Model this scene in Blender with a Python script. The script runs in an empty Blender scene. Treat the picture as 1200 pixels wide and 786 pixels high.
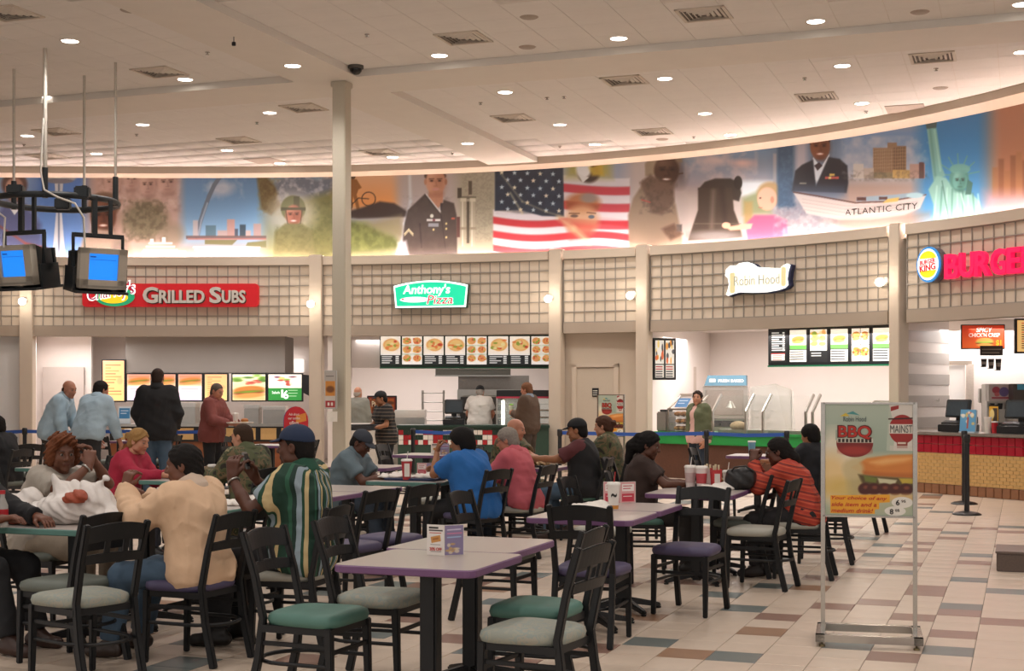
import bpy, bmesh, math, random
import numpy as np
from mathutils import Vector, Matrix
random.seed(7); np.random.seed(7)
SC = bpy.context.scene
COL = SC.collection
# ---------------------------------------------------------------- camera, world, exposure
F, HY, CH = 1650.0, 460.0, 1.55          # focal length in pixels of a 1200 px frame, horizon row, eye height
cam = bpy.data.cameras.new('camera'); cam.sensor_width = 36.0; cam.lens = F*36/1200
cam.shift_y = (HY-393)/1200.0; cam.clip_end = 200
camo = bpy.data.objects.new('camera', cam); COL.objects.link(camo)
camo.location = (0, 0, CH); camo.rotation_euler = (math.pi/2, 0, 0)
SC.camera = camo
W = bpy.data.worlds.new('world'); SC.world = W; W.use_nodes = True
W.node_tree.nodes['Background'].inputs[0].default_value = (1.0, 0.945, 0.91, 1)
W.node_tree.nodes['Background'].inputs[1].default_value = 1.0
SC.view_settings.view_transform = 'Standard'; SC.view_settings.look = 'None'
SC.view_settings.gamma = 1.0; SC.view_settings.use_curve_mapping = False
SC.view_settings.exposure = 0.0
SC.cycles.use_denoising = True
SC.cycles.max_bounces = 6; SC.cycles.transparent_max_bounces = 8
SC.cycles.sample_clamp_indirect = 4.0; SC.cycles.caustics_reflective = False; SC.cycles.caustics_refractive = False
DOWNLIGHT_W, SHOP_W, COVE_E, SCONCE_W = 140.0, .95, 80.0, 8.0

# ---------------------------------------------------------------- placing
def wp(px, py, Y): return Vector(((px-600)/F*Y, Y, CH-(py-HY)/F*Y))
def gx(px, Y): return (px-600)/F*Y
TH = math.atan(600/F); CT, ST = math.cos(TH), math.sin(TH)
D1 = Vector((ST, CT, 0)); D2 = Vector((CT, -ST, 0))
def uv2xy(u, v): return (u*CT+v*ST, -u*ST+v*CT)
def xy2uv(x, y): return (x*CT-y*ST, x*ST+y*CT)

# ---------------------------------------------------------------- colour and materials
def lin(c):
    if isinstance(c, str):
        c = c.lstrip('#'); c = tuple(int(c[i:i+2], 16)/255 for i in (0, 2, 4))
    return tuple(x/12.92 if x <= .04045 else ((x+.055)/1.055)**2.4 for x in c[:3])
MATS = {}
def nm(nt, kind, **kw):
    n = nt.nodes.new(kind)
    for k, v in kw.items(): setattr(n, k, v)
    return n
def M(name, col, rough=.55, metal=0, vary=.06, scale=30, bump=0, emit=0, spec=.5, alpha=None, coat=0):
    if name in MATS: return MATS[name]
    m = bpy.data.materials.new(name); m.use_nodes = True; nt = m.node_tree
    b = nt.nodes['Principled BSDF']; L = nt.links.new
    c = lin(col)
    b.inputs['Roughness'].default_value = rough; b.inputs['Metallic'].default_value = metal
    b.inputs['Specular IOR Level'].default_value = spec
    b.inputs['Coat Weight'].default_value = coat
    b.inputs['Base Color'].default_value = (*c, 1)
    if vary:
        tc = nm(nt, 'ShaderNodeTexCoord'); no = nm(nt, 'ShaderNodeTexNoise')
        no.inputs['Scale'].default_value = scale; no.inputs['Detail'].default_value = 3
        L(tc.outputs['Object'], no.inputs['Vector'])
        mx = nm(nt, 'ShaderNodeMix', data_type='RGBA')
        mx.inputs[6].default_value = (*[max(0, x*(1-vary*2)) for x in c], 1)
        mx.inputs[7].default_value = (*[min(1, x*(1+vary*2)) for x in c], 1)
        L(no.outputs['Fac'], mx.inputs[0]); L(mx.outputs[2], b.inputs['Base Color'])
        if bump:
            bp = nm(nt, 'ShaderNodeBump'); bp.inputs['Strength'].default_value = bump; bp.inputs['Distance'].default_value = .01
            L(no.outputs['Fac'], bp.inputs['Height']); L(bp.outputs['Normal'], b.inputs['Normal'])
    if emit:
        b.inputs['Emission Color'].default_value = (*c, 1); b.inputs['Emission Strength'].default_value = emit
    if alpha is not None: b.inputs['Alpha'].default_value = alpha
    MATS[name] = m; return m
def ATTR(name, rough=.5, emit=0, vary=0, mul=(1, 1, 1)):
    """colour read from the mesh's colour attribute (flat print, per-piece colour)"""
    if name in MATS: return MATS[name]
    m = bpy.data.materials.new(name); m.use_nodes = True; nt = m.node_tree; b = nt.nodes['Principled BSDF']
    a = nm(nt, 'ShaderNodeAttribute', attribute_name='Col'); out = a.outputs['Color']
    if vary:
        tc = nm(nt, 'ShaderNodeTexCoord'); no = nm(nt, 'ShaderNodeTexNoise'); no.inputs['Scale'].default_value = 9
        nt.links.new(tc.outputs['Object'], no.inputs['Vector'])
        mr = nm(nt, 'ShaderNodeMapRange'); mr.inputs[3].default_value = 1-vary; mr.inputs[4].default_value = 1+vary
        nt.links.new(no.outputs['Fac'], mr.inputs[0])
        vm = nm(nt, 'ShaderNodeVectorMath', operation='SCALE'); nt.links.new(out, vm.inputs[0]); nt.links.new(mr.outputs[0], vm.inputs['Scale']); out = vm.outputs[0]
    nt.links.new(out, b.inputs['Base Color']); b.inputs['Roughness'].default_value = rough
    if emit:
        nt.links.new(out, b.inputs['Emission Color']); b.inputs['Emission Strength'].default_value = emit
    MATS[name] = m; return m
def RAMP(name, cols, mode='noise', scale=10, axis='Z', freq=10, rough=.8, shear=(0, 0, 0), bump=.15):
    """cloth patterns: constant ramp of cols [(pos,colour)] over noise (camouflage) or over a repeating coordinate (stripes)"""
    if name in MATS: return MATS[name]
    m = bpy.data.materials.new(name); m.use_nodes = True; nt = m.node_tree; b = nt.nodes['Principled BSDF']; L = nt.links.new
    tc = nm(nt, 'ShaderNodeTexCoord'); rp = nm(nt, 'ShaderNodeValToRGB'); rp.color_ramp.interpolation = 'CONSTANT'
    while len(rp.color_ramp.elements) < len(cols): rp.color_ramp.elements.new(.5)
    for e, (p, c) in zip(rp.color_ramp.elements, cols): e.position = p; e.color = (*lin(c), 1)
    if mode == 'noise':
        no = nm(nt, 'ShaderNodeTexNoise'); no.inputs['Scale'].default_value = scale; no.inputs['Detail'].default_value = 2.5
        no.inputs['Distortion'].default_value = .6
        L(tc.outputs['Object'], no.inputs['Vector']); L(no.outputs['Fac'], rp.inputs[0])
    elif mode == 'angle':
        sx = nm(nt, 'ShaderNodeSeparateXYZ'); L(tc.outputs['Object'], sx.inputs[0]); ad = nm(nt, 'ShaderNodeMath', operation='ADD'); ad.inputs[1].default_value = shear[1]; L(sx.outputs[1], ad.inputs[0])
        at2 = nm(nt, 'ShaderNodeMath', operation='ARCTAN2'); L(sx.outputs[0], at2.inputs[0]); L(ad.outputs[0], at2.inputs[1])
        mu = nm(nt, 'ShaderNodeMath', operation='MULTIPLY'); mu.inputs[1].default_value = freq/6.2832; fr = nm(nt, 'ShaderNodeMath', operation='FRACT')
        L(at2.outputs[0], mu.inputs[0]); L(mu.outputs[0], fr.inputs[0]); L(fr.outputs[0], rp.inputs[0])
    else:
        dp = nm(nt, 'ShaderNodeVectorMath', operation='DOT_PRODUCT')
        L(tc.outputs['Object'], dp.inputs[0]); dp.inputs[1].default_value = shear
        mu = nm(nt, 'ShaderNodeMath', operation='MULTIPLY'); mu.inputs[1].default_value = freq
        fr = nm(nt, 'ShaderNodeMath', operation='FRACT')
        L(dp.outputs['Value'], mu.inputs[0]); L(mu.outputs[0], fr.inputs[0]); L(fr.outputs[0], rp.inputs[0])
    L(rp.outputs[0], b.inputs['Base Color']); b.inputs['Roughness'].default_value = rough
    MATS[name] = m; return m
def GLASS(name='clear_glass', tint='#eef4f2', alpha=.18):
    if name in MATS: return MATS[name]
    m = bpy.data.materials.new(name); m.use_nodes = True; nt = m.node_tree; out = nt.nodes['Material Output']
    t = nm(nt, 'ShaderNodeBsdfTransparent'); t.inputs[0].default_value = (.93, .96, .95, 1)
    g = nm(nt, 'ShaderNodeBsdfPrincipled'); g.inputs['Base Color'].default_value = (*lin(tint), 1); g.inputs['Roughness'].default_value = .08
    mx = nm(nt, 'ShaderNodeMixShader'); mx.inputs[0].default_value = alpha
    nt.links.new(t.outputs[0], mx.inputs[1]); nt.links.new(g.outputs[0], mx.inputs[2]); nt.links.new(mx.outputs[0], out.inputs[0])
    MATS[name] = m; return m

# ---------------------------------------------------------------- mesh helpers
def mesh_np(name, v, f, smooth=False):
    me = bpy.data.meshes.new(name); v = np.asarray(v, np.float32); f = np.asarray(f, np.int32); k = f.shape[1]
    me.vertices.add(len(v)); me.vertices.foreach_set('co', v.ravel())
    me.loops.add(f.size); me.loops.foreach_set('vertex_index', f.ravel())
    me.polygons.add(len(f)); me.polygons.foreach_set('loop_start', np.arange(0, f.size, k, dtype=np.int32))
    me.polygons.foreach_set('loop_total', np.full(len(f), k, np.int32))
    if smooth: me.polygons.foreach_set('use_smooth', np.ones(len(f), bool))
    me.update(calc_edges=True); return me
def setcol(me, cols):
    a = me.color_attributes.new('Col', 'FLOAT_COLOR', 'POINT')
    c = np.ones((len(me.vertices), 4), np.float32); c[:, :3] = cols
    a.data.foreach_set('color', c.ravel())
class B:
    """a bag of boxes, bars, tubes and lathes that becomes ONE mesh"""
    def __init__(s): s.v = []; s.f = []; s.sm = []
    def add(s, vs, fs, smooth=False):
        o = len(s.v); s.v += [tuple(p) for p in vs]; s.f += [tuple(i+o for i in f) for f in fs]; s.sm += [smooth]*len(fs); return s
    def box(s, c, d, R=None, taper=1.0):
        x, y, z = d[0]/2, d[1]/2, d[2]/2; c = Vector(c); vs = []
        for k in (-1, 1):
            t = taper if k > 0 else 1
            for a, b_ in ((-1, -1), (1, -1), (1, 1), (-1, 1)):
                p = Vector((a*x*t, b_*y*t, k*z)); vs.append(c+(R @ p if R else p))
        return s.add(vs, [(3, 2, 1, 0), (4, 5, 6, 7), (0, 1, 5, 4), (1, 2, 6, 5), (2, 3, 7, 6), (3, 0, 4, 7)])
    def b2(s, a, b_):
        return s.box([(p+q)/2 for p, q in zip(a, b_)], [abs(q-p) for p, q in zip(a, b_)])
    def bar(s, pts, w, h, up=(0, 0, 1), w2=None, h2=None):
        """rectangular bar swept along pts (w across, h along up)"""
        pts = [Vector(p) for p in pts]; n = len(pts); up = Vector(up); vs = []; fs = []
        for i, p in enumerate(pts):
            t = (pts[min(i+1, n-1)]-pts[max(i-1, 0)]).normalized()
            sd = t.cross(up); sd = sd.normalized() if sd.length > 1e-5 else t.orthogonal().normalized()
            uu = sd.cross(t).normalized(); k = i/max(1, n-1)
            ww = w+((w2 or w)-w)*k; hh = h+((h2 or h)-h)*k
            vs += [p-sd*ww/2-uu*hh/2, p+sd*ww/2-uu*hh/2, p+sd*ww/2+uu*hh/2, p-sd*ww/2+uu*hh/2]
        for i in range(n-1):
            for j in range(4):
                a = 4*i+j; b_ = 4*i+(j+1) % 4; fs.append((a, b_, b_+4, a+4))
        fs += [(3, 2, 1, 0), tuple(4*(n-1)+j for j in range(4))]
        return s.add(vs, fs)
    def tube(s, pts, r, n=8, r2=None, closed=False, cap=True):
        pts = [Vector(p) for p in pts]; m = len(pts); vs = []; fs = []; prev = None
        for i, p in enumerate(pts):
            a = pts[(i-1) % m] if closed else pts[max(i-1, 0)]; b_ = pts[(i+1) % m] if closed else pts[min(i+1, m-1)]
            t = (b_-a).normalized()
            if prev is None: sd = t.orthogonal().normalized()
            else:
                sd = prev-t*prev.dot(t); sd = sd.normalized() if sd.length > 1e-5 else t.orthogonal().normalized()
            prev = sd; u = t.cross(sd); rr = r+((r2 if r2 is not None else r)-r)*i/max(1, m-1)
            vs += [p+(sd*math.cos(q)+u*math.sin(q))*rr for q in (2*math.pi*j/n for j in range(n))]
        for i in range(m if closed else m-1):
            for j in range(n):
                a, b_ = i*n+j, i*n+(j+1) % n; c, d = ((i+1) % m)*n+(j+1) % n, ((i+1) % m)*n+j
                fs.append((a, b_, c, d))
        s.add(vs, fs, True)
        if cap and not closed: s.add(vs[:n], [tuple(range(n-1, -1, -1))]); s.add(vs[-n:], [tuple(range(n))])
        return s
    def lathe(s, prof, n=16, c=(0, 0, 0), cap=True, R=None):
        c = Vector(c); vs = []
        for r, z in prof:
            for j in range(n):
                q = 2*math.pi*j/n; p = Vector((r*math.cos(q), r*math.sin(q), z)); vs.append(c+(R @ p if R else p))
        fs = [(i*n+j, i*n+(j+1) % n, (i+1)*n+(j+1) % n, (i+1)*n+j) for i in range(len(prof)-1) for j in range(n)]
        s.add(vs, fs, True)
        if cap: s.add(vs[:n], [tuple(range(n-1, -1, -1))]); s.add(vs[-n:], [tuple(range(n))])
        return s
    def prism(s, pts, y0, y1):
        """polygon in local x,z (counter-clockwise seen from -y) extruded y0 (front) to y1"""
        n = len(pts); vs = [(x, y0, z) for x, z in pts]+[(x, y1, z) for x, z in pts]
        fs = [tuple(range(n)), tuple(range(2*n-1, n-1, -1))]+[(i, i+n, (i+1) % n+n, (i+1) % n) for i in range(n)]
        return s.add(vs, fs)
    def ell(s, c, r, n=10, m=7, R=None):
        c = Vector(c); vs = []
        for i in range(m+1):
            a = math.pi*i/m-math.pi/2
            for j in range(n):
                q = 2*math.pi*j/n; p = Vector((r[0]*math.cos(a)*math.cos(q), r[1]*math.cos(a)*math.sin(q), r[2]*math.sin(a))); vs.append(c+(R @ p if R else p))
        return s.add(vs, [(i*n+j, i*n+(j+1) % n, (i+1)*n+(j+1) % n, (i+1)*n+j) for i in range(m) for j in range(n)], True)
    def mesh(s, name, bevel=0):
        me = bpy.data.meshes.new(name); me.from_pydata(s.v, [], s.f)
        me.polygons.foreach_set('use_smooth', s.sm)
        if bevel:
            bm = bmesh.new(); bm.from_mesh(me); bmesh.ops.remove_doubles(bm, verts=bm.verts, dist=1e-5)
            bmesh.ops.bevel(bm, geom=[e for e in bm.edges if len(e.link_faces) == 2 and e.calc_face_angle(0) > .6], offset=bevel, segments=2, affect='EDGES', clamp_overlap=True)
            bm.to_mesh(me); bm.free()
        me.update(); return me

def tag(o, label=None, cat=None, group=None, kind=None):
    for k, v in (('label', label), ('category', cat), ('group', group), ('kind', kind)):
        if v: o[k] = v
    return o
def link(name, me, mat=None, parent=None):
    o = bpy.data.objects.new(name, me); COL.objects.link(o)
    if mat is not None:
        if not me.materials: me.materials.append(mat)
    if parent is not None: o.parent = parent
    return o
def part(name, bld, mat, parent, label=None, bevel=0):
    o = link(name, bld.mesh(name, bevel) if isinstance(bld, B) else bld, mat, parent)
    if label: o['label'] = label
    return o
def thing(name, label, cat, loc=(0, 0, 0), rz=0, group=None, kind=None):
    o = bpy.data.objects.new(name, None); COL.objects.link(o); o.empty_display_size = .1
    o.location = loc; o.rotation_euler = (0, 0, rz); return tag(o, label, cat, group, kind)
def dup(root, loc, rz, label=None, group=None):
    r = root.copy(); COL.objects.link(r); r.location = loc; r.rotation_euler = (0, 0, rz)
    if label: r['label'] = label
    if group: r['group'] = group
    for ch in list(root.children):
        c = ch.copy(); COL.objects.link(c); c.parent = r
        for g in list(ch.children):
            d = g.copy(); COL.objects.link(d); d.parent = c
    return r
DG = None
def text(s, size, mat, parent, loc, rot=(math.pi/2, 0, 0), ext=.002, bold=0, align='CENTER', shear=0, sx=1.0, name='lettering', spacing=1.0, lsp=1.0):
    cu = bpy.data.curves.new('t', 'FONT'); cu.body = s; cu.size = size; cu.extrude = ext; cu.offset = bold
    cu.align_x = align; cu.align_y = 'CENTER'; cu.shear = shear; cu.space_character = spacing; cu.space_line = lsp; cu.resolution_u = 3
    o = bpy.data.objects.new('t', cu); COL.objects.link(o)
    bpy.context.view_layer.update()
    me = bpy.data.meshes.new_from_object(o.evaluated_get(bpy.context.evaluated_depsgraph_get()))
    bpy.data.objects.remove(o); bpy.data.curves.remove(cu)
    me.materials.clear()
    r = link(name, me, mat, parent); r.location = loc; r.rotation_euler = rot; r.scale = (sx, 1, 1); return r

# ---------------------------------------------------------------- painter for flat print (murals, posters, menu boards)
def noise2(h, w, cell, seed, oct=3):
    rs = np.random.RandomState(seed); out = np.zeros((h, w)); amp = 1; tot = 0
    for _ in range(oct):
        gh, gw = int(h/cell)+3, int(w/cell)+3; g = rs.rand(gh, gw)
        y = np.arange(h)/cell; x = np.arange(w)/cell; yi = y.astype(int); xi = x.astype(int)
        fy = (y-yi); fx = (x-xi); fy = (fy*fy*(3-2*fy))[:, None]; fx = (fx*fx*(3-2*fx))[None]
        out += amp*((g[yi][:, xi]*(1-fx)+g[yi][:, xi+1]*fx)*(1-fy)+(g[yi+1][:, xi]*(1-fx)+g[yi+1][:, xi+1]*fx)*fy)
        tot += amp; amp *= .5; cell = max(1.01, cell/2)
    return out/tot
def rgb(c):
    if isinstance(c, str): c = c.lstrip('#'); return np.array([int(c[i:i+2], 16)/255 for i in (0, 2, 4)])
    return np.array(c)/255. if max(c) > 1 else np.array(c, float)
class Can:
    """canvas with drawing units x in [x0,x1], y in [y0,y1] (y down), k samples per unit"""
    def __init__(s, x0, y0, x1, y1, k, bg):
        s.x0, s.y0, s.k = x0, y0, k; s.w, s.h = int((x1-x0)*k), int((y1-y0)*k)
        s.a = np.ones((s.h, s.w, 3))*rgb(bg)
        s.X = x0+(np.arange(s.w)+.5)/k; s.Y = y0+(np.arange(s.h)+.5)/k
    def win(s, xa, ya, xb, yb):
        i0 = max(0, int((xa-s.x0)*s.k)-2); i1 = min(s.w, int((xb-s.x0)*s.k)+3); j0 = max(0, int((ya-s.y0)*s.k)-2); j1 = min(s.h, int((yb-s.y0)*s.k)+3)
        if i1 <= i0 or j1 <= j0: return None
        X, Y = np.meshgrid(s.X[i0:i1], s.Y[j0:j1]); return slice(j0, j1), slice(i0, i1), X, Y
    def put(s, jj, ii, m, c): s.a[jj, ii] = s.a[jj, ii]*(1-m[..., None])+np.asarray(c)*m[..., None]
    def ell(s, cx, cy, rx, ry, c, al=1, soft=None, rot=0):
        soft = soft or .7/s.k; R = max(rx, ry)+soft; w = s.win(cx-R, cy-R, cx+R, cy+R)
        if not w: return s
        jj, ii, X, Y = w; q = math.radians(rot); dx, dy = X-cx, Y-cy
        ex = (dx*math.cos(q)+dy*math.sin(q))/rx; ey = (-dx*math.sin(q)+dy*math.cos(q))/ry
        d = (np.sqrt(ex*ex+ey*ey)-1)*min(rx, ry); s.put(jj, ii, al*np.clip(.5-d/(2*soft), 0, 1), rgb(c)); return s
    def poly(s, pts, c, al=1, soft=None):
        soft = soft or .7/s.k; P = np.array(pts, float); w = s.win(P[:, 0].min()-soft, P[:, 1].min()-soft, P[:, 0].max()+soft, P[:, 1].max()+soft)
        if not w: return s
        jj, ii, X, Y = w; ins = np.zeros(X.shape, bool); d = np.full(X.shape, 1e9)
        for (xa, ya), (xb, yb) in zip(P, np.roll(P, -1, 0)):
            c1 = (ya > Y) != (yb > Y)
            with np.errstate(divide='ignore', invalid='ignore'): ins ^= c1 & (X < (xb-xa)*(Y-ya)/(yb-ya+1e-12)+xa)
            vx, vy = xb-xa, yb-ya; t = np.clip(((X-xa)*vx+(Y-ya)*vy)/(vx*vx+vy*vy+1e-9), 0, 1)
            d = np.minimum(d, np.hypot(X-xa-t*vx, Y-ya-t*vy))
        s.put(jj, ii, al*np.clip(.5+np.where(ins, d, -d)/(2*soft), 0, 1), rgb(c)); return s
    def rect(s, xa, ya, xb, yb, c, al=1, soft=None): return s.poly([(xa, ya), (xb, ya), (xb, yb), (xa, yb)], c, al, soft)
    def line(s, pts, wd, c, al=1, soft=None):
        for (xa, ya), (xb, yb) in zip(pts[:-1], pts[1:]):
            w = s.win(min(xa, xb)-wd, min(ya, yb)-wd, max(xa, xb)+wd, max(ya, yb)+wd)
            if not w: continue
            jj, ii, X, Y = w; vx, vy = xb-xa, yb-ya; t = np.clip(((X-xa)*vx+(Y-ya)*vy)/(vx*vx+vy*vy+1e-9), 0, 1)
            sf = soft or .7/s.k; s.put(jj, ii, al*np.clip(.5-(np.hypot(X-xa-t*vx, Y-ya-t*vy)-wd/2)/(2*sf), 0, 1), rgb(c))
        return s
    def fade(s, xa, ya, xb, yb, c0, c1, edge=8, al=1, horiz=False):
        """soft-edged gradient block (print of a sky, a field)"""
        w = s.win(xa-edge, ya-edge, xb+edge, yb+edge)
        if not w: return s
        jj, ii, X, Y = w; t = np.clip(((X-xa)/(xb-xa) if horiz else (Y-ya)/(yb-ya)), 0, 1)[..., None]
        col = rgb(c0)*(1-t)+rgb(c1)*t; d = np.maximum(np.maximum(xa-X, X-xb), np.maximum(ya-Y, Y-yb))
        s.put(jj, ii, al*np.clip(.5-d/(2*edge), 0, 1), col); return s
    def mottle(s, xa, ya, xb, yb, c, cell, seed, lo=.45, hi=.6, al=1, edge=4):
        lo, hi, al = lo-.12, hi+.14, al*.62
        w = s.win(xa, ya, xb, yb)
        if not w: return s
        jj, ii, X, Y = w; n = noise2(*X.shape, cell*s.k, seed); m = np.clip((n-lo)/(hi-lo), 0, 1)
        d = np.maximum(np.maximum(xa-X, X-xb), np.maximum(ya-Y, Y-yb)); m = m*np.clip(-d/edge, 0, 1)
        s.put(jj, ii, al*m, rgb(c)); return s
    def linear(s):
        a = np.clip(s.a, 0, 1); return np.where(a <= .04045, a/12.92, ((a+.055)/1.055)**2.4)
    def plane(s, name, wd, ht, mat, parent, loc=(0, 0, 0), rot=(0, 0, 0)):
        """flat print in local x (right) and z (up), facing -y, centred on loc"""
        xs = (np.arange(s.w)/(s.w-1)-.5)*wd; zs = (.5-np.arange(s.h)/(s.h-1))*ht
        X, Z = np.meshgrid(xs, zs); v = np.stack([X, 0*X, Z], -1).reshape(-1, 3)
        i = np.arange((s.h-1)*s.w).reshape(s.h-1, s.w)[:, :-1].ravel()
        f = np.stack([i+s.w, i+s.w+1, i+1, i], 1); me = mesh_np(name, v, f); setcol(me, s.linear().reshape(-1, 3))
        o = link(name, me, mat, parent); o.location = loc; o.rotation_euler = rot; return o
# ================================================================ THE ROOM
HC, HB = 6.12, 6.02                       # ceiling tiles, beam underside
_wp = [(-200, 28.7), (30, 28.7), (200, 28.7), (370, 28.45), (500, 28.1), (650, 27.5), (755, 26.65), (900, 25.1), (1050, 23.2), (1200, 21.0), (1320, 19.2)]
_wx = np.array([p[0] for p in _wp], float); _wy = np.array([p[1] for p in _wp]); _wc = np.polyfit(_wx, _wy, 4)
def YW(px): return float(np.polyval(_wc, px))
def wallp(px, off=0.0):
    """point on the storefront curve seen at column px, pushed back by off along its normal; and that normal"""
    p = Vector((gx(px, YW(px)), YW(px), 0)); q = Vector((gx(px+1, YW(px+1)), YW(px+1), 0)); t = (q-p).normalized(); n = Vector((-t.y, t.x, 0))
    return p+n*off, n, t
def sweep(pxs, prof):
    """closed profile [(offset back, z)] swept along the storefront curve"""
    b = B(); k = len(prof); vs = []
    for px in pxs:
        for o, z in prof:
            p, n, t = wallp(px, o); vs.append((p.x, p.y, z))
    fs = [(i*k+j, i*k+(j+1) % k, (i+1)*k+(j+1) % k, (i+1)*k+j) for i in range(len(pxs)-1) for j in range(k)]
    fs += [tuple(range(k-1, -1, -1)), tuple((len(pxs)-1)*k+j for j in range(k))]
    return b.add(vs, fs)
def lsp(a, b_, n): return [a+(b_-a)*i/(n-1) for i in range(n)]

CREAM = M('cream_paint', '#cdbfae', .6, vary=.02, scale=3)
CREAM2 = M('beige_panel', '#d2c4b2', .65, vary=.03, scale=4)
TAUPE = M('taupe_paint', '#a99b8c', .6, vary=.02, scale=3)
WHITE = M('white_wall', '#ece4de', .6, vary=.015, scale=2)
STEEL = M('stainless_steel', '#b9b6b0', .28, .9, vary=.04, scale=12)
BLACK = M('black_plastic', '#17181b', .4, vary=.05)
DGREY = M('dark_grey', '#3a3b3d', .5)

# ---- lamps in the ceiling (recessed downlights) and their places, row by row from the photograph's angles
DL = [(190, 9), (82, 48), (217, 93), (58, 114), (343, 77), (32, 159), (167, 146), (113, 180), (316, 132), (266, 176), (328, 191),
      (515, 65), (725, 45), (592, 108), (779, 92), (461, 129), (656, 146), (548, 168), (697, 169), (460, 184),
      (956, 25), (1198, 5), (987, 77), (1198, 61), (1010, 121), (826, 133), (856, 158)]
def ceilpt(px, py, z=HC):
    Y = (z-CH)*F/(HY-py); return Vector((gx(px, Y), Y, z))
def lampbeam(loc, power):
    l = bpy.data.lights.new('downlight_lamp', 'SPOT'); l.energy = power; l.spot_size = 2.5; l.spot_blend = .8; l.color = (1, .945, .90); l.shadow_soft_size = .09
    o = bpy.data.objects.new('downlight_lamp', l); COL.objects.link(o); o.location = loc; return o
dl_trim = B(); dl_trim.lathe([(.105, 0), (.125, -.012), (.125, 0)], 20, cap=False)
dl_trim_me = dl_trim.mesh('trim_ring'); dl_trim_me.materials.append(M('lamp_trim', '#efe6dc', .4))
dl_disc = B(); dl_disc.lathe([(.0, -.004), (.105, -.004)], 20, cap=False); dl_disc_me = dl_disc.mesh('lens')
dl_disc_me.materials.append(M('lamp_glow', '#fff4e6', .5, vary=0, emit=14))
DLT = ['at the top edge, left of the hook', 'upper left above the hanging rods', 'between the two vents left of the hook beam', 'far left beside the tallest hanging rod', 'on the beam just left of the camera dome', 'at the far left margin in the fourth row', 'over the right hanging rod, mid distance', 'left, directly above the right hanging rod top', 'left of the square column, below the beam', 'near the mural above the arch', 'nearest the mural left of the square column', 'right of the camera dome at top', 'at top centre, before the long beam', 'behind the long beam above the flag', 'right of the centre vent, behind the beam', 'right of the square column, behind the beam', 'over the flag, third row back', 'on the far depth beam right of the column', 'over the desert soldier, back row', 'back row just right of the square column', 'top right, above the child of the mural', 'at the top right corner', 'right, above the navy officer', 'at the right margin below the corner one', 'above the beach hotel', 'behind the beam above the bell', 'back row above the clouds of the mural']
def downlight(p, where):
    t = thing('downlight', 'round glowing downlight '+where, 'downlight', p, 0, 'recessed ceiling downlights')
    link('trim_ring', dl_trim_me, None, t); link('lens', dl_disc_me, None, t)
    lampbeam((p[0], p[1], p[2]-.05), DOWNLIGHT_W)
for q, wh in zip(DL, DLT): downlight(ceilpt(*q, HB if q in ((343, 77), (548, 168)) else HC), wh)
# the same lamps go on behind the camera and beside it, where the room continues: the lamps' light only
for v in range(-1, 4):
    for u in range(-3, 4): lampbeam((*uv2xy(u*3.4-2.0, v*3.6+1.5), HC-.05), DOWNLIGHT_W*.9)

# ---- shop lights: ceiling panels inside the stalls
def shoplight(px, Y, w, d, power, z=2.66, rz=0):
    l = bpy.data.lights.new('stall_lamp', 'AREA'); l.shape = 'RECTANGLE'; l.size = w; l.size_y = d; l.energy = power*SHOP_W; l.color = (1, .93, .90)
    o = bpy.data.objects.new('stall_lamp', l); COL.objects.link(o); o.location = (gx(px, Y), Y, z); o.rotation_euler = (0, 0, rz); return o
shoplight(85, 30.2, 1.6, 1.2, 48); shoplight(250, 29.6, 3.6, .7, 70); shoplight(250, 32.5, 3.6, .5, 30)
shoplight(520, 30.4, 3.6, 1.8, 150); shoplight(870, 28.0, 3.4, 1.6, 115, rz=-.5); shoplight(1000, 26.4, 2.2, 1.4, 85, rz=-.6); shoplight(1140, 25.2, 2.6, 1.6, 120, rz=-.7)

# ---- floor
floor = thing('floor', None, None, kind='structure')
fs_ = B().b2((-26, -8, -.10), (24, 36, -.004)); part('screed', fs_, M('grout', '#8d7f72', .8), floor)
UA, DU, VA, DV = -.2807, .2929, 8.844, .3116
DARK = {}
def mark(org, s, lst):
    for x, y, c in lst:
        px, py = org[0]+x/s, org[1]+y/s; Y = F*CH/(py-HY); u, v = xy2uv(gx(px, Y), Y)
        DARK[(math.floor((u-UA)/DU), round((v-VA)/DV))] = c
mark((900, 570), 3.64, [(335,168,'m'),(325,200,'m'),(290,238,'m'),(235,280,'m'),(235,389,'m'),(165,432,'n'),(275,513,'m'),(60,563,'m'),(30,628,'n'),(360,268,'m'),(320,315,'m'),(430,215,'b'),(425,355,'m'),(475,492,'m'),(555,195,'m'),(525,245,'b'),(485,287,'b'),(595,160,'b'),(690,185,'m'),(660,235,'m'),(640,263,'m'),(590,323,'m'),(570,360,'b'),(690,430,'m'),(688,452,'m'),(625,557,'m'),(820,155,'m'),(800,200,'b'),(790,225,'m'),(890,292,'b'),(880,332,'m'),(865,390,'b'),(830,507,'b'),(815,537,'m'),(790,628,'m'),(770,700,'b'),(935,180,'m'),(1050,172,'b'),(1050,195,'m'),(1040,250,'m'),(1010,437,'b'),(1000,572,'m'),(740,107,'b'),(680,72,'m'),(650,90,'b'),(700,48,'n'),(530,738,'m'),(330,685,'b')])
mark((680, 640), 4, [(350,165,'m'),(660,235,'b'),(765,298,'b'),(910,190,'b'),(1080,195,'n'),(1110,148,'m'),(925,338,'m'),(845,407,'n'),(300,343,'n'),(310,462,'b'),(475,517,'n'),(705,530,'b'),(90,492,'m'),(850,110,'m'),(1130,283,'m'),(960,60,'b'),(1120,28,'m'),(360,95,'n'),(445,120,'b')])
mark((400, 640), 4, [(560,170,'m'),(740,205,'n'),(700,265,'b'),(150,145,'m'),(250,175,'b'),(250,345,'m'),(150,412,'b'),(520,440,'m'),(590,497,'b'),(680,560,'m'),(870,135,'b')])
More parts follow.
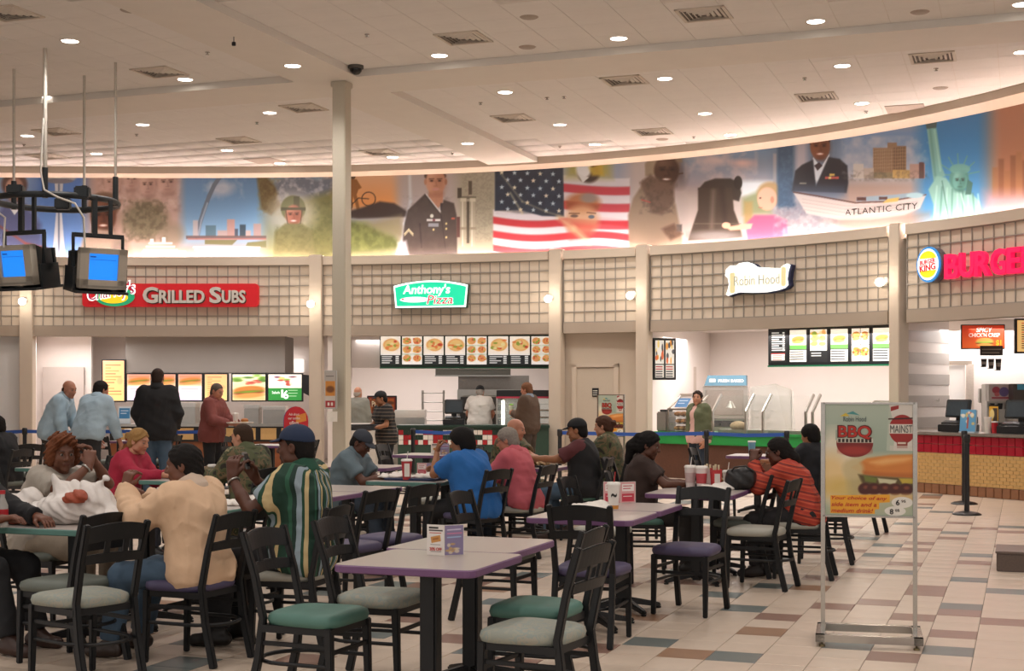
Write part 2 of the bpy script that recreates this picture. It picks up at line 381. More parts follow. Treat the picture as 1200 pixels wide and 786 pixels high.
mark((200, 480), 2.57, [(350,755,'m'),(30,755,'b'),(95,690,'b'),(595,675,'b'),(680,632,'m'),(480,550,'b'),(605,505,'m')])
TC = {'m': '#8f6f61', 'n': '#99755a', 'b': '#6b7472', 'w': '#cfbdab'}
def tilecol(i, j):
    c = DARK.get((i, j))
    if c is None:
        h = random.Random(i*7919+j*104729).random(); x, y = uv2xy(UA+(i+.5)*DU, VA+j*DV)
        px = 600+x/max(y, 1)*F; py = HY+F*CH/max(y, 1)
        seen = (px > 860 and py < 786 and py > 585) or (px > 400 and py > 690)      # rows read off the photograph
        c = 'w' if seen and 0 < px < 1200 else ('m' if h < .09 else 'b' if h < .15 else 'n' if h < .18 else 'w')
    r = random.Random(i*31+j*977).uniform(.95, 1.04)
    return np.array(lin(TC[c]))*r, c
tiles = []
for i in range(-62, 50):
    for j in range(-22, 84):
        u, v = UA+(i+.5)*DU, VA+j*DV; x, y = uv2xy(u, v)
        if y < 2.5 or y > 31 or abs(x) > .46*y+2.5: continue
        px, py = 600+x/y*F, HY+F*CH/y
        tiles.append((-(0 <= px <= 1200 and py <= 790), y, i, j, x, y))
tiles.sort()
g = .0022
hu, hv = DU/2-g, DV/2-g
def tile_vf(x, y, z1=0.0, z0=-.008, bev=.003):
    vs = []
    for z, k in ((z0, 0), (z1-.0012, 0), (z1, bev)):
        for a, b_ in ((-1, -1), (1, -1), (1, 1), (-1, 1)):
            p = uv2xy(a*(hu-k), b_*(hv-k)); vs.append((x+p[0], y+p[1], z))
    f = [(8, 9, 10, 11)]+[(4*l+q, 4*l+(q+1) % 4, 4*l+4+(q+1) % 4, 4*l+4+q) for l in range(2) for q in range(4)]
    return vs, f
TM = {}
for c in TC:
    TM[c] = M('floor_tile_'+{'m': 'mauve', 'n': 'tan', 'b': 'slate', 'w': 'cream'}[c], TC[c], .34, vary=.05, scale=6)
tile_me = {}
for c in TC:
    v_, f_ = tile_vf(0, 0); me = bpy.data.meshes.new('tile'); me.from_pydata(v_, [], f_); me.materials.append(TM[c]); tile_me[c] = me
for k, (_, _, i, j, x, y) in enumerate(tiles[:300]):
    o = link('tile', tile_me[tilecol(i, j)[1]], None, floor); o.location = (x, y, random.Random(k).uniform(-.0006, .0006))
vs, fs, cs = [], [], []
for (_, _, i, j, x, y) in tiles[300:]:
    v_, f_ = tile_vf(x, y); o = len(vs); vs += v_; fs += [[q+o for q in f] for f in f_]; cs += [tilecol(i, j)[0]]*12
me = mesh_np('tile_field', vs, fs); setcol(me, np.array(cs)); tag(link('tile_field', me, ATTR('floor_tile_field', .34, vary=.05), floor), kind='stuff')

# ---- ceiling
ceil = thing('ceiling', None, None, kind='structure')
part('ceiling_grid', B().b2((-26, -8, HC+.007), (24, 36, HC+.2)), M('ceiling_grid', '#dcd5cc', .8), ceil)
CT_M = M('ceiling_tile', '#e6e3df', .85, vary=.02, scale=5)
U0, U1, V0, V1 = -9.88, -8.87, 17.98, 19.08           # the two dropped beams
part('beam', B().add([(*uv2xy(u, v), z) for z in (HB, HC+.15) for u, v in ((U0, -9), (U1, -9), (U1, 28.6), (U0, 28.6))], [(3, 2, 1, 0), (4, 5, 6, 7), (0, 1, 5, 4), (1, 2, 6, 5), (2, 3, 7, 6), (3, 0, 4, 7)]), M('beam_paint', '#e0dbd3', .65, vary=.02, scale=3), ceil)
for ua, ub in ((-30, U0), (U1, 17)):
    part('beam', B().add([(*uv2xy(u, v), z) for z in (HB, HC+.15) for u, v in ((ua, V0), (ub, V0), (ub, V1), (ua, V1))], [(3, 2, 1, 0), (4, 5, 6, 7), (0, 1, 5, 4), (1, 2, 6, 5), (2, 3, 7, 6), (3, 0, 4, 7)]), M('beam_paint', '#e0dbd3', .65, vary=.02, scale=3), ceil)
tl = []
for i in range(-40, 44):
    for j in range(-26, 22):
        ux = U1+.61*(i+.5) if i >= 0 else U0+.61*(i+.5); vx = V1+.61*(j+.5) if j >= 0 else V0+.61*(j+.5)
        x, y = uv2xy(ux, vx)
        if y < 4 or abs(x) > .42*y+3: continue
        px = 600+x/y*F; py = HY-(HC-CH)*F/y
        if y > YW(min(max(px, -150), 1320))+.25: continue
        tl.append((-(-20 <= px <= 1220 and py >= -5), y, x, y))
tl.sort(); ct_vs = []
def ct_geo(x, y, h=.3015):
    v = [(x+uv2xy(a*h, b_*h)[0], y+uv2xy(a*h, b_*h)[1], z) for z in (HC, HC+.02) for a, b_ in ((-1, -1), (1, -1), (1, 1), (-1, 1))]
    return v, [(3, 2, 1, 0), (0, 1, 5, 4), (1, 2, 6, 5), (2, 3, 7, 6), (3, 0, 4, 7)]
v_, f_ = ct_geo(0, 0); ctm = bpy.data.meshes.new('ceiling_tile'); ctm.from_pydata(v_, [], f_); ctm.materials.append(CT_M)
for _, _, x, y in tl[:300]: link('ceiling_tile', ctm, None, ceil).location = (x, y, 0)
vs, fs = [], []
for _, _, x, y in tl[300:]:
    v_, f_ = ct_geo(x, y); o = len(vs); vs += v_; fs += [[q+o for q in f] for f in f_]
tag(link('tile_field', mesh_np('ceiling_tile_field', vs, fs), CT_M, ceil), kind='stuff')

# air vents, blank return panels, speakers, camera dome on the ceiling
VT = ['at the top left corner', 'between the rods and the hook beam', 'far left behind the hanging rods', 'left of the square column', 'above the grey panel left of the column', 'farthest left near the mural', 'right of the camera dome', 'behind the beam above the flag', 'over the flag, nearer the mural', 'near the mural above the bell', 'just right of the square column, far back', 'at the top before the beam, right of centre', 'at top right above the hotel', 'above the navy officer']
def vent_mesh():
    fr = B(); h = .30
    for a in range(4):
        R = Matrix.Rotation(a*math.pi/2, 3, 'Z'); fr.box(R @ Vector((0, h-.02, -.008)), (2*h, .04, .016) if a % 2 == 0 else (.04, 2*h, .016))
    sl = B()
    for k, w in enumerate((.24, .18, .12, .06)):
        for a in range(4):
            R = Matrix.Rotation(a*math.pi/2, 3, 'Z'); Rt = R @ Matrix.Rotation(.6, 3, 'X')
            sl.box(R @ Vector((0, w-.01, -.004-.004*k)), (2*w, .038, .004), Rt)
    bk = B().box((0, 0, -.001), (.56, .56, .002)); return fr.mesh('frame'), sl.mesh('louvre'), bk.mesh('backing')
vf, vl, vb = vent_mesh(); vf.materials.append(M('vent_white', '#cfc5b8', .5)); vl.materials.append(M('vent_louvre', '#d8d0c5', .5)); vb.materials.append(M('vent_dark', '#6d655d', .8))
for x, y in [(10, 15), (187, 84), (66, 154), (356, 126), (280, 164), (56, 183), (543, 44), (732, 94), (601, 138), (765, 154), (445, 178), (825, 16), (1093, 67), (957, 113)]:
    t = thing('ceiling_vent', 'square louvred air vent '+VT.pop(0), 'vent', ceilpt(x, y), -TH, 'ceiling air vents')
    link('frame', vf, None, t); link('louvre', vl, None, t); link('backing', vb, None, t)
for (x, y), lb in zip([(310, 188), (1061, 127)], ['plain grey ceiling panel left of the square column, near the mural', 'plain grey ceiling panel above the beach scene of the mural']):
    o = part('return_panel', B().box((0, 0, -.005), (.6, .6, .01)), M('grey_panel', '#b7aaa0', .7), None); o.location = ceilpt(x, y, HC-.002); o.rotation_euler.z = -TH; tag(o, lb, 'vent')
for x, y in [(618, 55), (1078, 14), (1102, 103), (776, 163), (152, 12), (620, 20)]:
    o = part('ceiling_speaker', B().lathe([(0, -.012), (.10, -.010), (.115, 0)], 18, cap=False), M('speaker_grille', '#a79a8e', .6), None); o.location = ceilpt(x, y); tag(o, 'round grey speaker grille in the ceiling', 'speaker', 'ceiling speaker grilles')
for x, y in [(430, 40), (243, 61), (160, 157), (563, 120), (641, 114), (661, 113), (943, 91), (1097, 80), (1015, 130), (813, 160), (656, 171), (530, 179), (301, 143), (28, 169)]:
    o = part('sprinkler_head', B().lathe([(.03, 0), (.035, -.006), (.012, -.01), (.012, -.03), (.028, -.034), (0, -.036)], 10, cap=False), M('chrome', '#c8c4bf', .25, .9), None); o.location = ceilpt(x, y); tag(o, 'tiny sprinkler head under the ceiling', 'sprinkler', 'ceiling sprinkler heads')
d = thing('security_camera', 'small black dome security camera under the ceiling beside the square column', 'camera', ceilpt(417, 77, HC))
part('base_ring', B().lathe([(.11, 0), (.11, -.04), (.09, -.045)], 18), M('dome_ring', '#4a4744', .5), d); part('dome', B().ell((0, 0, -.045), (.088, .088, .085), 14, 8), M('smoked_dome', '#101012', .1), d)
d = thing('hook', 'small black hook hanging from the ceiling beam at upper left', 'hook', ceilpt(274, 43, HB))
part('rod', B().tube([(0, 0, 0), (0, 0, -.07)], .006, 6), BLACK, d); part('clamp', B().box((0, 0, -.09), (.05, .03, .05)), BLACK, d, bevel=.006)

# square column under the crossing of the beams
cx, cy = uv2xy((U0+U1)/2, (V0+V1)/2)
col_ = thing('column', None, None, (gx(400.5, 20.3), 20.3, 0), -TH, kind='structure')
COLM = M('column_paint', '#c2baa8', .55, vary=.02)
part('shaft', B().box((0, 0, HB/2+.05), (.205, .205, HB-.1)), COLM, col_, bevel=.01)
part('base', B().box((0, 0, .05), (.25, .25, .1)), TAUPE, col_, bevel=.01)
part('capital', B().box((0, 0, HB-.04), (.24, .24, .08)), COLM, col_, bevel=.01)

# ---- storefront: fascia bays, header, cap, pilasters, ceiling trim
wb = thing('wall_back', None, None, kind='structure')
ZF0, ZF1, ZT, ZH = 2.91, 4.13, 4.31, 2.70
bays = [(-70, 25), (38, 363), (378, 643), (660, 745), (762, 1040), (1062, 1290)]
GRIDM = M('grid_bar', '#989188', .5, vary=.03); 
for a, b_ in bays:
    n = max(2, int((wallp(a)[0]-wallp(b_)[0]).length/.203)); xs = lsp(a, b_, n+1)
    fp = part('fascia_panel', sweep(xs, [(.03, ZF0-.02), (.03, ZF1+.02), (.12, ZF1+.02), (.12, ZF0-.02)]), CREAM2, wb)
    part('cap', sweep(xs, [(-.03, ZF1+.01), (-.03, ZT), (.10, ZT), (.10, ZF1+.01)]), CREAM, wb)
    part('header', sweep(xs, [(.0, ZH), (.0, ZF0-.01), (.30, ZF0-.01), (.30, ZH)]), TAUPE, wb)
    L_ = (wallp(a)[0]-wallp(b_)[0]).length
    vb_ = B().box((0, .008, (ZF0+ZF1)/2), (.017, .014, ZF1-ZF0)).mesh('grid_bar'); vb_.materials.append(GRIDM)
    for x in xs:
        p, nn, t = wallp(x, .012); o = link('grid_bar', vb_, None, fp); o.location = (p.x, p.y, 0); o.rotation_euler.z = math.atan2(t.y, t.x)
    for k in range(7):
        z = ZF0+(ZF1-ZF0)*k/6; part('grid_bar', sweep(xs, [(.010, z-.0085), (.010, z+.0085), (.026, z+.0085), (.026, z-.0085)]), GRIDM, fp)
for px in (31.5, 370.5, 651.5, 753.5, 1051):
    p, nn, t = wallp(px, .05); w = 15/F*YW(px)
    o = part('pilaster', B().box((0, 0, 2.16), (w, .26, 4.36)), CREAM, wb, bevel=.012); o.location = (p.x, p.y, 0); o.rotation_euler.z = math.atan2(t.y, t.x)
part('cove_trough', sweep(lsp(-190, 1310, 40), [(.05, 4.08), (.05, 4.10), (.44, 4.10), (.44, 4.08)]), CREAM, wb)
part('cornice', sweep(lsp(-190, 1310, 50), [(-.20, 5.985), (-.20, HC+.01), (.46, HC+.01), (.46, 5.985)]), CREAM, wb)
part('upper_wall', sweep(lsp(-190, 1310, 50), [(.44, 4.0), (.44, 6.2), (.6, 6.2), (.6, 4.0)]), CREAM, wb)
cove_tube = sweep(lsp(-185, 1305, 60), [(.15, 4.25), (.12, 4.275), (.15, 4.30), (.18, 4.275)])
tag(part('cove_lamp', cove_tube, M('cove_glow', '#ffe2d4', .5, vary=0, emit=COVE_E), None), 'long glowing cove lamp strip hidden behind the storefront ledge under the mural', 'lamp')

# sconces on the pilasters
for px, py, lb in ((30, 352, 'wall lamp on the pilaster left of the red sign, below the televisions'), (367, 355, 'wall lamp on the pilaster right of the red sign, beside the column'), (647, 349, 'wall lamp on the pilaster right of the green sign'), (744, 345, 'wall lamp on the pilaster over the service door bay, right side'), (1041, 329, 'wall lamp on the pilaster left of the round burger sign')):
    p, nn, t = wallp(px, -.07); Y = p.y; z = CH-(py-HY)/F*Y
    s = thing('wall_lamp', lb, 'wall lamp', (p.x, p.y, z), math.atan2(t.y, t.x))
    part('back_plate', B().lathe([(.07, 0), (.07, .02), (.03, .03)], 14, R=Matrix.Rotation(math.pi/2, 3, 'X')), M('lamp_white', '#e6ded2', .4), s)
    part('arm', B().tube([(0, -.02, 0), (0, -.09, .05), (0, -.14, .04)], .014, 8), M('lamp_white', '#e6ded2', .4), s)
    gl = part('globe', B().ell((0, -.15, -.03), (.075, .085, .07), 14, 9), M('sconce_glow', '#fff1e0', .4, vary=0, emit=SCONCE_W), s)
    part('guard', B().tube([(.08*math.cos(q), -.15+.09*math.sin(q), -.03) for q in lsp(0, 2*math.pi, 17)[:-1]], .007, 6, closed=True).tube([(.08*math.cos(q), -.15, -.03+.075*math.sin(q)) for q in lsp(0, 2*math.pi, 17)[:-1]], .007, 6, closed=True), M('lamp_white', '#e6ded2', .4), s)
    l = bpy.data.lights.new('sconce_lamp', 'POINT'); l.energy = 9; l.color = (1, .85, .7); l.shadow_soft_size = .1
    o = bpy.data.objects.new('sconce_lamp', l); COL.objects.link(o); o.location = Vector((p.x, p.y, z-.02))-nn*.3
# ================================================================ THE MURAL (flat print on the upper wall)
def paint_mural():
    c = Can(-70, 100, 1270, 312, 1.7, '#a3948e')
    f, e, p, l, r, m = c.fade, c.ell, c.poly, c.line, c.rect, c.mottle
    def face(x, y, rx, ry, sk, dk, sm='#b8847a', al=1, teeth=False, turn=0):
        e(x, y, rx, ry, sk, al, rx*.10); e(x+rx*(.45-turn), y+ry*.12, rx*.55, ry*.80, dk, .45*al, rx*.4); e(x, y+ry*.92, rx*.6, ry*.18, dk, .6*al, rx*.25); e(x-rx*.35, y-ry*.55, rx*.5, ry*.22, '#ffe4cc', .16*al, rx*.3)
        for q in (-1, 1):
            ex = x+rx*(.40*q-.12*turn); e(ex, y-ry*.08, rx*.24, ry*.10, dk, .7*al, rx*.08); e(ex, y-ry*.08, rx*.13, ry*.055, '#1c1310', .9*al, rx*.05); l([(ex-rx*.24, y-ry*.22), (ex+rx*.24, y-ry*.24)], max(.7, ry*.06), '#2a1a14', .75*al)
        l([(x-rx*.12*turn, y-ry*.05), (x+rx*.10-rx*.25*turn, y+ry*.28)], max(.7, rx*.12), dk, .55*al, rx*.08); l([(x-rx*.16, y+ry*.32), (x+rx*.16, y+ry*.32)], max(.7, ry*.06), dk, .6*al, rx*.06)
        e(x-rx*.06*turn, y+ry*.56, rx*.36, ry*.10, sm, .9*al, rx*.06)
        if teeth: e(x, y+ry*.55, rx*.27, ry*.055, '#e8ddd2', .95*al, rx*.04)
    # backgrounds left to right
    f(-70, 190, 45, 312, '#8ea3b8', '#6c6a8a', 10); f(38, 195, 104, 312, '#4a6ea6', '#7f9cc9', 10)
    f(104, 195, 215, 312, '#c39d90', '#b79a8b', 10); f(213, 195, 312, 285, '#5d7ea2', '#8fadc6', 6)
    f(308, 195, 392, 312, '#8695a6', '#8d8459', 8); f(384, 190, 470, 250, '#c9a793', '#d98a45', 8); f(384, 245, 470, 312, '#9c96a0', '#6f6a3d', 6)
    f(466, 185, 545, 312, '#a99a95', '#b6a59d', 8); f(535, 185, 592, 312, '#9f9483', '#a2967f', 6)
    f(655, 180, 745, 312, '#8f97a8', '#c4a79c', 10); f(735, 160, 800, 312, '#b3a39c', '#c0aca2', 10); f(790, 165, 915, 225, '#66839c', '#a48f8c', 10)
    f(800, 225, 915, 312, '#b9a59b', '#bda9a0', 8); f(905, 150, 1000, 312, '#5e7288', '#a99793', 8); f(985, 150, 1095, 218, '#6d86a6', '#b7aba8', 6)
    f(985, 214, 1095, 290, '#a98f83', '#b6998d', 6); f(1076, 105, 1165, 300, '#2f6d99', '#5f98bd', 9); f(1160, 100, 1270, 300, '#b07a62', '#94613f', 14)
    # far left portrait and bridge
    e(17, 216, 15, 15, '#5f463f', 1, 2); face(17, 222, 11, 14, '#b98a78', '#8a5f50'); p([(-10, 262), (5, 240), (30, 240), (48, 262), (52, 312), (-20, 312)], '#565a7c', .9, 3); p([(8, 238), (17, 252), (28, 238)], '#d9d2cc'); l([(-5, 262), (30, 285), (60, 292)], 3, '#8c4a44', .8)
    # needle tower
    p([(64, 214), (74, 214), (72, 245), (77, 304), (61, 304), (66, 245)], '#cfc8c6'); l([(69, 216), (69, 304)], 2.2, '#6f7688'); e(70, 209, 19, 4.2, '#b3aaa8'); e(70, 212, 16, 3, '#7a7378'); e(70, 206, 10, 3, '#cfc9c4')
    # stone faces, soldier, tree, boats
    m(112, 198, 214, 250, '#8e6f66', 9, 3, .5, .62, .8); m(112, 198, 214, 250, '#e2c4b8', 7, 4, .55, .66, .8)
    for x, y, w in ((132, 214, 10), (154, 210, 9), (173, 217, 9), (196, 214, 11)): e(x, y-10, w, 7, '#d2ada0', .6, 3); face(x, y, w, 14, '#cda698', '#83625a', '#a98076', .75)
    e(122, 240, 19, 15, '#7d5f4c', 1, 1.5); face(121, 253, 15, 20, '#70432f', '#452519', '#8a4f42', teeth=True); l([(106, 244), (140, 244)], 2, '#4a3325', .7)
    p([(90, 302), (98, 278), (112, 268), (132, 270), (152, 284), (160, 312), (88, 312)], '#a98f7e', 1, 2); e(140, 292, 9, 12, '#7c6a62', .7, 3)
    e(170, 258, 26, 22, '#7d7159', .85, 6); m(142, 232, 198, 285, '#4f4733', 4, 5, .48, .58, .8); e(202, 275, 14, 14, '#8a7a66', .7, 5)
    for k in range(3): r(168+3*k, 292-4*k, 208-3*k, 294-4*k, '#e9ddd8', .9); 
    r(176, 280, 180, 286, '#efe6e2'); r(190, 278, 194, 284, '#efe6e2'); r(166, 294, 218, 301, '#d9cbc6', .9)
    # arch and riverside city
    e(259, 221, 14, 8, '#c3bcc0', .8, 4); m(236, 206, 290, 236, '#cfc4c4', 6, 9, .55, .7, .5)
    l([(231, 278), (234, 262), (239, 246), (245, 230), (251, 217), (259, 205), (266, 199)], 5, '#6d737e'); l([(232, 278), (236, 258), (243, 238)], 2, '#9aa0aa')
    for a, b_, h, cc in ((241, 253, 264, '#5a7480'), (266, 275, 257, '#b99189'), (275, 279, 268, '#4f5663'), (281, 288, 263, '#3c4d59'), (288, 294, 270, '#bda49c'), (297, 306, 262, '#b2938d'), (255, 266, 270, '#b8a09a'), (226, 232, 258, '#b9aaa8')): r(a, h, b_, 277, cc)
    r(218, 276, 312, 280, '#6b5450', .9); r(220, 279, 312, 281, '#b4716a', .8); p([(240, 281), (278, 281), (272, 287), (240, 286)], '#76704f'); p([(290, 284), (312, 282), (312, 290), (288, 288)], '#76704f')
    for k in range(4): r(226+2*k, 289+3*k, 305-k, 290.5+3*k, '#efe4e2', .9); r(232, 291+3*k, 296, 291.8+3*k, '#7b6b74', .7)
    # mountains, helmeted soldier
    p([(300, 200), (312, 206), (326, 222), (345, 230), (318, 252), (306, 245)], '#655437', 1, 2); m(300, 205, 345, 255, '#8a7a52', 4, 12, .5, .62, .9)
    p([(322, 215), (340, 204), (352, 203), (372, 212), (392, 207), (392, 240), (330, 240)], '#6f727c', 1, 2); m(322, 203, 392, 240, '#d9d0cf', 5, 15, .52, .6, .9); p([(350, 234), (392, 224), (392, 306), (352, 306)], '#7b7448', 1, 5); m(350, 234, 392, 306, '#565631', 4, 16, .48, .6, .8)
    e(343, 250, 26, 26, '#c9b8a8', .6, 8); e(343.5, 244, 14.5, 15, '#77714e', 1, 1); r(344, 230, 351, 245, '#55503a', .8); r(329, 243, 358, 247, '#5c553c', .9); face(344, 252, 9.6, 12, '#b0705a', '#7a4534', teeth=True); r(330, 243, 358, 246, '#4f4a34', .9); l([(335, 247), (337, 262), (344, 265), (352, 262), (354, 247)], 1, '#3f3a28', .8)
    p([(320, 300), (322, 272), (334, 262), (354, 262), (366, 270), (369, 300), (360, 312), (325, 312)], '#79704a', 1, 1.5); m(320, 262, 368, 304, '#5c5836', 4, 17, .5, .6, .8)
    # cyclist at sunset, hills
    e(404, 224, 12, 15, '#e6a055', .5, 8); e(413.5, 206, 3.2, 4.5, '#5c4028'); p([(409, 210), (418, 210), (424, 220), (420, 222), (418, 228), (422, 246), (418, 246), (414, 230), (412, 246), (408, 246), (409, 228)], '#8a5a2c'); 
    for q in range(20):
        a, b_ = q*math.pi/10, (q+1)*math.pi/10; l([(432+8*math.cos(a), 233+8*math.sin(a)), (432+8*math.cos(b_), 233+8*math.sin(b_))], 1.1, '#3c2a1e'); l([(405+8*math.cos(a), 240+8*math.sin(a)), (405+8*math.cos(b_), 240+8*math.sin(b_))], 1.1, '#3c2a1e')
    l([(432, 233), (420, 232), (412, 240)], 1.2, '#3c2a1e'); p([(400, 250), (425, 243), (445, 236), (462, 238), (478, 248), (478, 254), (420, 256), (400, 254)], '#3a2d28', 1, 1.5)
    p([(395, 256), (430, 262), (462, 276), (470, 290), (400, 298)], '#5c5f33', 1, 3); m(395, 256, 470, 298, '#8d8a55', 5, 21, .48, .6, .8); p([(430, 262), (470, 252), (476, 280), (450, 274)], '#8d7d5f', .8, 4); l([(480, 204), (481, 236), (474, 262), (470, 296)], 2, '#d9dde6', .7, 2)
    # dress-uniform soldier
    e(510, 206, 12.8, 6, '#3b2c25'); p([(503, 222), (519, 222), (519, 238), (511, 246), (502, 230)], '#b07d63'); face(510.5, 213, 11.6, 15.5, '#c08d72', '#8a5a45'); e(498.5, 213, 1.6, 3.6, '#b07d63'); e(522.5, 213, 1.6, 3.6, '#9a6a52'); e(510, 200, 11.5, 3.5, '#3b2c25', .9, 1)
    p([(499, 226), (515, 246), (519, 236), (521, 252), (500, 240)], '#cfc8c2'); p([(516, 238), (520, 238), (521, 252), (516, 246)], '#241e22')
    p([(470, 300), (474, 262), (478, 246), (498, 227), (516, 250), (520, 234), (532, 238), (535, 252), (536, 300)], '#463a35', 1, 1); l([(498, 228), (517, 252), (523, 300)], 1, '#2e2523'); l([(492, 262), (494, 290)], 1.6, '#2a2221'); m(470, 228, 536, 300, '#5b4c44', 6, 31, .5, .65, .5)
    r(500, 256.5, 516, 259, '#c9bdb5'); r(507, 256.5, 510, 259, '#7a3d44'); r(502, 261.5, 514, 265.5, '#8d8a8c'); e(506, 253, 2, 2.2, '#cfc8b8'); l([(474, 274), (479, 268.5), (484, 274)], 1.3, '#d6c39a'); l([(474, 276), (479, 270.5), (484, 276)], .8, '#d6c39a')
    for y in (262, 268, 278): e(523, y, 1.1, 1.3, '#cdb77e')
    e(508, 269, 1.1, 1.3, '#cdb77e'); r(529, 255, 533, 257, '#b05a45'); p([(466, 284), (476, 282), (480, 306), (464, 306)], '#d9d3d6', .8, 2)
    # mission front
    m(540, 196, 580, 285, '#7c7261', 1.6, 33, .48, .56, .6); r(536, 220, 541, 232, '#4b4034'); r(549, 212, 553, 228, '#55493c'); r(541, 230, 558, 233, '#6c6152')
    for x in (543, 554): r(x-2.5, 233, x+2.5, 290, '#a89a86'); l([(x-1, 235), (x-1, 288)], 1, '#cfc3ae'); r(x-4, 266, x+4, 269, '#8f816d'); r(x-3.5, 232, x+3.5, 236, '#c2b49d')
    r(547, 236, 550, 285, '#4a4034'); r(535, 254, 539, 278, '#5c3a35')
    # flag
    for k in range(8):
        y = 246+8.2*k; w = lambda x, y=y: (x, y+3.2*math.sin((x-580)/26)+(x-580)*.03)
        xs = lsp(578, 740, 30); cc = '#b5323b' if k % 2 == 1 else '#d8cdce'
        if k < 7: p([w(x) for x in xs]+[(w(x)[0], w(x)[1]+8.2) for x in xs[::-1]], cc, .95, 1.2)
    for k in range(6):
        y = 205+k*10; cc = '#b5323b' if k % 2 else '#d6c8c6'; xs = lsp(655, 738, 16)
        p([(x, y+4*math.sin((x-660)/40)) for x in xs]+[(x, y+10+4*math.sin((x-660)/40)) for x in xs[::-1]], cc, .85, 1.2)
    p([(580, 200), (600, 192), (660, 196), (661, 254), (635, 253), (610, 246), (580, 247)], '#25303f', 1, 1); m(580, 192, 660, 252, '#3c4c60', 8, 41, .5, .65, .6)
    rs = random.Random(3)
    def star(x, y, s, cc):
        p([(x+s*(1 if k % 2 == 0 else .42)*math.sin(k*math.pi/5), y-s*(1 if k % 2 == 0 else .42)*math.cos(k*math.pi/5)) for k in range(10)], cc)
    for j in range(6):
        for i in range(5): star(588+15*i+(7 if j % 2 else 0), 202+8.6*j+i*.5, 2.9, '#b9c2c6' if (i+j) % 3 else '#e0cfb4')
    l([(586, 202), (612, 236), (640, 248), (660, 254)], 1.2, '#cbb48a', .6, 1.5); l([(598, 226), (612, 250)], 1.6, '#d9c49a', .7, 1.5)
    # eagle and covered face behind the stripes
    f(664, 185, 716, 208, '#98925a', '#a79a5d', 6); e(690, 202, 13, 12, '#3f3029', 1, 2); e(684, 198, 9, 11, '#e0d9d4', 1, 2); p([(677, 203), (690, 208), (683, 214)], '#d9d2cc'); p([(690, 196), (706, 192), (708, 206), (694, 206)], '#b99a3c', .9, 2)
    e(683, 238, 20, 12, '#a8673e', .9, 3); e(690, 232, 10, 6, '#8b7f78', .9, 2); p([(664, 236), (702, 240), (700, 246), (664, 244)], '#8c4a30', .9, 2); e(682, 258, 20, 18, '#c79a76', .85, 4); e(673, 253, 4.5, 1.8, '#5d4a43', .9); e(693, 254, 3.6, 2.2, '#4f5f6e', .9); l([(667, 250), (679, 250)], 1.4, '#6d4a35', .9); l([(688, 249), (698, 250)], 1.4, '#6d4a35', .9); p([(664, 258), (700, 262), (690, 280), (668, 282)], '#b6423a', .6, 4); l([(655, 255), (672, 268), (690, 284)], 6, '#d8b58c', .7, 3)
    # desert soldier with scarf
    p([(737, 292), (736, 252), (742, 232), (754, 214), (764, 212), (784, 220), (792, 240), (796, 262), (800, 284), (790, 300), (740, 305)], '#8c7663', 1, 1.5)
    e(777, 193, 20, 13, '#8a7763', 1, 1.5); p([(756, 192), (770, 182), (798, 180), (800, 190), (780, 192), (764, 206), (756, 206)], '#93806b', 1, 1); face(781, 200, 14.5, 18, '#503629', '#2c1a12', '#6d463a', teeth=True, turn=-.6); p([(750, 214), (762, 204), (776, 212), (790, 214), (790, 236), (776, 252), (765, 250)], '#6d5648', 1, 2); m(748, 205, 792, 252, '#4a3a31', 4, 51, .5, .6, .8)
    l([(792, 204), (800, 203)], 1.6, '#4a3125'); l([(752, 234), (762, 237)], 1.4, '#a44b42'); p([(775, 268), (790, 262), (800, 274), (786, 282)], '#4a3125', .8, 2); r(793, 263, 799, 271, '#3f3a3c', .9, 1); m(740, 250, 800, 300, '#8d7665', 6, 52, .52, .64, .6)
    # bell, clouds, child
    m(800, 172, 890, 215, '#c3a8a0', 9, 55, .5, .62, .9); e(870, 191, 13, 4, '#d6aa9d', .9, 3); e(838, 188, 16, 5, '#c9aba2', .8, 4)
    f(868, 212, 906, 230, '#cfc9c6', '#d5cdc8', 3); p([(870, 232), (888, 224), (904, 226), (904, 250), (870, 252)], '#8c8d68', .9, 3); r(872, 236, 882, 262, '#a58554', .8, 2); r(906, 180, 910, 232, '#9f9595', .9, 1)
    p([(818, 222), (826, 213), (838, 209), (856, 209), (866, 214), (869, 226), (866, 236)], '#3c322b', 1, 1); p([(818, 220), (858, 220), (860, 246), (866, 262), (870, 278), (806, 282), (812, 264), (818, 246)], '#44372e', 1, 1); l([(836, 224), (834, 266)], 4, '#7d6e63', .7, 3); l([(846, 222), (850, 262)], 5, '#2c231f', .7, 3); e(838, 276, 30, 6, '#7c7370', .9, 3); l([(814, 262), (868, 262)], 1.2, '#6f6258', .7); e(865, 214, 5, 8, '#2f2721')
    e(902, 227, 15, 14, '#b08d64', 1, 2); e(899, 233, 11.5, 13.5, '#d9a68c', 1, 1); e(905, 234, 2.2, 4, '#b97f68', .9); e(891, 232, 1.4, 1, '#5d4036'); l([(889, 243), (893, 243.5)], 1, '#b06a5c'); p([(874, 262), (884, 252), (908, 252), (922, 258), (926, 285), (876, 285)], '#d85a78', 1, 1.5); p([(850, 266), (874, 262), (882, 262), (880, 268), (856, 270)], '#d9a68c', 1, 1); e(851, 264, 5, 3.6, '#d9a68c')
    # tower, city, officer
    r(911, 166, 932, 245, '#42586d', 1, 2); m(911, 166, 932, 245, '#5b7489', 3, 61, .5, .6, .6); m(905, 240, 985, 285, '#cdbcb6', 5, 62, .5, .6, .7); m(905, 240, 985, 285, '#7c6770', 4, 63, .55, .65, .6); f(932, 160, 946, 235, '#a69ca2', '#b7a9a8', 4)
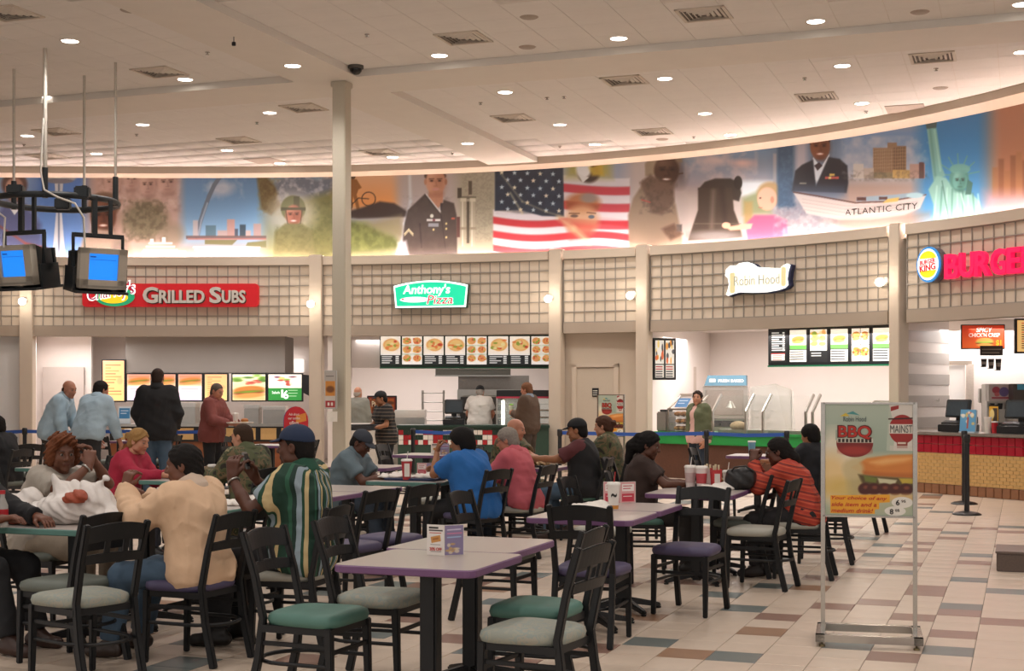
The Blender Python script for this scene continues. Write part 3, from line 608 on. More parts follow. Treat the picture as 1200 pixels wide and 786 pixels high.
    e(960, 164, 13, 9, '#2c1d18'); face(961, 172, 11.6, 15, '#7f4e35', '#4f2c1d', '#9a5a48', teeth=True); p([(953, 184), (962, 196), (972, 180), (970, 200), (957, 220), (952, 192)], '#cfcdcf'); p([(954, 194), (960, 190), (964, 194), (958, 200)], '#3a2b30')
    p([(928, 224), (932, 200), (940, 193), (953, 187), (956, 218), (971, 184), (984, 186), (993, 194), (994, 214), (992, 226)], '#26272f', 1, 1); f(928, 214, 992, 232, '#2e3442', '#6d7d92', 4, .6); r(967, 207, 983, 209.5, '#b5564c'); r(971, 207, 974, 209.5, '#d9c37a'); r(972, 203.5, 978, 206, '#c9a95a'); r(937, 214, 945, 215.5, '#8a8274')
    # seafront hotel and boat
    m(985, 158, 1090, 205, '#c4b6b2', 10, 71, .48, .62, .9); r(1023, 173, 1045, 203, '#97785e'); r(1045, 171, 1062, 202, '#86684f'); r(1040, 167, 1051, 174, '#8d6f58')
    for k in range(8): l([(1025+2.6*k, 175), (1025+2.6*k, 200)], .8, '#6f5440', .8)
    for k in range(5): l([(1048+2.8*k, 173), (1048+2.8*k, 199)], .8, '#5d4535', .8)
    for k in range(6): l([(1023, 177+4*k), (1062, 175+4*k)], .6, '#b49a7e', .6)
    for a, b_, h, cc in ((1000, 1012, 192, '#c2b1a6'), (1012, 1024, 197, '#b5a294'), (1046, 1070, 199, '#c29b62'), (1066, 1084, 192, '#b08d7f'), (1077, 1083, 190, '#5f4340'), (1024, 1046, 202, '#8c7a5e')): r(a, h, b_, 209, cc)
    m(985, 198, 1090, 214, '#5d5348', 3, 72, .52, .6, .7)
    p([(930, 226), (960, 231), (1000, 238), (1040, 237), (1085, 229), (1078, 244), (1060, 252), (1020, 258), (985, 258), (945, 250)], '#cbbab2', 1, .8); l([(930, 225), (960, 230), (1002, 237.5), (1040, 236), (1085, 228)], 1.6, '#5f3a32'); p([(1004, 231), (1048, 228), (1075, 225), (1084, 228), (1040, 235), (1003, 236)], '#8fa2ae', .9); r(1004, 231, 1015, 235, '#54302a'); r(1030, 230.5, 1040, 234, '#54302a'); p([(1040, 233), (1054, 231), (1052, 236), (1034, 238)], '#c7a75e'); e(1072, 229, 10, 3.2, '#a9c0c2')
    for k in range(4): l([(940, 233+4*k), (990, 241+4*k), (1040, 242+3*k), (1076, 236+2*k)], .6, '#a8958c', .7)
    p([(960, 258), (1060, 252), (1090, 247), (1094, 262), (1000, 268)], '#8a766c', .6, 3)
    # robed statue with torch and crown
    for q, ln in ((-85, 22), (-58, 24), (-30, 25), (-4, 26), (22, 25), (48, 24), (78, 24)):
        a = math.radians(q); l([(1124+9*math.sin(a), 206-9*math.cos(a)), (1124+ln*math.sin(a), 206-ln*math.cos(a))], 1.6, '#5f8f88')
    p([(1086, 150), (1097, 148), (1100, 168), (1104, 196), (1108, 206), (1094, 212), (1090, 180)], '#7fa69a', 1, .8); p([(1083, 140), (1099, 138), (1097, 150), (1086, 151)], '#4a5a56'); e(1091, 139, 8.5, 3, '#5d6a64')
    p([(1088, 222), (1098, 206), (1108, 208), (1118, 220), (1136, 224), (1148, 236), (1152, 260), (1094, 266), (1094, 240)], '#8fb3a5', 1, 1); 
    for k in range(9): l([(1098+6*k, 218+1.2*k), (1094+7*k, 264)], 1.6, '#4f786c' if k % 2 else '#b9d2c6', .75, 1)
    l([(1090, 152), (1096, 205)], 2.2, '#4f7a70', .6, 1.5); l([(1095, 152), (1102, 200)], 1.6, '#b5d0c4', .5, 1); l([(1104, 212), (1112, 258)], 1.5, '#55786e', .8); l([(1126, 226), (1134, 258)], 1.5, '#c4d6c9', .8)
    e(1124, 210, 11.5, 14, '#5b8a7e', 1, 1); e(1125, 198, 12, 6, '#6f9c90'); face(1125, 212, 8.5, 12, '#6f9f92', '#2f574e', '#3f655b'); p([(1134, 210), (1140, 214), (1138, 228), (1131, 228)], '#42685f')
    # right: brown skyline
    for k, (a, h) in enumerate(((1163, 196), (1170, 186), (1177, 200), (1184, 182), (1191, 178), (1198, 188), (1206, 180), (1214, 196), (1222, 186))): r(a, h, a+6.5, 232, '#84553a' if k % 2 else '#9a6a48', .85, 1)
    f(1155, 226, 1270, 262, '#a9868f', '#c3b3b6', 8, .8)
    c.a = np.clip(c.a, 0, 1)**1.12*np.array([.88, .96, 1.02]); return c
mc = paint_mural()
pxs = np.linspace(-68, 1262, 1900); zs = np.linspace(6.06, 4.2, 132)
mv = np.zeros((len(zs), len(pxs), 3)); mcol = np.zeros((len(zs), len(pxs), 3)); ml = mc.linear()
for i, px in enumerate(pxs):
    p_, n_, t_ = wallp(px, .42); mv[:, i, 0] = p_.x; mv[:, i, 1] = p_.y; mv[:, i, 2] = zs
    qx = 600+p_.x/p_.y*F; qy = HY-(zs-CH)/p_.y*F
    ix = np.clip(((qx-mc.x0)*mc.k-.5), 0, mc.w-1.01); iy = np.clip((qy-mc.y0)*mc.k-.5, 0, mc.h-1.01)
    x0 = int(ix); fx = ix-x0; y0 = iy.astype(int); fy = (iy-y0)[:, None]
    mcol[:, i] = (ml[y0, x0]*(1-fx)+ml[y0, x0+1]*fx)*(1-fy)+(ml[y0+1, x0]*(1-fx)+ml[y0+1, x0+1]*fx)*fy
i_ = np.arange((len(zs)-1)*len(pxs)).reshape(len(zs)-1, -1)[:, :-1].ravel(); w_ = len(pxs)
me = mesh_np('mural', mv.reshape(-1, 3), np.stack([i_+w_, i_+w_+1, i_+1, i_], 1)); setcol(me, mcol.reshape(-1, 3))
mural = link('mural', me, ATTR('mural_print', .5)); tag(mural, 'long curved printed mural of soldiers, flag and landmarks above the shopfronts', 'mural')
p_, n_, t_ = wallp(1015, .40)
tx = text('ATLANTIC CITY', .15, M('print_black', '#2b2726', .6, vary=0), None, (p_.x, p_.y, CH-(245.5-HY)/F*p_.y), (math.pi/2, .02, math.atan2(t_.y, t_.x)), ext=.001, sx=1.25, spacing=1.1)
tx.parent = mural; tx['label'] = 'dark boat name lettering'
# ================================================================ SIGNS ON THE STOREFRONT
def fit(s, w, h, mat, parent, loc, rot=(math.pi/2, 0, 0), ext=.002, bold=0, shear=0, name='lettering', spacing=1.0, lsp=1.0, align='CENTER'):
    """lettering stretched to w by h metres, centred on loc"""
    o = text(s, 1, mat, parent, loc, rot, ext, bold, align, shear, 1, name, spacing, lsp)
    n = len(o.data.vertices); c = np.empty(n*3, np.float32); o.data.vertices.foreach_get('co', c); c = c.reshape(-1, 3)
    lo, hi = c[:, :2].min(0), c[:, :2].max(0); c[:, :2] = (c[:, :2]-(lo+hi)/2)*np.array([w, h])/(hi-lo)
    o.data.vertices.foreach_set('co', c.ravel()); o.data.update(); return o
def rrect(w, h, r, n=5):
    pts = []
    for cx_, cz_, a0 in ((w/2-r, -h/2+r, -90), (w/2-r, h/2-r, 0), (-w/2+r, h/2-r, 90), (-w/2+r, -h/2+r, 180)):
        for k in range(n+1): a = math.radians(a0+90*k/n); pts.append((cx_+r*math.cos(a), cz_+r*math.sin(a)))
    return pts
def onwall(name, label, cat, px, py, off):
    p, n, t = wallp(px, off); return thing(name, label, cat, (p.x, p.y, CH-(py-HY)/F*p.y), math.atan2(t.y, t.x))
def elp(rx, rz, n=28, cx=0, cz=0): return [(cx+rx*math.cos(2*math.pi*k/n), cz+rz*math.sin(2*math.pi*k/n)) for k in range(n)]
RED = M('sign_red', '#c0141f', .45, vary=.02, emit=.25); WGLOW = M('sign_white', '#f6fbf6', .5, vary=0, emit=1.0)
s = onwall('shop_sign', 'long red rounded sign board reading GRILLED SUBS with a script oval', 'sign', 201.5, 346, -.08)
part('board', B().prism(rrect(3.57, .47, .07), -.06, .08), RED, s)
LET = M('sign_letter_grey', '#cfcac2', .4, vary=.02); SHD = M('sign_letter_edge', '#4a3a30', .5)
for txt_, x0, x1, z, h in (('G', -.55, -.24, .0, .33), ('RILLED', -.22, .70, -.03, .26), ('S', .80, 1.04, .0, .33), ('UBS', 1.05, 1.53, -.03, .26)):
    
    L_ = fit(txt_, x1-x0, h, LET, s, ((x0+x1)/2, -.085, z), ext=.02, bold=.03); fit(txt_, x1-x0, h, SHD, s, ((x0+x1)/2+.018, -.066, z-.018), ext=.004, bold=.04, name='letter_shadow')
part('oval', B().prism(elp(.40, .20, 28, -1.12, -.03), -.085, -.06), M('logo_green', '#1c9b6b', .5, vary=0, emit=.5), s)
part('oval_band', B().prism(elp(.29, .12, 24, -1.14, -.05), -.092, -.085), M('logo_yellow', '#f2c81e', .5, vary=0, emit=.6), s)
fit("Charley's", 1.0, .38, WGLOW, s, (-1.18, -.10, .05), (math.pi/2, -.16, 0), ext=.006, bold=.035, shear=.25, name='script_outline')
fit("Charley's", .94, .33, M('logo_plum', '#a3195c', .5, vary=0, emit=.3), s, (-1.18, -.112, .05), (math.pi/2, -.16, 0), ext=.004, bold=-.005, shear=.25, name='script')

s = onwall('shop_sign', 'lit green arched sign reading Anthony\'s Pizza on the grid wall', 'sign', 506.5, 344.5, -.08)
def arch(w, h, rise, g):
    a, b_ = w/2-g, h/2-g; return [(-a+.04, -b_), (a-.04, -b_)]+[(a*(1-k/6), b_-rise*((1-k/6)**2)) for k in range(13)]
part('cabinet', B().prism(arch(1.56, .56, .10, 0), -.04, .08), M('sign_case_green', '#3f5a4c', .5), s)
part('border', B().prism(arch(1.54, .54, .10, 0), -.05, -.04), WGLOW, s)
part('face', B().prism(arch(1.54, .54, .10, .035), -.056, -.05), M('sign_green', '#17c494', .5, vary=0, emit=.9), s)
fit("Anthony's", .98, .24, WGLOW, s, (-.08, -.062, .07), ext=.004, bold=.025, shear=.12)
part('swoosh', B().prism(elp(.31, .055, 22, -.32, -.11), -.062, -.056), WGLOW, s)
fit('Pizza', .56, .19, WGLOW, s, (.20, -.064, -.115), ext=.003, bold=.03, shear=.2, name='lettering_outline'); fit('Pizza', .53, .17, M('sign_crimson', '#c5203a', .5, vary=0, emit=.5), s, (.20, -.072, -.115), ext=.003, bold=0, shear=.2)
part('pepper', B().prism(elp(.03, .014, 10, -.57, -.10), -.066, -.062), MATS['sign_crimson'], s)

s = onwall('shop_sign', 'lit cream scroll shaped sign reading Robin Hood', 'sign', 892, 326, -.10)
sc = [(-.60, -.29), (-.50, -.26), (-.36, -.235), (-.1, -.255), (.2, -.26), (.42, -.235), (.56, -.20), (.62, -.15), (.60, -.05), (.62, .08), (.66, .20), (.60, .225), (.53, .20), (.50, .15), (.3, .165), (.06, .19), (0, .20), (-.08, .26), (-.2, .30), (-.36, .29), (-.42, .25), (-.55, .255), (-.64, .19), (-.66, .08), (-.60, .03), (-.58, -.08), (-.61, -.2), (-.64, -.26)]
part('cabinet', B().prism([(x*1.02+.03, z*1.02-.01) for x, z in sc], -.02, .09), M('sign_case_navy', '#20264a', .5), s)
part('outline', B().prism(sc, -.05, -.02), WGLOW, s)
part('face', B().prism([(x*.94, z*.9) for x, z in sc], -.056, -.05), M('sign_cream', '#f7f2dc', .5, vary=.02, emit=.85), s)
part('scroll_roll', B().prism(rrect(.10, .38, .04), -.062, -.056), M('sign_parchment', '#d8cf9f', .5, vary=.05, emit=.5), s).location = (-.50, 0, -.06)
part('scroll_roll', B().prism(rrect(.09, .34, .04), -.062, -.056), MATS['sign_parchment'], s).location = (.54, 0, .0)
part('plume', B().prism([(-.60, .12), (-.48, .2), (-.3, .25), (-.1, .22), (.02, .16), (-.2, .18), (-.4, .13)], -.064, -.058), WGLOW, s)
fit('Robin Hood', .92, .17, M('sign_grey', '#9c9c98', .5, vary=0, emit=.3), s, (.0, -.062, -.03), ext=.004, bold=-.012)

s = onwall('shop_sign', 'round lit bun shaped sign reading BURGER KING', 'sign', 1096, 310, -.12)
part('cabinet', B().prism(elp(.235, .285, 32, .03, -.005), -.02, .10), M('sign_case_grey', '#6e6a70', .5), s)
part('rim', B().prism(elp(.235, .285, 32), -.05, -.02), M('logo_blue', '#3a86c8', .5, vary=0, emit=.7), s)
part('face', B().prism(elp(.205, .25, 32), -.055, -.05), WGLOW, s)
for z0, sg in ((.075, 1), (-.075, -1)):
    pts = [(.17*math.cos(a), z0+sg*.14*math.sin(a)) for a in lsp(0, math.pi, 12)]
    part('bun', B().prism(pts if sg > 0 else pts[::-1], -.060, -.055), M('logo_bun', '#e9d021', .5, vary=0, emit=.8), s)
part('band', B().prism(rrect(.40, .19, .04), -.061, -.0602), WGLOW, s)
LR = M('logo_red', '#d4232f', .5, vary=0, emit=.5)
fit('BURGER', .31, .075, LR, s, (0, -.066, .045), (math.pi/2, -.10, 0), ext=.003, bold=.02); fit('KING', .32, .105, LR, s, (0, -.066, -.05), (math.pi/2, -.10, 0), ext=.003, bold=.03)
s = onwall('sign_letters', 'large pink red channel letters reading BURGER beside the round sign', 'sign', 1113, 313, -.10)
PINK = M('letter_pink', '#e8164f', .4, vary=0, emit=.9)
x = .02
for ch, w in zip('BURGER KING', (.29, .30, .30, .30, .27, .30, .14, .30, .14, .30, .30)):
    if ch != ' ':
        fit(ch, w-.012, .39 if ch != 'G' else .40, PINK, s, (x+w/2, -.02, 0), ext=.045, bold=.025, name='letter')
    x += w

# ================================================================ SHOP STALLS BEHIND THE STOREFRONT
def box2(A, Bp, z0, z1, th):
    """upright slab from floor point A to Bp, thickness th going back (left of A->B)"""
    A, Bp = Vector((A[0], A[1], 0)), Vector((Bp[0], Bp[1], 0)); t = (Bp-A).normalized(); n = Vector((-t.y, t.x, 0))*th; b = B()
    q = [A, Bp, Bp+n, A+n]; vs = [(p.x, p.y, z) for z in (z0, z1) for p in q]
    return b.add(vs, [(3, 2, 1, 0), (4, 5, 6, 7), (0, 1, 5, 4), (1, 2, 6, 5), (2, 3, 7, 6), (3, 0, 4, 7)])
def P2(px, Y): return (gx(px, Y), Y)
def bx(x0, y0, x1, y1, Y, d):
    """box seen as the pixel rectangle at depth Y, d deep"""
    return B().b2((gx(x0, Y), Y, CH-(y1-HY)/F*Y), (gx(x1, Y), Y+d, CH-(y0-HY)/F*Y))
def zat(py, Y): return CH-(py-HY)/F*Y
def struct(name, b, mat, bevel=0, parent=None):
    o = part(name, b, mat, parent, bevel=bevel)
    if parent is None: o['kind'] = 'structure'
    return o
PINKW = M('stall_wall', '#efe6e0', .6, vary=.015, scale=2)
BLUEW = M('pale_grey_wall', '#e4e5e6', .6, vary=.015, scale=2)
struct('wall_left', box2(P2(-170, 28.8), P2(26, 28.8), 0, ZH+.02, .15), BLUEW)
struct('wall_side', box2((-13.3, 14.0), (-13.3, 33.0), 0, 6.2, .15), CREAM)
q_ = wallp(1312, .1)[0]; struct('wall_right', box2((q_.x, q_.y), (14.5, 11.5), 0, 6.2, .15), CREAM)
struct('wall_rear', box2(P2(-80, 33.0), P2(1000, 33.0), 0, 3.2, .15), PINKW)
o = struct('ceiling_stall', B().add([(p_[0], p_[1], z) for z in (2.86, 2.9) for p_ in [(wallp(q, .32)[0].x, wallp(q, .32)[0].y) for q in (-100, 200, 500, 760, 1000, 1200, 1310)]+[(14, 19.5), (14, 30), (8, 33.2), (-15, 33.2)]], [tuple(range(10, -1, -1)), tuple(range(11, 22))]+[(i, (i+1) % 11, (i+1) % 11+11, i+11) for i in range(11)]), PINKW)
# --- stall 1 (grilled subs): side walls, grey service door, tiled return, bulkhead
struct('wall_stall_left', box2(P2(38, 33), P2(36, 29.0), 0, 2.86, .1), PINKW)
struct('wall_service', box2(P2(36, 31.4), P2(107, 31.4), 0, 2.86, .12), PINKW)
d = struct('door_1', bx(50, 430, 98, 560, 31.3, .08), M('door_grey', '#c4b9b2', .5, vary=.02)); part('handle', bx(93, 494, 96, 497, 31.24, .05), STEEL, d)
struct('wall_divider', box2(P2(389, 33), P2(384, 28.6), 0, 2.86, .14), PINKW)
struct('soffit_panel', bx(147, 394, 334, 436.5, 30.9, 1.2), M('soffit_grey', '#8f8a84', .65, vary=.03, scale=2))
EM = ATTR('menu_print', .4, emit=.62); EMW = ATTR('menu_print_warm', .4, emit=.55); PR = ATTR('poster_print', .45)
def food(c, x, y, w, h, seed, cols=('#d8a05a', '#b5442e', '#7d9a3c', '#f0dcb0')):
    r_ = random.Random(seed)
    for k in range(9):
        c.ell(x+w*r_.random(), y+h*r_.random(), w*(.10+.12*r_.random()), h*(.10+.12*r_.random()), cols[r_.randrange(len(cols))], .85, .03*w)
def sub(c, x, y, w, h, seed=0):
    c.ell(x+w/2, y+h*.45, w*.48, h*.26, '#bf7a3a', 1, .03*w, -6).ell(x+w/2, y+h*.62, w*.44, h*.14, '#8f2f20', .95, .03*w, -6).ell(x+w*.5, y+h*.55, w*.42, h*.07, '#6f9430', .95, .03*w, -6).ell(x+w/2, y+h*.78, w*.46, h*.15, '#cf9450', 1, .03*w, -6)
def screen(name, label, cat, px0, py0, px1, py1, Y, can, mat, d=.09, group=None, frame=.03, fm=None, rz=0):
    w = (px1-px0)/F*Y; h = (py1-py0)/F*Y; c_ = wp((px0+px1)/2, (py0+py1)/2, Y)
    t = thing(name, label, cat, c_, rz, group)
    part('case', B().b2((-w/2, .004, -h/2), (w/2, d, h/2)), fm or BLACK, t, bevel=.006)
    can.plane('picture', w-2*frame, h-2*frame, mat, t); return t
def menu_a(kind, seed):
    c = Can(0, 0, 30, 36, 3, '#fff3e0')
    if kind == 'list':
        c.fade(0, 0, 30, 48, '#f5b27c', '#f3d98c', 1); r_ = random.Random(seed)
        for k in range(12): c.line([(4, 4+2.6*k), (4+18*r_.random()+4, 4+2.6*k)], .9, '#e2703a' if k % 3 else '#c23a2a', .6)
        c.ell(24, 18, 4, 3, '#e8a070', .6, 1)
    elif kind == 'sub':
        c.fade(0, 0, 30, 16, '#d97a62', '#efb890', 2); sub(c, 1, 2, 28, 13); c.fade(0, 17, 30, 36, '#f4dede', '#e2d4ee', 1)
        c.line([(4, 20), (25, 20)], .9, '#c98a8a', .6); c.line([(4, 23), (21, 23)], .9, '#c98a8a', .5)
    elif kind == 'salad':
        c.fade(0, 0, 30, 36, '#e9ecd0', '#d8b878', 2); food(c, 2, 1, 26, 10, seed, ('#5d8a2c', '#7fae44', '#3f7023')); sub(c, 0, 12, 30, 22); food(c, 8, 8, 16, 6, seed+1, ('#b43a2c', '#c8574a'))
    else:
        c.fade(0, 0, 30, 19, '#fbf7ea', '#f4f1e0', 1); c.ell(17, 9, 12, 7, '#f5f2ea', 1, .6); food(c, 8, 3, 18, 11, seed, ('#7fae44', '#b43a2c', '#e3c46a', '#f0e9d0', '#6a3550')); c.rect(0, 19, 30, 36, '#2f8a3c'); c.line([(18, 22), (26, 22)], .8, '#bfe0b8'); c.line([(18, 26), (26, 26)], .8, '#bfe0b8'); c.line([(18, 30), (25, 30)], .8, '#bfe0b8'); c.rect(11.5, 21, 13.5, 32, '#f2f7ec')
    return c
for (x0, y0, x1, y1), k, lb in (((119, 421, 147, 471), 'list', 'tall orange lit menu board left of the row over the sandwich counter'), ((147.5, 437, 178, 470.5), 'sub', 'lit sandwich menu board, first under the grey bulkhead'), ((178.5, 437, 207, 470.5), 'sub', 'lit sandwich menu board behind the head of the man in black'), ((207.5, 437, 238, 470.5), 'sub', 'lit sandwich menu board between the man in black and the maroon shirt'), ((238.5, 437, 267.5, 470.5), 'list', 'pale orange lit menu board behind the man in the maroon shirt'), ((271, 437, 312.5, 470.5), 'salad', 'lit menu picture of sandwich and green lettuce'), ((313, 437, 355, 470.5), 'green', 'lit menu picture with salad bowl over a green panel')):
    t = screen('menu_board', lb, 'menu board', x0, y0, x1, y1, 30.85, menu_a(k, int(x0)), EMW if k in ('sub', 'list') else EM, group='menu boards of the sandwich stall')
    if k == 'green': fit('6', .11, .19, WGLOW, t, (.02, -.004, -.16), ext=.001, bold=.02); fit('Salads', .17, .06, WGLOW, t, (-.2, -.004, -.11), ext=.001)
tag(part('light_box', bx(345, 421, 355.5, 436, 32.9, .09), M('lightbox_white', '#f8f4f0', .5, vary=0, emit=.9), None), 'white lit panel with black edge above the salad menu picture', 'light box')
tag(part('wall_monitor', B().prism([(-.1, -.17), (.05, -.25), (.13, -.25), (.13, .2), (-.14, .23)], 0, .08), BLACK, None), 'small black monitor on the wall right of the salad menu', 'monitor').location = wp(361, 451, 30.4)
# counter 1
ct = thing('sandwich_counter', 'black service counter with tan squares under the sandwich menu boards', 'counter', (gx(238, 27.9), 27.9, 0))
hw = (gx(347, 27.9)-gx(128, 27.9))/2
part('body', B().b2((-hw, .04, 0), (hw, .8, .86)), M('counter_brown', '#8a4f2c', .5, vary=.08), ct)
part('black_band', B().b2((-hw, .0, .58), (hw, .05, .88)), BLACK, ct)
part('worktop', B().b2((-hw, -.05, .88), (hw, .85, .93)), STEEL, ct, bevel=.008)
sq = B().b2((-.155, -.02, .62), (.155, 0, .85)).mesh('tan_panel'); sq.materials.append(M('tan_panel', '#c9a36a', .5, vary=.05))
for k in range(9): link('tan_panel', sq, None, ct).location.x = -hw+.28+k*.41
for x0, y0, x1, y1, nmn, lb in ((176, 470, 202, 497, 'food_warmer', 'steel food warmer box on the sandwich counter behind the man in black'), (209, 472, 229, 497, 'food_pan', 'steel pan box on the sandwich counter left of the maroon shirt'), (286, 474, 303, 497, 'food_pan', 'steel pan box on the sandwich counter right of the maroon shirt'), (308, 476, 334, 497, 'food_pan', 'long steel pan box beside the red arched sign'), (101, 470, 116, 500, 'juice_cooler', 'small steel drink cooler at the left end of the sandwich counter')):
    Y = 28.1; t = thing(nmn, lb, 'food equipment', (gx((x0+x1)/2, Y), Y, .93)); w = (x1-x0)/F*Y; h = zat(y0, Y)-.93
    part('body', B().b2((-w/2, 0, 0), (w/2, .4, h*.8)), STEEL, t, bevel=.01); part('lid', B().b2((-w/2-.01, -.01, h*.8), (w/2+.01, .41, h)), M('steel_light', '#d5d2cd', .3, .8), t, bevel=.01)
t = thing('faucet', 'curved steel faucet on the sandwich counter', 'faucet', (gx(300, 28.6), 28.6, .93)); part('pipe', B().tube([(0, 0, 0), (0, 0, .28), (.05, 0, .33), (.3, 0, .33), (.34, 0, .28)], .018, 8), STEEL, t); part('base', B().lathe([(.04, 0), (.03, .04)], 12), STEEL, t)
t = thing('counter_poster', 'small blue and white poster card standing on the sandwich counter', 'poster', (gx(146, 28.0), 28.0, .93)); c = Can(0, 0, 14, 20, 4, '#d9e4ec'); c.rect(1, 2, 13, 14, '#3d7fb4'); c.line([(3, 5), (11, 5)], 1, '#cfe2ee'); c.line([(3, 8), (9, 8)], 1, '#cfe2ee')
c.plane('card', .24, .34, PR, t, (0, -.012, .175), (-.12, 0, 0)); part('stand', B().box((0, .02, .01), (.24, .08, .02)).box((0, .005, .17), (.24, .012, .33), Matrix.Rotation(-.12, 3, 'X')), M('clear_acrylic', '#c9d2d8', .2), t)

# --- stall 2 (pizza)
struct('wall_pass', box2(P2(398, 29.6), P2(412, 29.6), 0, 2.86, .1), PINKW)
struct('soffit', bx(411, 392, 447, 430.5, 29.6, .5), PINKW)
def menu_b(seed):
    c = Can(0, 0, 24, 36, 3, '#fffaf2'); r_ = random.Random(seed)
    c.fade(0, 0, 24, 22, '#fff6e6', '#fdeedd', 1)
    if seed % 3 == 2:
        for a in range(2):
            for b_ in range(3): c.ell(6+12*a, 6+11*b_, 5, 4.4, '#d98a4e', .9, .6); food(c, 2+12*a, 3+11*b_, 8, 6, seed+a+3*b_, ('#c2543a', '#e3b25e', '#7d9a3c'))
        c.line([(0, 12), (24, 12)], .7, '#3a8a5a'); c.line([(0, 23), (24, 23)], .7, '#3a8a5a'); c.line([(12, 0), (12, 36)], .7, '#e9efe6')
    else:
        c.ell(13, 11, 10, 8, '#dd9a55', .9, .8); c.ell(13, 11, 8, 6.4, '#e8c07a', .9, .8); food(c, 5, 5, 15, 11, seed, ('#b9402c', '#d8763c', '#8a9a3c', '#f0d9a0'))
        c.rect(0, 24, 24, 36, '#26282a')
        for k in range(4): c.line([(2, 26+2.6*k), (9+8*r_.random(), 26+2.6*k)], 1.1, '#e9e9e4'); c.rect(18, 25+2.7*k, 22, 26.8+2.7*k, '#e4e4df')
    return c
t = thing('menu_board', 'long lit menu board of pizza pictures in a dark green frame', 'menu board', wp(546, 411, 29.0))
wB = 202/F*29.0; hB = 38/F*29.0
part('frame', B().b2((-wB/2, .004, -hB/2), (wB/2, .14, hB/2)), M('frame_green', '#1f3b2f', .4), t, bevel=.008)
for k in range(8): menu_b(k+10).plane('menu_panel', wB/8-.035, hB-.09, EM, t, (-wB/2+(k+.5)*wB/8, 0, .01))
part('under_rail', B().b2((-wB/2, -.02, -hB/2-.03), (wB/2, .12, -hB/2)), M('rail_green', '#1f6b4a', .4), t)
t = thing('exhaust_hood', 'stainless exhaust hood over the pizza ovens', 'hood', wp(556, 436, 29.6)); w = 44/F*29.6
part('canopy', B().b2((-w-.03, .0, -.07), (w-.03, 1.1, .07)), M('hood_steel', '#8d867f', .35, .6), t); part('lip', B().b2((-w-.04, -.02, -.09), (w-.02, .02, -.06)), STEEL, t)
t = thing('pizza_oven', 'stainless pizza oven bank under the exhaust hood', 'oven', (gx(570, 29.9), 29.9, 0)); 
part('body', B().b2((-.62, 0, .1), (.8, .9, 1.62)), STEEL, t, bevel=.01); part('back_panel', bx(537, 440, 620, 462, 30.2, .05), M('splash_steel', '#a29b94', .35, .7, scale=20), t).location = -t.location
for k in range(3): part('door', B().b2((-.55, -.02, .45+.36*k), (.35, 0, .74+.36*k)), M('oven_glass', '#4a4440', .2), t, bevel=.005); part('handle', B().tube([(-.5, -.06, .76+.36*k), (.3, -.06, .76+.36*k)], .012, 6), STEEL, t)
for x in (-.45, .6): part('leg', B().b2((x-.03, .05, 0), (x+.03, .11, .1)), STEEL, t)
t = thing('display_warmer', 'heated glass display case with pizza trays behind the man in the brown jacket', 'display case', (gx(614, 27.6), 27.6, .0)); w = .53
part('cabinet', B().b2((-w, .03, 0), (w, .6, .82)), M('case_white', '#d8d2c8', .4), t); part('top', B().b2((-w-.01, 0, 1.46), (w+.01, .62, 1.60)), BLACK, t, bevel=.008); part('stripe', B().b2((-w-.012, -.004, 1.44), (w+.012, .0, 1.475)), M('stripe_red', '#b5304a', .5), t)
for k in range(4): part('shelf', B().b2((-w+.02, .04, .9+.14*k), (w-.02, .56, .91+.14*k)), STEEL, t); 
for k in range(3):
    for q in range(2): part('tray', B().lathe([(.17, 0), (.19, .02), (.16, .025), (0, .03)], 16, c=(-.1+.42*q, .28, .912+.14*k)), M('pizza', '#c98a4a', .7, vary=.2, scale=40), t)
part('lamp_tube', B().tube([(-w+.12, .05, .92), (-w+.12, .05, 1.4)], .03, 8), M('case_lamp', '#fff1dc', .5, vary=0, emit=6), t)
part('glass', B().b2((-w, .015, .84), (w, .025, 1.44)), GLASS(), t)
for x in (-w, w): part('post', B().b2((x-.015, 0, .8), (x+.015, .03, 1.46)), STEEL, t)
def register(label, px, Y, z, rz=0, k=1.0):
    t = thing('cash_register', label, 'cash register', (gx(px, Y), Y, z), rz)
    part('drawer', B().box((0, .05, .06), (.42*k, .40, .11)), BLACK, t, bevel=.008); part('neck', B().box((0, .1, .17), (.10, .08, .14)), BLACK, t)
    part('screen', B().box((0, .05, .36), (.36*k, .05, .28), Matrix.Rotation(-.2, 3, 'X')), M('register_case', '#26282a', .4), t, bevel=.012)
    part('screen_face', B().box((0, .018, .36), (.30*k, .004, .22), Matrix.Rotation(-.2, 3, 'X')), M('screen_dark', '#39434a', .15), t)
    part('keypad', B().box((-.02*k, -.06, .15), (.3*k, .14, .03), Matrix.Rotation(.25, 3, 'X')), M('register_case', '#26282a', .4), t, bevel=.006)
    part('printer', B().box((.17*k, .12, .18), (.11, .16, .12)), BLACK, t, bevel=.01); return t
register('black cash register on the pizza counter beside the blue belt', 532, 27.2, .92)
Y = 26.9; hw = (gx(643, Y)-gx(466, Y))/2; ct = thing('pizza_counter', 'dark green counter with a red and white checker tile band at the pizza stall', 'counter', (gx(554.5, Y), Y, 0))
part('body', B().b2((-hw, .03, 0), (hw, .7, .88)), M('counter_green', '#2c4638', .5), ct); part('worktop', B().b2((-hw-.02, -.03, .88), (hw+.02, .74, .93)), M('counter_edge_green', '#1f3a2e', .35), ct, bevel=.006)
tm = {c_: M('check_'+n_, c_, .3) for c_, n_ in (('#a81f26', 'red'), ('#1d3529', 'green'), ('#ece6dc', 'white'))}
ts = {k: (lambda me_: (me_.materials.append(m_), me_)[1])(B().box((0, 0, 0), (.088, .02, .088)).mesh('tile')) for k, m_ in tm.items()}
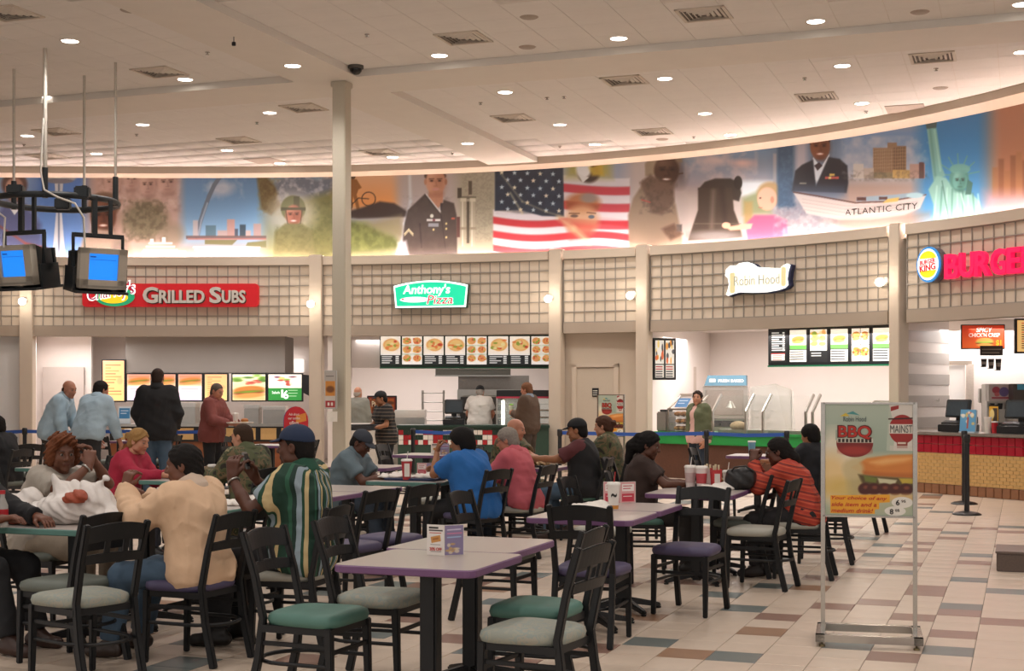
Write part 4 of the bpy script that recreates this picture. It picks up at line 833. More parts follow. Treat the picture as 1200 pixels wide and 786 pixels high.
for k in range(24):
    for r in range(3):
        c_ = ('#a81f26', '#ece6dc', '#1d3529')[(k*2+r*1+(k//2)) % 3] if r < 2 else ('#ece6dc', '#a81f26')[k % 2]
        o = link('tile', ts[c_], None, ct); o.location = (-hw+.06+k*.0945, .024, .79-.0945*r)
t = thing('fast_food_fridge', 'low white fridge cabinet beside the square column at the pizza stall', 'fridge', (gx(423, 25.8), 25.8, 0)); part('body', B().b2((-.27, 0, .05), (.27, .6, .94)), M('fridge_white', '#c9c4bb', .4), t, bevel=.02); part('lid', B().b2((-.28, -.01, .94), (.28, .62, .98)), M('fridge_lid', '#dcd7cf', .4), t, bevel=.01); part('kick_plate', B().b2((-.25, .04, 0), (.25, .56, .05)), BLACK, t)
t = thing('prep_cooler', 'steel topped prep cooler behind the pizza counter', 'cooler', (gx(480, 28.2), 28.2, 0)); part('body', B().b2((-.32, 0, .04), (.3, .7, 1.05)), STEEL, t, bevel=.015); part('lid', B().add([(-.32, 0, 1.05), (.3, 0, 1.05), (.3, .7, 1.05), (-.32, .7, 1.05), (-.32, .25, 1.2), (.3, .25, 1.2), (.3, .7, 1.2), (-.32, .7, 1.2)], [(3, 2, 1, 0), (4, 5, 6, 7), (0, 1, 5, 4), (1, 2, 6, 5), (2, 3, 7, 6), (3, 0, 4, 7)]), STEEL, t); part('foot_plate', B().b2((-.3, .05, 0), (.28, .65, .04)), BLACK, t)
t = thing('wire_rack', 'tall wire rack behind the pizza counter', 'rack', (gx(507, 29.2), 29.2, 0))
for x in (-.22, .22):
    for y in (0, .4): part('post', B().tube([(x, y, 0), (x, y, 1.6)], .012, 6), STEEL, t)
for k in range(7): part('shelf', B().tube([(-.22, 0, .4+.19*k), (.22, 0, .4+.19*k), (.22, .4, .4+.19*k), (-.22, .4, .4+.19*k)], .008, 5, closed=True), STEEL, t)
c = Can(0, 0, 36, 24, 4, '#c9581f'); c.rect(0, 0, 36, 24, '#8a2d1c'); c.rect(2, 2, 34, 22, '#c4662a'); food(c, 4, 4, 28, 16, 5, ('#e0a24a', '#5a3420', '#d8c08a', '#7a3a20'))
t = screen('poster', 'framed orange food poster on the wall behind the cap wearing worker', 'poster', 430, 463.5, 465, 486, 29.4, c, PR, .03); part('stand', B().b2((-.05, .035, -zat(474.5, 29.4)+.0), (.05, .09, -.12)), BLACK, t); fit('PIZZA', .3, .12, M('poster_cream', '#f0e2c0', .5, vary=0), t, (-.06, -.004, .03), ext=.001, bold=.02)
t = screen('column_poster', 'small food poster hung on the right side of the square column', 'poster', 379, 434, 395, 479, 20.05, (lambda q: (q.rect(0, 0, 16, 12, '#b9b2aa'), q.rect(1, 12, 15, 30, '#d08a3c'), q.ell(8, 22, 6, 4, '#7a4a24', 1, 1), q.rect(1, 36, 15, 44, '#a8282c'), q.line([(2, 6), (13, 6)], 1, '#6a6460'), q.rect(4, 38, 7, 42, '#e8e0d8'), q.rect(9, 38, 12, 42, '#e8e0d8'), q)[-1])(Can(0, 0, 16, 45, 4, '#cfc6bc')), PR, .03, fm=STEEL, frame=.012, rz=-TH)
tag(part('paper_notice', bx(383, 482, 395, 494, 20.05, .02), M('paper', '#e9e4da', .7), None), 'white paper notice below the poster on the square column', 'notice')

# --- bay with the service door
struct('wall_service_bay', box2(P2(655, YW(655)+.25), P2(757, YW(757)+.35), 0, ZH+.02, .12), CREAM)
pA, pB = Vector((*P2(655, YW(655)+.25), 0)), Vector((*P2(757, YW(757)+.35), 0)); tt = (pB-pA).normalized(); rzd = math.atan2(tt.y, tt.x)
d = thing('door_2', None, None, tuple(pA+tt*((pB-pA).length*.43)), rzd, kind='structure')
part('leaf', B().b2((-.39, -.03, 0), (.39, .02, 2.03)), M('door_cream', '#c4b7a6', .5, vary=.02), d, bevel=.006)
for x in (-.43, .43): part('jamb', B().b2((x-.05, -.06, 0), (x+.05, .02, 2.12)), CREAM, d, bevel=.008)
part('lintel', B().b2((-.48, -.06, 2.04), (.48, .02, 2.13)), CREAM, d, bevel=.008); part('handle', B().tube([(.33, -.04, 1.0), (.33, -.09, 1.0), (.24, -.09, 1.0)], .012, 8), STEEL, d)
pl = part('door_sign', B().b2((-.06, -.045, 1.47), (.07, -.03, 1.64)), BLACK, d, label='small black sign on the door'); 
for k in range(3): o = part('printed_line', B().b2((-.045, -.048, 1.5+.04*k), (.05, -.045, 1.515+.04*k)), M('print_white', '#d8d4cc', .6, vary=0), pl)

# --- stall 3 (sandwich carvery)
AN3 = math.atan2(-3.0, 4.3)
struct('wall_carvery_left', box2(P2(757, 27.0), P2(832, 31.0), 0, 2.86, .12), PINKW)
struct('wall_carvery_rear', box2(P2(832, 31.0), P2(1120, 27.6), 0, 2.86, .12), PINKW)
d = struct('door_3', box2(P2(795, 29.05), P2(809, 29.8), .95, 2.08, -.03), M('hatch', '#e4dad2', .5)); part('ledge', box2(P2(795, 29.0), P2(809, 29.75), 1.5, 1.53, -.06), TAUPE, d); part('jamb', box2(P2(808, 29.75), P2(814, 30.05), .95, 2.1, -.04), M('hatch_jamb', '#d2c4b8', .5), d)
def menu_c(seed):
    c = Can(0, 0, 24, 40, 3, '#1d1e1f')
    if seed == 0:
        for k in range(9): c.line([(4, 4+2.6*k), (13+4*(k % 3), 4+2.6*k)], 1.2, '#d9d9d4'); c.rect(18, 3.2+2.6*k, 21, 4.9+2.6*k, '#d9d9d4')
        c.rect(3, 29, 21, 37, '#e9e4dc'); c.line([(3, 29), (21, 29)], 1.2, '#b52a2a')
        for k in range(3): c.line([(5, 31.5+2.2*k), (17, 31.5+2.2*k)], .9, '#8a3a34')
    elif seed % 2: c.rect(1, 1, 23, 24, '#f6efe2'); c.rect(1, 19, 23, 24, '#5d9a4a'); sub(c, 3, 6, 18, 12); c.rect(1, 25, 23, 39, '#efece4'); [c.line([(2, 27+3*k), (19, 27+3*k)], 1.3, '#26282a') for k in range(4)]
    elif seed == 2: c.rect(1, 1, 23, 26, '#f3ece0'); [c.ell(6+11*(k % 2), 6+6*(k//2), 5, 2.6, '#e0b060', 1, .4) for k in range(6)]; food(c, 3, 3, 18, 18, 9); [c.line([(3, 29+3*k), (15, 29+3*k)], 1.2, '#c9c9c4') for k in range(2)]
    else:
        c.rect(1, 1, 23, 39, '#f3eadc'); [(sub(c, 1+11*a, 2+18*b_, 11, 14), food(c, 2+11*a, 6+18*b_, 8, 8, seed+a+b_)) for a in range(2) for b_ in range(2)]; c.line([(12, 0), (12, 40)], .7, '#1d1e1f'); c.line([(0, 20), (24, 20)], .7, '#1d1e1f')
    return c
A_, B_ = Vector((*P2(900, 27.4), 0)), Vector((*P2(1046, 26.1), 0)); tt = (B_-A_).normalized(); Lm = (B_-A_).length
t = thing('menu_board', 'long black lit menu board with prices and food pictures over the carvery', 'menu board', (*((A_+B_)/2).xy, zat(404.5, 26.75)), math.atan2(tt.y, tt.x)); hM = .74
part('frame', B().b2((-Lm/2, .004, -hM/2), (Lm/2, .12, hM/2)), BLACK, t, bevel=.008)
for k in range(6): menu_c(k).plane('menu_panel', Lm/6-.05, hM-.10, EM, t, (-Lm/2+(k+.5)*Lm/6, 0, 0))
part('under_rail', B().b2((-Lm/2, -.02, -hM/2-.03), (Lm/2, .1, -hM/2)), M('rail_green', '#1f6b4a', .4), t)
c = Can(0, 0, 24, 40, 3, '#1d1e1f'); 
for a in range(2): c.rect(1+12*a, 1, 11+12*a, 25, '#e9e4da'); food(c, 2+12*a, 3, 8, 20, 20+a, ('#d98a2c', '#3a3c40', '#c9552c', '#e8c070')); c.rect(1+12*a, 26, 11+12*a, 39, '#d8d2ca'); [c.line([(2+12*a, 28+2.4*k), (9+12*a, 28+2.4*k)], 1.1, '#9a2a2a' if k < 2 else '#26282a') for k in range(5)]
screen('wall_menu', 'small black two panel lit menu on the side wall left of the carvery', 'menu board', 764, 396, 794, 445, 27.2, c, EM, .10, rz=.35)
# carvery counter: brown front, green top
C1, C2 = Vector((*P2(762, 25.9), 0)), Vector((*P2(1045, 22.6), 0)); tt = (C2-C1).normalized(); Lc = (C2-C1).length; rc = math.atan2(tt.y, tt.x)
ct = thing('carvery_counter', 'brown counter with a bright green top edge at the carvery', 'counter', tuple((C1+C2)/2), rc)
part('front', B().b2((-Lc/2, .06, 0), (Lc/2, .75, .62)), M('counter_wood', '#5c3a2a', .5, vary=.1), ct); part('green_band', B().b2((-Lc/2, .0, .62), (Lc/2, .78, .82)), M('counter_bright_green', '#2c9a4c', .35, vary=.03), ct, bevel=.01); part('green_edge', B().b2((-Lc/2, -.03, .79), (Lc/2, .8, .84)), M('counter_bright_green', '#2c9a4c', .35, vary=.03), ct, bevel=.01)
def onc(px, back=0):
    """counter-local x of the point of the carvery counter seen at column px"""
    r = (px-600)/F; k = (C1.x-r*C1.y)/(r*tt.y-tt.x); return k-Lc/2
g = thing('sneeze_guard', 'glass sneeze guard on steel posts over the carvery counter', 'food guard', tuple((C1+C2)/2), rc)
for px in (833, 872, 892, 942, 950): part('post', B().bar([(onc(px), .06, .84), (onc(px), .06, 1.22), (onc(px)+.0, .32, 1.52)], .03, .05, up=(0, 1, 0)), STEEL, g)
for a, b_ in ((833, 890), (892, 946)):
    part('glass', B().add([(onc(a)+.03, .05, .86), (onc(b_)-.03, .05, .86), (onc(b_)-.03, .05, 1.24), (onc(a)+.03, .05, 1.24)], [(0, 1, 2, 3)]).add([(onc(a)+.03, .05, 1.24), (onc(b_)-.03, .05, 1.24), (onc(b_)-.03, .32, 1.5), (onc(a)+.03, .32, 1.5)], [(0, 1, 2, 3)]), GLASS('guard_glass', '#f4f4f2', .07), g)
    part('food_well', B().b2((onc(a)+.05, .15, .84), (onc(b_)-.05, .6, .9)), STEEL, g)
part('carved_roast', B().ell((onc(852), .35, .96), (.16, .12, .09), 12, 7), M('roast', '#c9b08c', .7, vary=.15), g); part('heat_lamp', B().lathe([(.02, .12), (.09, 0)], 14, c=(onc(845), .3, 1.28), cap=False), STEEL, g)
b_ = thing('bread_case', 'slanted glass bread case with loaves at the left of the carvery counter', 'display case', tuple((C1+C2)/2), rc); xa, xb = onc(781), onc(812)
part('frame', B().bar([(xa, .05, .84), (xa, .05, 1.25), (xa+.12, .3, 1.5)], .025, .03, up=(0, 1, 0)).bar([(xb, .05, .84), (xb, .05, 1.25), (xb+.12, .3, 1.5)], .025, .03, up=(0, 1, 0)).bar([(xa, .05, 1.25), (xb, .05, 1.25)], .025, .03), STEEL, b_)
part('glass', B().add([(xa, .05, .86), (xb, .05, .86), (xb, .05, 1.24), (xa, .05, 1.24)], [(0, 1, 2, 3)]), GLASS('guard_glass'), b_)
for k in range(3): part('shelf', B().b2((xa, .1, .85+.13*k), (xb, .5, .86+.13*k)), STEEL, b_)
for k in range(9): part('loaf', B().ell((xa+.12+.12*(k % 3)+.03*(k//3 % 2), .2, .905+.13*(k//3)), (.05, .12, .045), 10, 6), M('bread', '#b9814a', .7, vary=.15), b_)
c = Can(0, 0, 20, 14, 4, '#4f86bd'); c.line([(3, 4), (16, 4)], 1.4, '#cfe0ee'); c.line([(3, 8), (13, 8)], 1.2, '#cfe0ee'); c.plane('notice', .27, .22, PR, b_, ((xa+xb)/2+.0, .10, 1.37), (-.75, 0, 0))
t = thing('drink_urn', 'grey drink urn box left of the bread case', 'urn', tuple((C1+C2)/2), rc); part('body', B().b2((onc(762)+.06, .1, .84), (onc(779)-.03, .4, 1.2)), M('urn_grey', '#8f8a85', .4, .4), t, bevel=.02); part('lid', B().b2((onc(762)+.1, .15, 1.2), (onc(779)-.07, .35, 1.24)), DGREY, t, bevel=.01)
# oven and covered rack
t = thing('bread_oven', 'tall stainless bread oven with a blue header reading FRESH BAKED', 'oven', (gx(850, 28.3), 28.3, 0), -.2); 
part('base', B().b2((-.42, 0, .06), (.44, .8, 1.02)), STEEL, t, bevel=.012); part('upper_case', B().b2((-.45, 0, 1.04), (.45, .8, 1.68)), M('oven_case', '#cfc8c2', .35, .5), t, bevel=.012); part('door_glass', B().b2((-.38, -.012, 1.1), (.36, .0, 1.6)), M('oven_glass2', '#a79d95', .15), t, bevel=.006); part('handle', B().tube([(-.40, -.05, 1.12), (-.40, -.05, 1.6)], .014, 6), STEEL, t)
part('header', B().add([(-.42, -.02, 1.69), (.42, -.02, 1.69), (.42, .5, 1.69), (-.42, .5, 1.69), (-.36, .1, 1.90), (.40, .1, 1.90), (.42, .5, 1.90), (-.36, .5, 1.90)], [(3, 2, 1, 0), (4, 5, 6, 7), (0, 1, 5, 4), (1, 2, 6, 5), (2, 3, 7, 6), (3, 0, 4, 7)]), M('header_blue', '#3a687c', .5, vary=.03), t)
fit('FRESH BAKED', .50, .07, M('print_pale', '#e8eef0', .5, vary=0), t, (.11, .032, 1.79), (math.pi/2-.5, 0, 0), ext=.001, bold=.01); part('emblem', B().prism(rrect(.13, .09, .02), .02, .035), MATS['print_pale'], t).location = (-.26, .0, 1.79)
part('control_panel', B().b2((-.38, -.01, .86), (.38, 0, .99)), DGREY, t)
for k in range(4): part('knob', B().lathe([(.035, 0), (.03, .03)], 10, c=(-.3+.2*k, -.01, .92), R=Matrix.Rotation(math.pi/2, 3, 'X')), BLACK, t)
part('foot_frame', B().b2((-.4, .05, 0), (.42, .75, .06)), BLACK, t)
t = thing('bakery_rack', 'tall bakery rack covered in clear plastic beside the bread oven', 'rack', (gx(903, 27.6), 27.6, 0), -.3)
part('cover', B().add([(-.42, -.02, .3), (.44, .0, .3), (.46, .5, .3), (-.42, .5, .3), (-.40, .0, 1.66), (.1, .02, 1.72), (.38, .48, 1.6), (-.36, .5, 1.68), (.40, .0, 1.62)], [(0, 1, 8, 5, 4), (1, 2, 6, 8), (2, 3, 7, 6), (3, 0, 4, 7), (4, 5, 7), (5, 8, 6, 7)]), GLASS('plastic_cover', '#f6f2ef', .38), t)
for x in (-.38, .38): part('post', B().b2((x-.015, .2, 0), (x+.015, .23, 1.6)), STEEL, t)
for k in range(9): part('tray', B().b2((-.36, .03, .4+.13*k), (.0, .46, .415+.13*k)), STEEL, t); part('tray', B().b2((.04, .03, .4+.13*k), (.36, .46, .415+.13*k)), M('tray_pale', '#e2dcd6', .4), t)
t = thing('glass_merchandiser', 'low glass topped display case behind the poster stand at the carvery end', 'display case', (gx(1024, 24.3), 24.3, 0), rc); part('cabinet', B().b2((-.35, 0, 0), (.35, .5, 1.12)), M('case_white', '#d8d2c8', .4), t); part('glass_top', B().add([(-.36, -.02, 1.13), (.36, -.02, 1.13), (.3, .4, 1.4), (-.2, .4, 1.4)], [(0, 1, 2, 3)]), GLASS('guard_glass'), t); part('rail', B().tube([(-.36, -.02, 1.13), (.36, -.02, 1.13), (.3, .4, 1.4), (-.2, .4, 1.4)], .018, 6, closed=True), STEEL, t)

# --- stall 4 (burgers)
def stripes():
    c = Can(0, 0, 60, 90, 2, '#d6cdc6')
    for k in range(7): c.rect(0, 3+26*k/2, 60, 9.5+26*k/2, '#b3aca6')
    return c
q0, q1 = Vector((*P2(1058, 23.7), 0)), Vector((*P2(1112, 25.0), 0))
struct('wall_striped', box2(q0.xy, q1.xy, 0, 2.86, .1), M('stripe_light', '#d9d0c9', .4, vary=.02))
tt = (q1-q0).normalized(); n_ = Vector((-tt.y, tt.x, 0)); w = (q1-q0).length
sw = thing('trim_1', None, None, tuple((q0+q1)/2-n_*.006), math.atan2(tt.y, tt.x), kind='structure')
for k in range(6): part('stripe_band', B().b2((-w/2, -.004, 2.42-.37*k), (w/2, .004, 2.61-.37*k)), M('stripe_grey', '#aaa39d', .35, vary=.03), sw)
part('hook', B().tube([(.35, -.01, 1.42), (.35, -.06, 1.40), (.35, -.06, 1.45)], .01, 6), STEEL, sw)
struct('wall_burger_rear', box2(P2(1112, 25.4), P2(1420, 24.2), 0, 2.86, .1), PINKW)
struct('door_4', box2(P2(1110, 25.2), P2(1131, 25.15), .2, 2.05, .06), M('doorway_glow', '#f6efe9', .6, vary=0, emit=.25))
struct('trim_2', box2(P2(1110, 25.12), P2(1139, 25.08), 2.05, 2.12, .06), TAUPE); struct('wall_jamb', box2(P2(1132, 25.1), P2(1141, 25.05), 0, 2.06, .1), M('jamb_cream', '#ddd0c4', .5))
c = Can(0, 0, 50, 32, 4, '#c8431f'); c.fade(0, 0, 50, 32, '#b8331c', '#d9622a', 2); c.ell(27, 22, 10, 4.5, '#d99a4e', 1, .6); c.ell(27, 25, 10, 2, '#7d4020', 1, .5); c.ell(27, 23.6, 10.5, 1.3, '#9fb04a', 1, .4); c.ell(27, 27.5, 9.5, 2.6, '#d99a4e', 1, .5)
t = screen('wall_poster', 'red and orange poster of a spicy chicken burger on the burger stall wall', 'poster', 1127, 380, 1177, 409, 24.4, c, ATTR('lit_poster', .4, emit=.55), .05, frame=.018, rz=-.12)
PW = M('poster_white', '#f7ece0', .5, vary=0, emit=.3); fit('SPICY', .27, .08, PW, t, (.02, -.004, .12), ext=.001, bold=.012, shear=.2); fit("CHICK'N CRISP", .52, .07, PW, t, (.02, -.004, .03), ext=.001, bold=.012); fit('$1', .09, .11, M('poster_gold', '#f2b22a', .5, vary=0, emit=.3), t, (.26, -.004, -.11), ext=.001, bold=.03)
t = screen('small_sign', 'small dark brown sign below the red burger poster', 'sign', 1149, 405, 1175, 416.5, 24.2, (lambda q: (q.line([(2, 4), (22, 4)], 1.2, '#8a7a68'), q.line([(2, 8), (20, 8)], 1.2, '#8a7a68'), q)[-1])(Can(0, 0, 24, 11, 4, '#33241d')), PR, .03, frame=.008, rz=-.12)
for k, (x, h) in enumerate(((1153, 9), (1161.5, 11), (1170, 13))):
    Y = 24.3; t = thing('cup_sample', ('small', 'medium', 'large')[k]+' dark sample cup in the row of three under the small brown sign', 'cup', (gx(x, Y), Y, zat(421+h, Y)), 0, 'sample cups on the burger stall wall'); hh = h/F*Y
    part('cup', B().lathe([(.038, 0), (.052, hh), (.055, hh+.01)], 12), M('cup_dark', '#2b2321', .4), t); part('band', B().lathe([(.045, hh*.35), (.049, hh*.7)], 12, cap=False), M('cup_band', '#8a7f76', .4), t); part('bracket', B().b2((-.02, .03, 0), (.02, .14, .02)), STEEL, t)
c = Can(0, 0, 20, 42, 4, '#f2c27a'); [c.line([(3, 4+3*k), (17, 4+3*k)], 1.2, '#3a2a1c' if k % 4 else '#a8322a') for k in range(12)]
screen('menu_board', 'yellow lit menu board edge at the right margin above the burger counter', 'menu board', 1190, 373, 1236, 414, 22.9, c, EM, .08)
# drinks machine
t = thing('soda_machine', 'steel soda dispenser with fruit pictures behind the burger counter', 'drink dispenser', (gx(1176, 23.9), 23.9, 0), -.12)
part('stand', B().b2((-.24, .05, 0), (.75, .6, .98)), STEEL, t); part('body', B().b2((-.24, .15, .98), (.18, .6, 1.70)), STEEL, t, bevel=.01); part('head', B().b2((-.24, .0, 1.40), (.14, .3, 1.70)), M('machine_grey', '#c6c0bc', .4), t, bevel=.01)
c = Can(0, 0, 24, 18, 4, '#c9b9bb'); c.ell(7, 6, 4.5, 4, '#b4485a', 1, .4); c.ell(16, 8, 5.5, 5.5, '#6f5f9a', 1, .4); c.rect(2, 14, 22, 16, '#a8485a'); c.ell(8, 11, 3, 2.4, '#c96a74', 1, .3); c.plane('fruit_picture', .34, .26, PR, t, (-.05, -.004, 1.55))
for k in range(3): part('nozzle', B().lathe([(.03, 0), (.04, .1)], 8, c=(-.17+.13*k, .05, 1.27)), BLACK, t)
part('drip_tray', B().b2((-.22, -.02, 1.0), (.16, .2, 1.04)), DGREY, t)
t = thing('drink_cooler', 'second steel drink machine with a blue label at the right edge', 'drink dispenser', (gx(1210, 23.6), 23.6, .98)); part('body', B().b2((-.3, .02, 0), (.5, .5, .42)), M('machine_grey', '#c6c0bc', .4), t, bevel=.01); part('top_case', B().b2((-.3, .05, .44), (.5, .5, .72)), M('machine_dark', '#5a5350', .3), t, bevel=.01); part('blue_label', B().b2((-.24, .03, .62), (.4, .05, .71)), M('label_blue', '#4fa6c9', .5), t); part('cup_stack', B().lathe([(.06, .46), (.075, .56), (.05, .6)], 12, c=(-.05, .0, 0)), WHITE, t)
tag(part('towel_dispenser', bx(1148, 455, 1154, 472, 24.6, .1), STEEL, None, bevel=.01), 'steel dispenser box on the wall left of the soda machine', 'dispenser')
# burger counter: steel top, red tiles, cream bricks, brown base tiles
K1, K2 = Vector((*P2(1050, 22.35), 0)), Vector((*P2(1290, 19.1), 0)); tt = (K2-K1).normalized(); Lk = (K2-K1).length; rk = math.atan2(tt.y, tt.x)
ct = thing('burger_counter', 'tiled counter with red band, yellow brick front and steel top at right', 'counter', tuple(K1), rk)
part('core', B().b2((0, .03, 0), (Lk, .8, .90)), M('mortar', '#cfc0a8', .7), ct); part('worktop', B().b2((-.02, -.05, .90), (Lk, .84, .945)), M('counter_steel', '#9a948e', .3, .6), ct, bevel=.006)
rt = B().box((0, .02, 0), (.138, .03, .128)).mesh('red_tile', .004); rt.materials.append(M('tile_red', '#a3122b', .25, vary=.05, scale=4))
for k in range(int(Lk/.145)):
    for r in range(2): link('red_tile', rt, None, ct).location = (.075+.145*k, 0, .83-.135*r)
ym = B(); n = 0
for r in range(9):
    for k in range(int(Lk/.12)): ym.box((.06+.12*k+(.06 if r % 2 else 0), .024, .60-.0525*r), (.115, .02, .049))
tag(part('brick_field', ym, M('brick_yellow', '#c9a266', .5, vary=.05, scale=8), ct), kind='stuff')
bt = B().box((0, .012, 0), (.142, .05, .145)).mesh('base_tile', .006); bt.materials.append(M('tile_brown', '#8a5f43', .4, vary=.15, scale=3))
for k in range(int(Lk/.15)): link('base_tile', bt, None, ct).location = (.08+.15*k, 0, .076)
for px, lb, k in ((1105, 'black cash register at the left end of the burger counter', 1.15), (1178, 'black cash register at the right side of the burger counter', 1.35)):
    r = (px-600)/F; a = (K1.x-r*K1.y)/(r*tt.y-tt.x); p = K1+tt*a+Vector((-tt.y, tt.x, 0))*.3; register(lb, px, p.y, .945, rk+.2, k).location = (p.x, p.y, .945)
def onk(px, back=.15):
    r = (px-600)/F; a = (K1.x-r*K1.y)/(r*tt.y-tt.x); return K1+tt*a+Vector((-tt.y, tt.x, 0))*back
p = onk(1127); t = thing('counter_poster', 'blue picture card standing on the burger counter', 'poster', (p.x, p.y, .945), rk); c = Can(0, 0, 20, 24, 4, '#5d9bc4'); food(c, 3, 3, 14, 12, 41, ('#e9e2d0', '#c94a3a', '#e0c070')); c.rect(9, 8, 11, 20, '#a84a3a'); c.plane('card', .30, .34, PR, t, (0, -.02, .18), (-.1, 0, 0)); part('stand', B().box((0, 0, .17), (.30, .015, .34), Matrix.Rotation(-.1, 3, 'X')).box((0, 0, .01), (.3, .1, .02)), M('clear_acrylic', '#c9d2d8', .2), t)
for px, lb, cc, r_, h in ((1144, 'white paper cup stack on the burger counter', '#eae4da', .055, .22), (1152, 'red and white straw box on the burger counter', '#b8202c', .05, .16)):
    p = onk(px, .25); t = thing('cup_stack' if r_ > .052 else 'straw_box', lb, 'cups' if r_ > .052 else 'box', (p.x, p.y, .945)); part('body', B().lathe([(r_*.8, 0), (r_, h), (r_*1.05, h+.01)], 14), M('counter_item_'+cc[1:], cc, .5), t); part('rim', B().lathe([(r_*1.06, h), (r_*1.06, h+.02)], 14), WHITE, t)
p = onk(1143, .4); t = thing('standing_card', 'yellow picture card behind the white cups on the burger counter', 'poster', (p.x, p.y, .945), rk); c = Can(0, 0, 12, 18, 4, '#e0a838'); c.rect(5, 2, 11, 16, '#4a3c30'); c.ell(4, 8, 3, 5, '#f0d890', 1, .5); c.plane('card', .17, .26, PR, t, (0, -.008, .27)); part('stand', B().box((0, .004, .21), (.17, .01, .42)), BLACK, t)
# ================================================================ FURNITURE
CHB = M('chair_black', '#090b0e', .5, vary=.08, scale=20)
SEATC = {'marble': RAMP('seat_marble', [(0, '#90948a'), (.42, '#97988b'), (.5, '#8c948d'), (.58, '#9b978a'), (.66, '#90958b')], 'noise', 14), 'green': M('seat_green', '#4f776c', .55, vary=.05, scale=8), 'purple': M('seat_purple', '#4d4663', .55, vary=.06, scale=8), 'pale': M('seat_pale', '#a3a196', .55, vary=.05, scale=8), 'dark': M('seat_dark', '#5f655d', .55, vary=.06, scale=8)}
def seat_mesh():
    b = B(); n = 32; rings = []
    for z, k in ((.418, .90), (.422, .97), (.445, 1.0), (.468, .97), (.480, .86), (.486, .6), (.488, .25)):
        r = []
        for j in range(n):
            q = 2*math.pi*j/n; c, s = math.cos(q), math.sin(q); ex = 2/4.5
            x = .215*math.copysign(abs(c)**ex, c); y = .21*math.copysign(abs(s)**ex, s); x *= 1+.10*y/.21
            r.append((x*k, y*k, z))
        rings.append(r)
    vs = [p for r in rings for p in r]; fs = [(i*n+j, i*n+(j+1) % n, (i+1)*n+(j+1) % n, (i+1)*n+j) for i in range(len(rings)-1) for j in range(n)]
    b.add(vs, fs, True); b.add(rings[-1], [tuple(range(n))], True); b.add(rings[0], [tuple(range(n-1, -1, -1))]); return b
def backpt(x, z):
    """point on the gently curved back, height z"""
    return Vector((x, -.205-.10*((z-.45)/.43)-.025*(1-(x/.19)**2), z))
def rail(z0, z1, arch=0, x=.178, th=.02):
    b = B(); n = 10; vs = []; 
    for k in range(n+1):
        xx = -x+2*x*k/n; top = z1+arch*(1-(xx/x)**2); lo = z0+arch*.6*(1-(xx/x)**2)
        for z, dy in ((lo, -th/2), (lo, th/2), (top, th/2), (top, -th/2)): p = backpt(xx, z); vs.append((p.x, p.y+dy, p.z))
    fs = [(4*k+j, 4*k+4+j, 4*k+4+(j+1) % 4, 4*k+(j+1) % 4) for k in range(n) for j in range(4)]+[(0, 1, 2, 3), (4*n+3, 4*n+2, 4*n+1, 4*n)]
    return b.add(vs, fs)
CH_PARTS = []
def mk(name, b, bevel=0):
    me = b.mesh(name, bevel); me.materials.append(CHB); CH_PARTS.append((name, me))
mk('top_rail', rail(.765, .85, .022), .004); mk('mid_rail', rail(.655, .705, .01), .004)
for x in (-.058, .058): p0, p1 = backpt(x, .69), backpt(x, .79); mk('back_slat', B().bar([p0, p1], .034, .014, up=(0, 1, 0)), .003)
for s in (-1, 1):
    mk('rear_leg', B().bar([(s*.185, -.285, 0), (s*.182, -.225, .25), (s*.18, -.20, .45), (s*.183, -.245, .66), (s*.190, -.31, .868)], .036, .042, up=(0, 1, 0), w2=.034, h2=.03), .005)
    mk('front_leg', B().bar([(s*.192, .185, 0), (s*.190, .172, .42)], .03, .03, up=(0, 1, 0), w2=.04, h2=.04), .005)
    mk('side_stretcher', B().bar([(s*.19, .175, .33), (s*.182, -.21, .33)], .016, .022), .003)
mk('seat_frame', B().b2((-.195, -.20, .385), (.195, -.17, .42)).b2((-.2, .15, .385), (.2, .18, .42)).b2((-.2, -.2, .385), (-.17, .18, .42)).b2((.17, -.2, .385), (.2, .18, .42)))
mk('front_stretcher', B().bar([(-.19, .178, .30), (.19, .178, .30)], .016, .022), .003)
mk('foot_hoop', B().tube([(-.188, .17, .235), (-.188, -.05, .235)]+[(.188*math.cos(math.pi+math.pi*k/10), -.10+.19*math.sin(math.pi+math.pi*k/10), .235) for k in range(11)]+[(.188, -.05, .235), (.188, .17, .235)], .0105, 8))
smesh = {}
for k, m_ in SEATC.items(): me = seat_mesh().mesh('seat'); me.materials.append(m_); smesh[k] = me
def chair(x, y, phi, col, label, group='cafe chairs'):
    t = thing('cafe_chair', label, 'chair', (x, y, 0), -math.radians(phi), group)
    link('seat', smesh[col], None, t, )
    for n_, me in CH_PARTS: link(n_, me, None, t)
    return t
def chp(px, py, phi, col, label, z=.46):
    Y = (CH-z)*F/(py-HY); return chair(gx(px, Y), Y, phi, col, label)

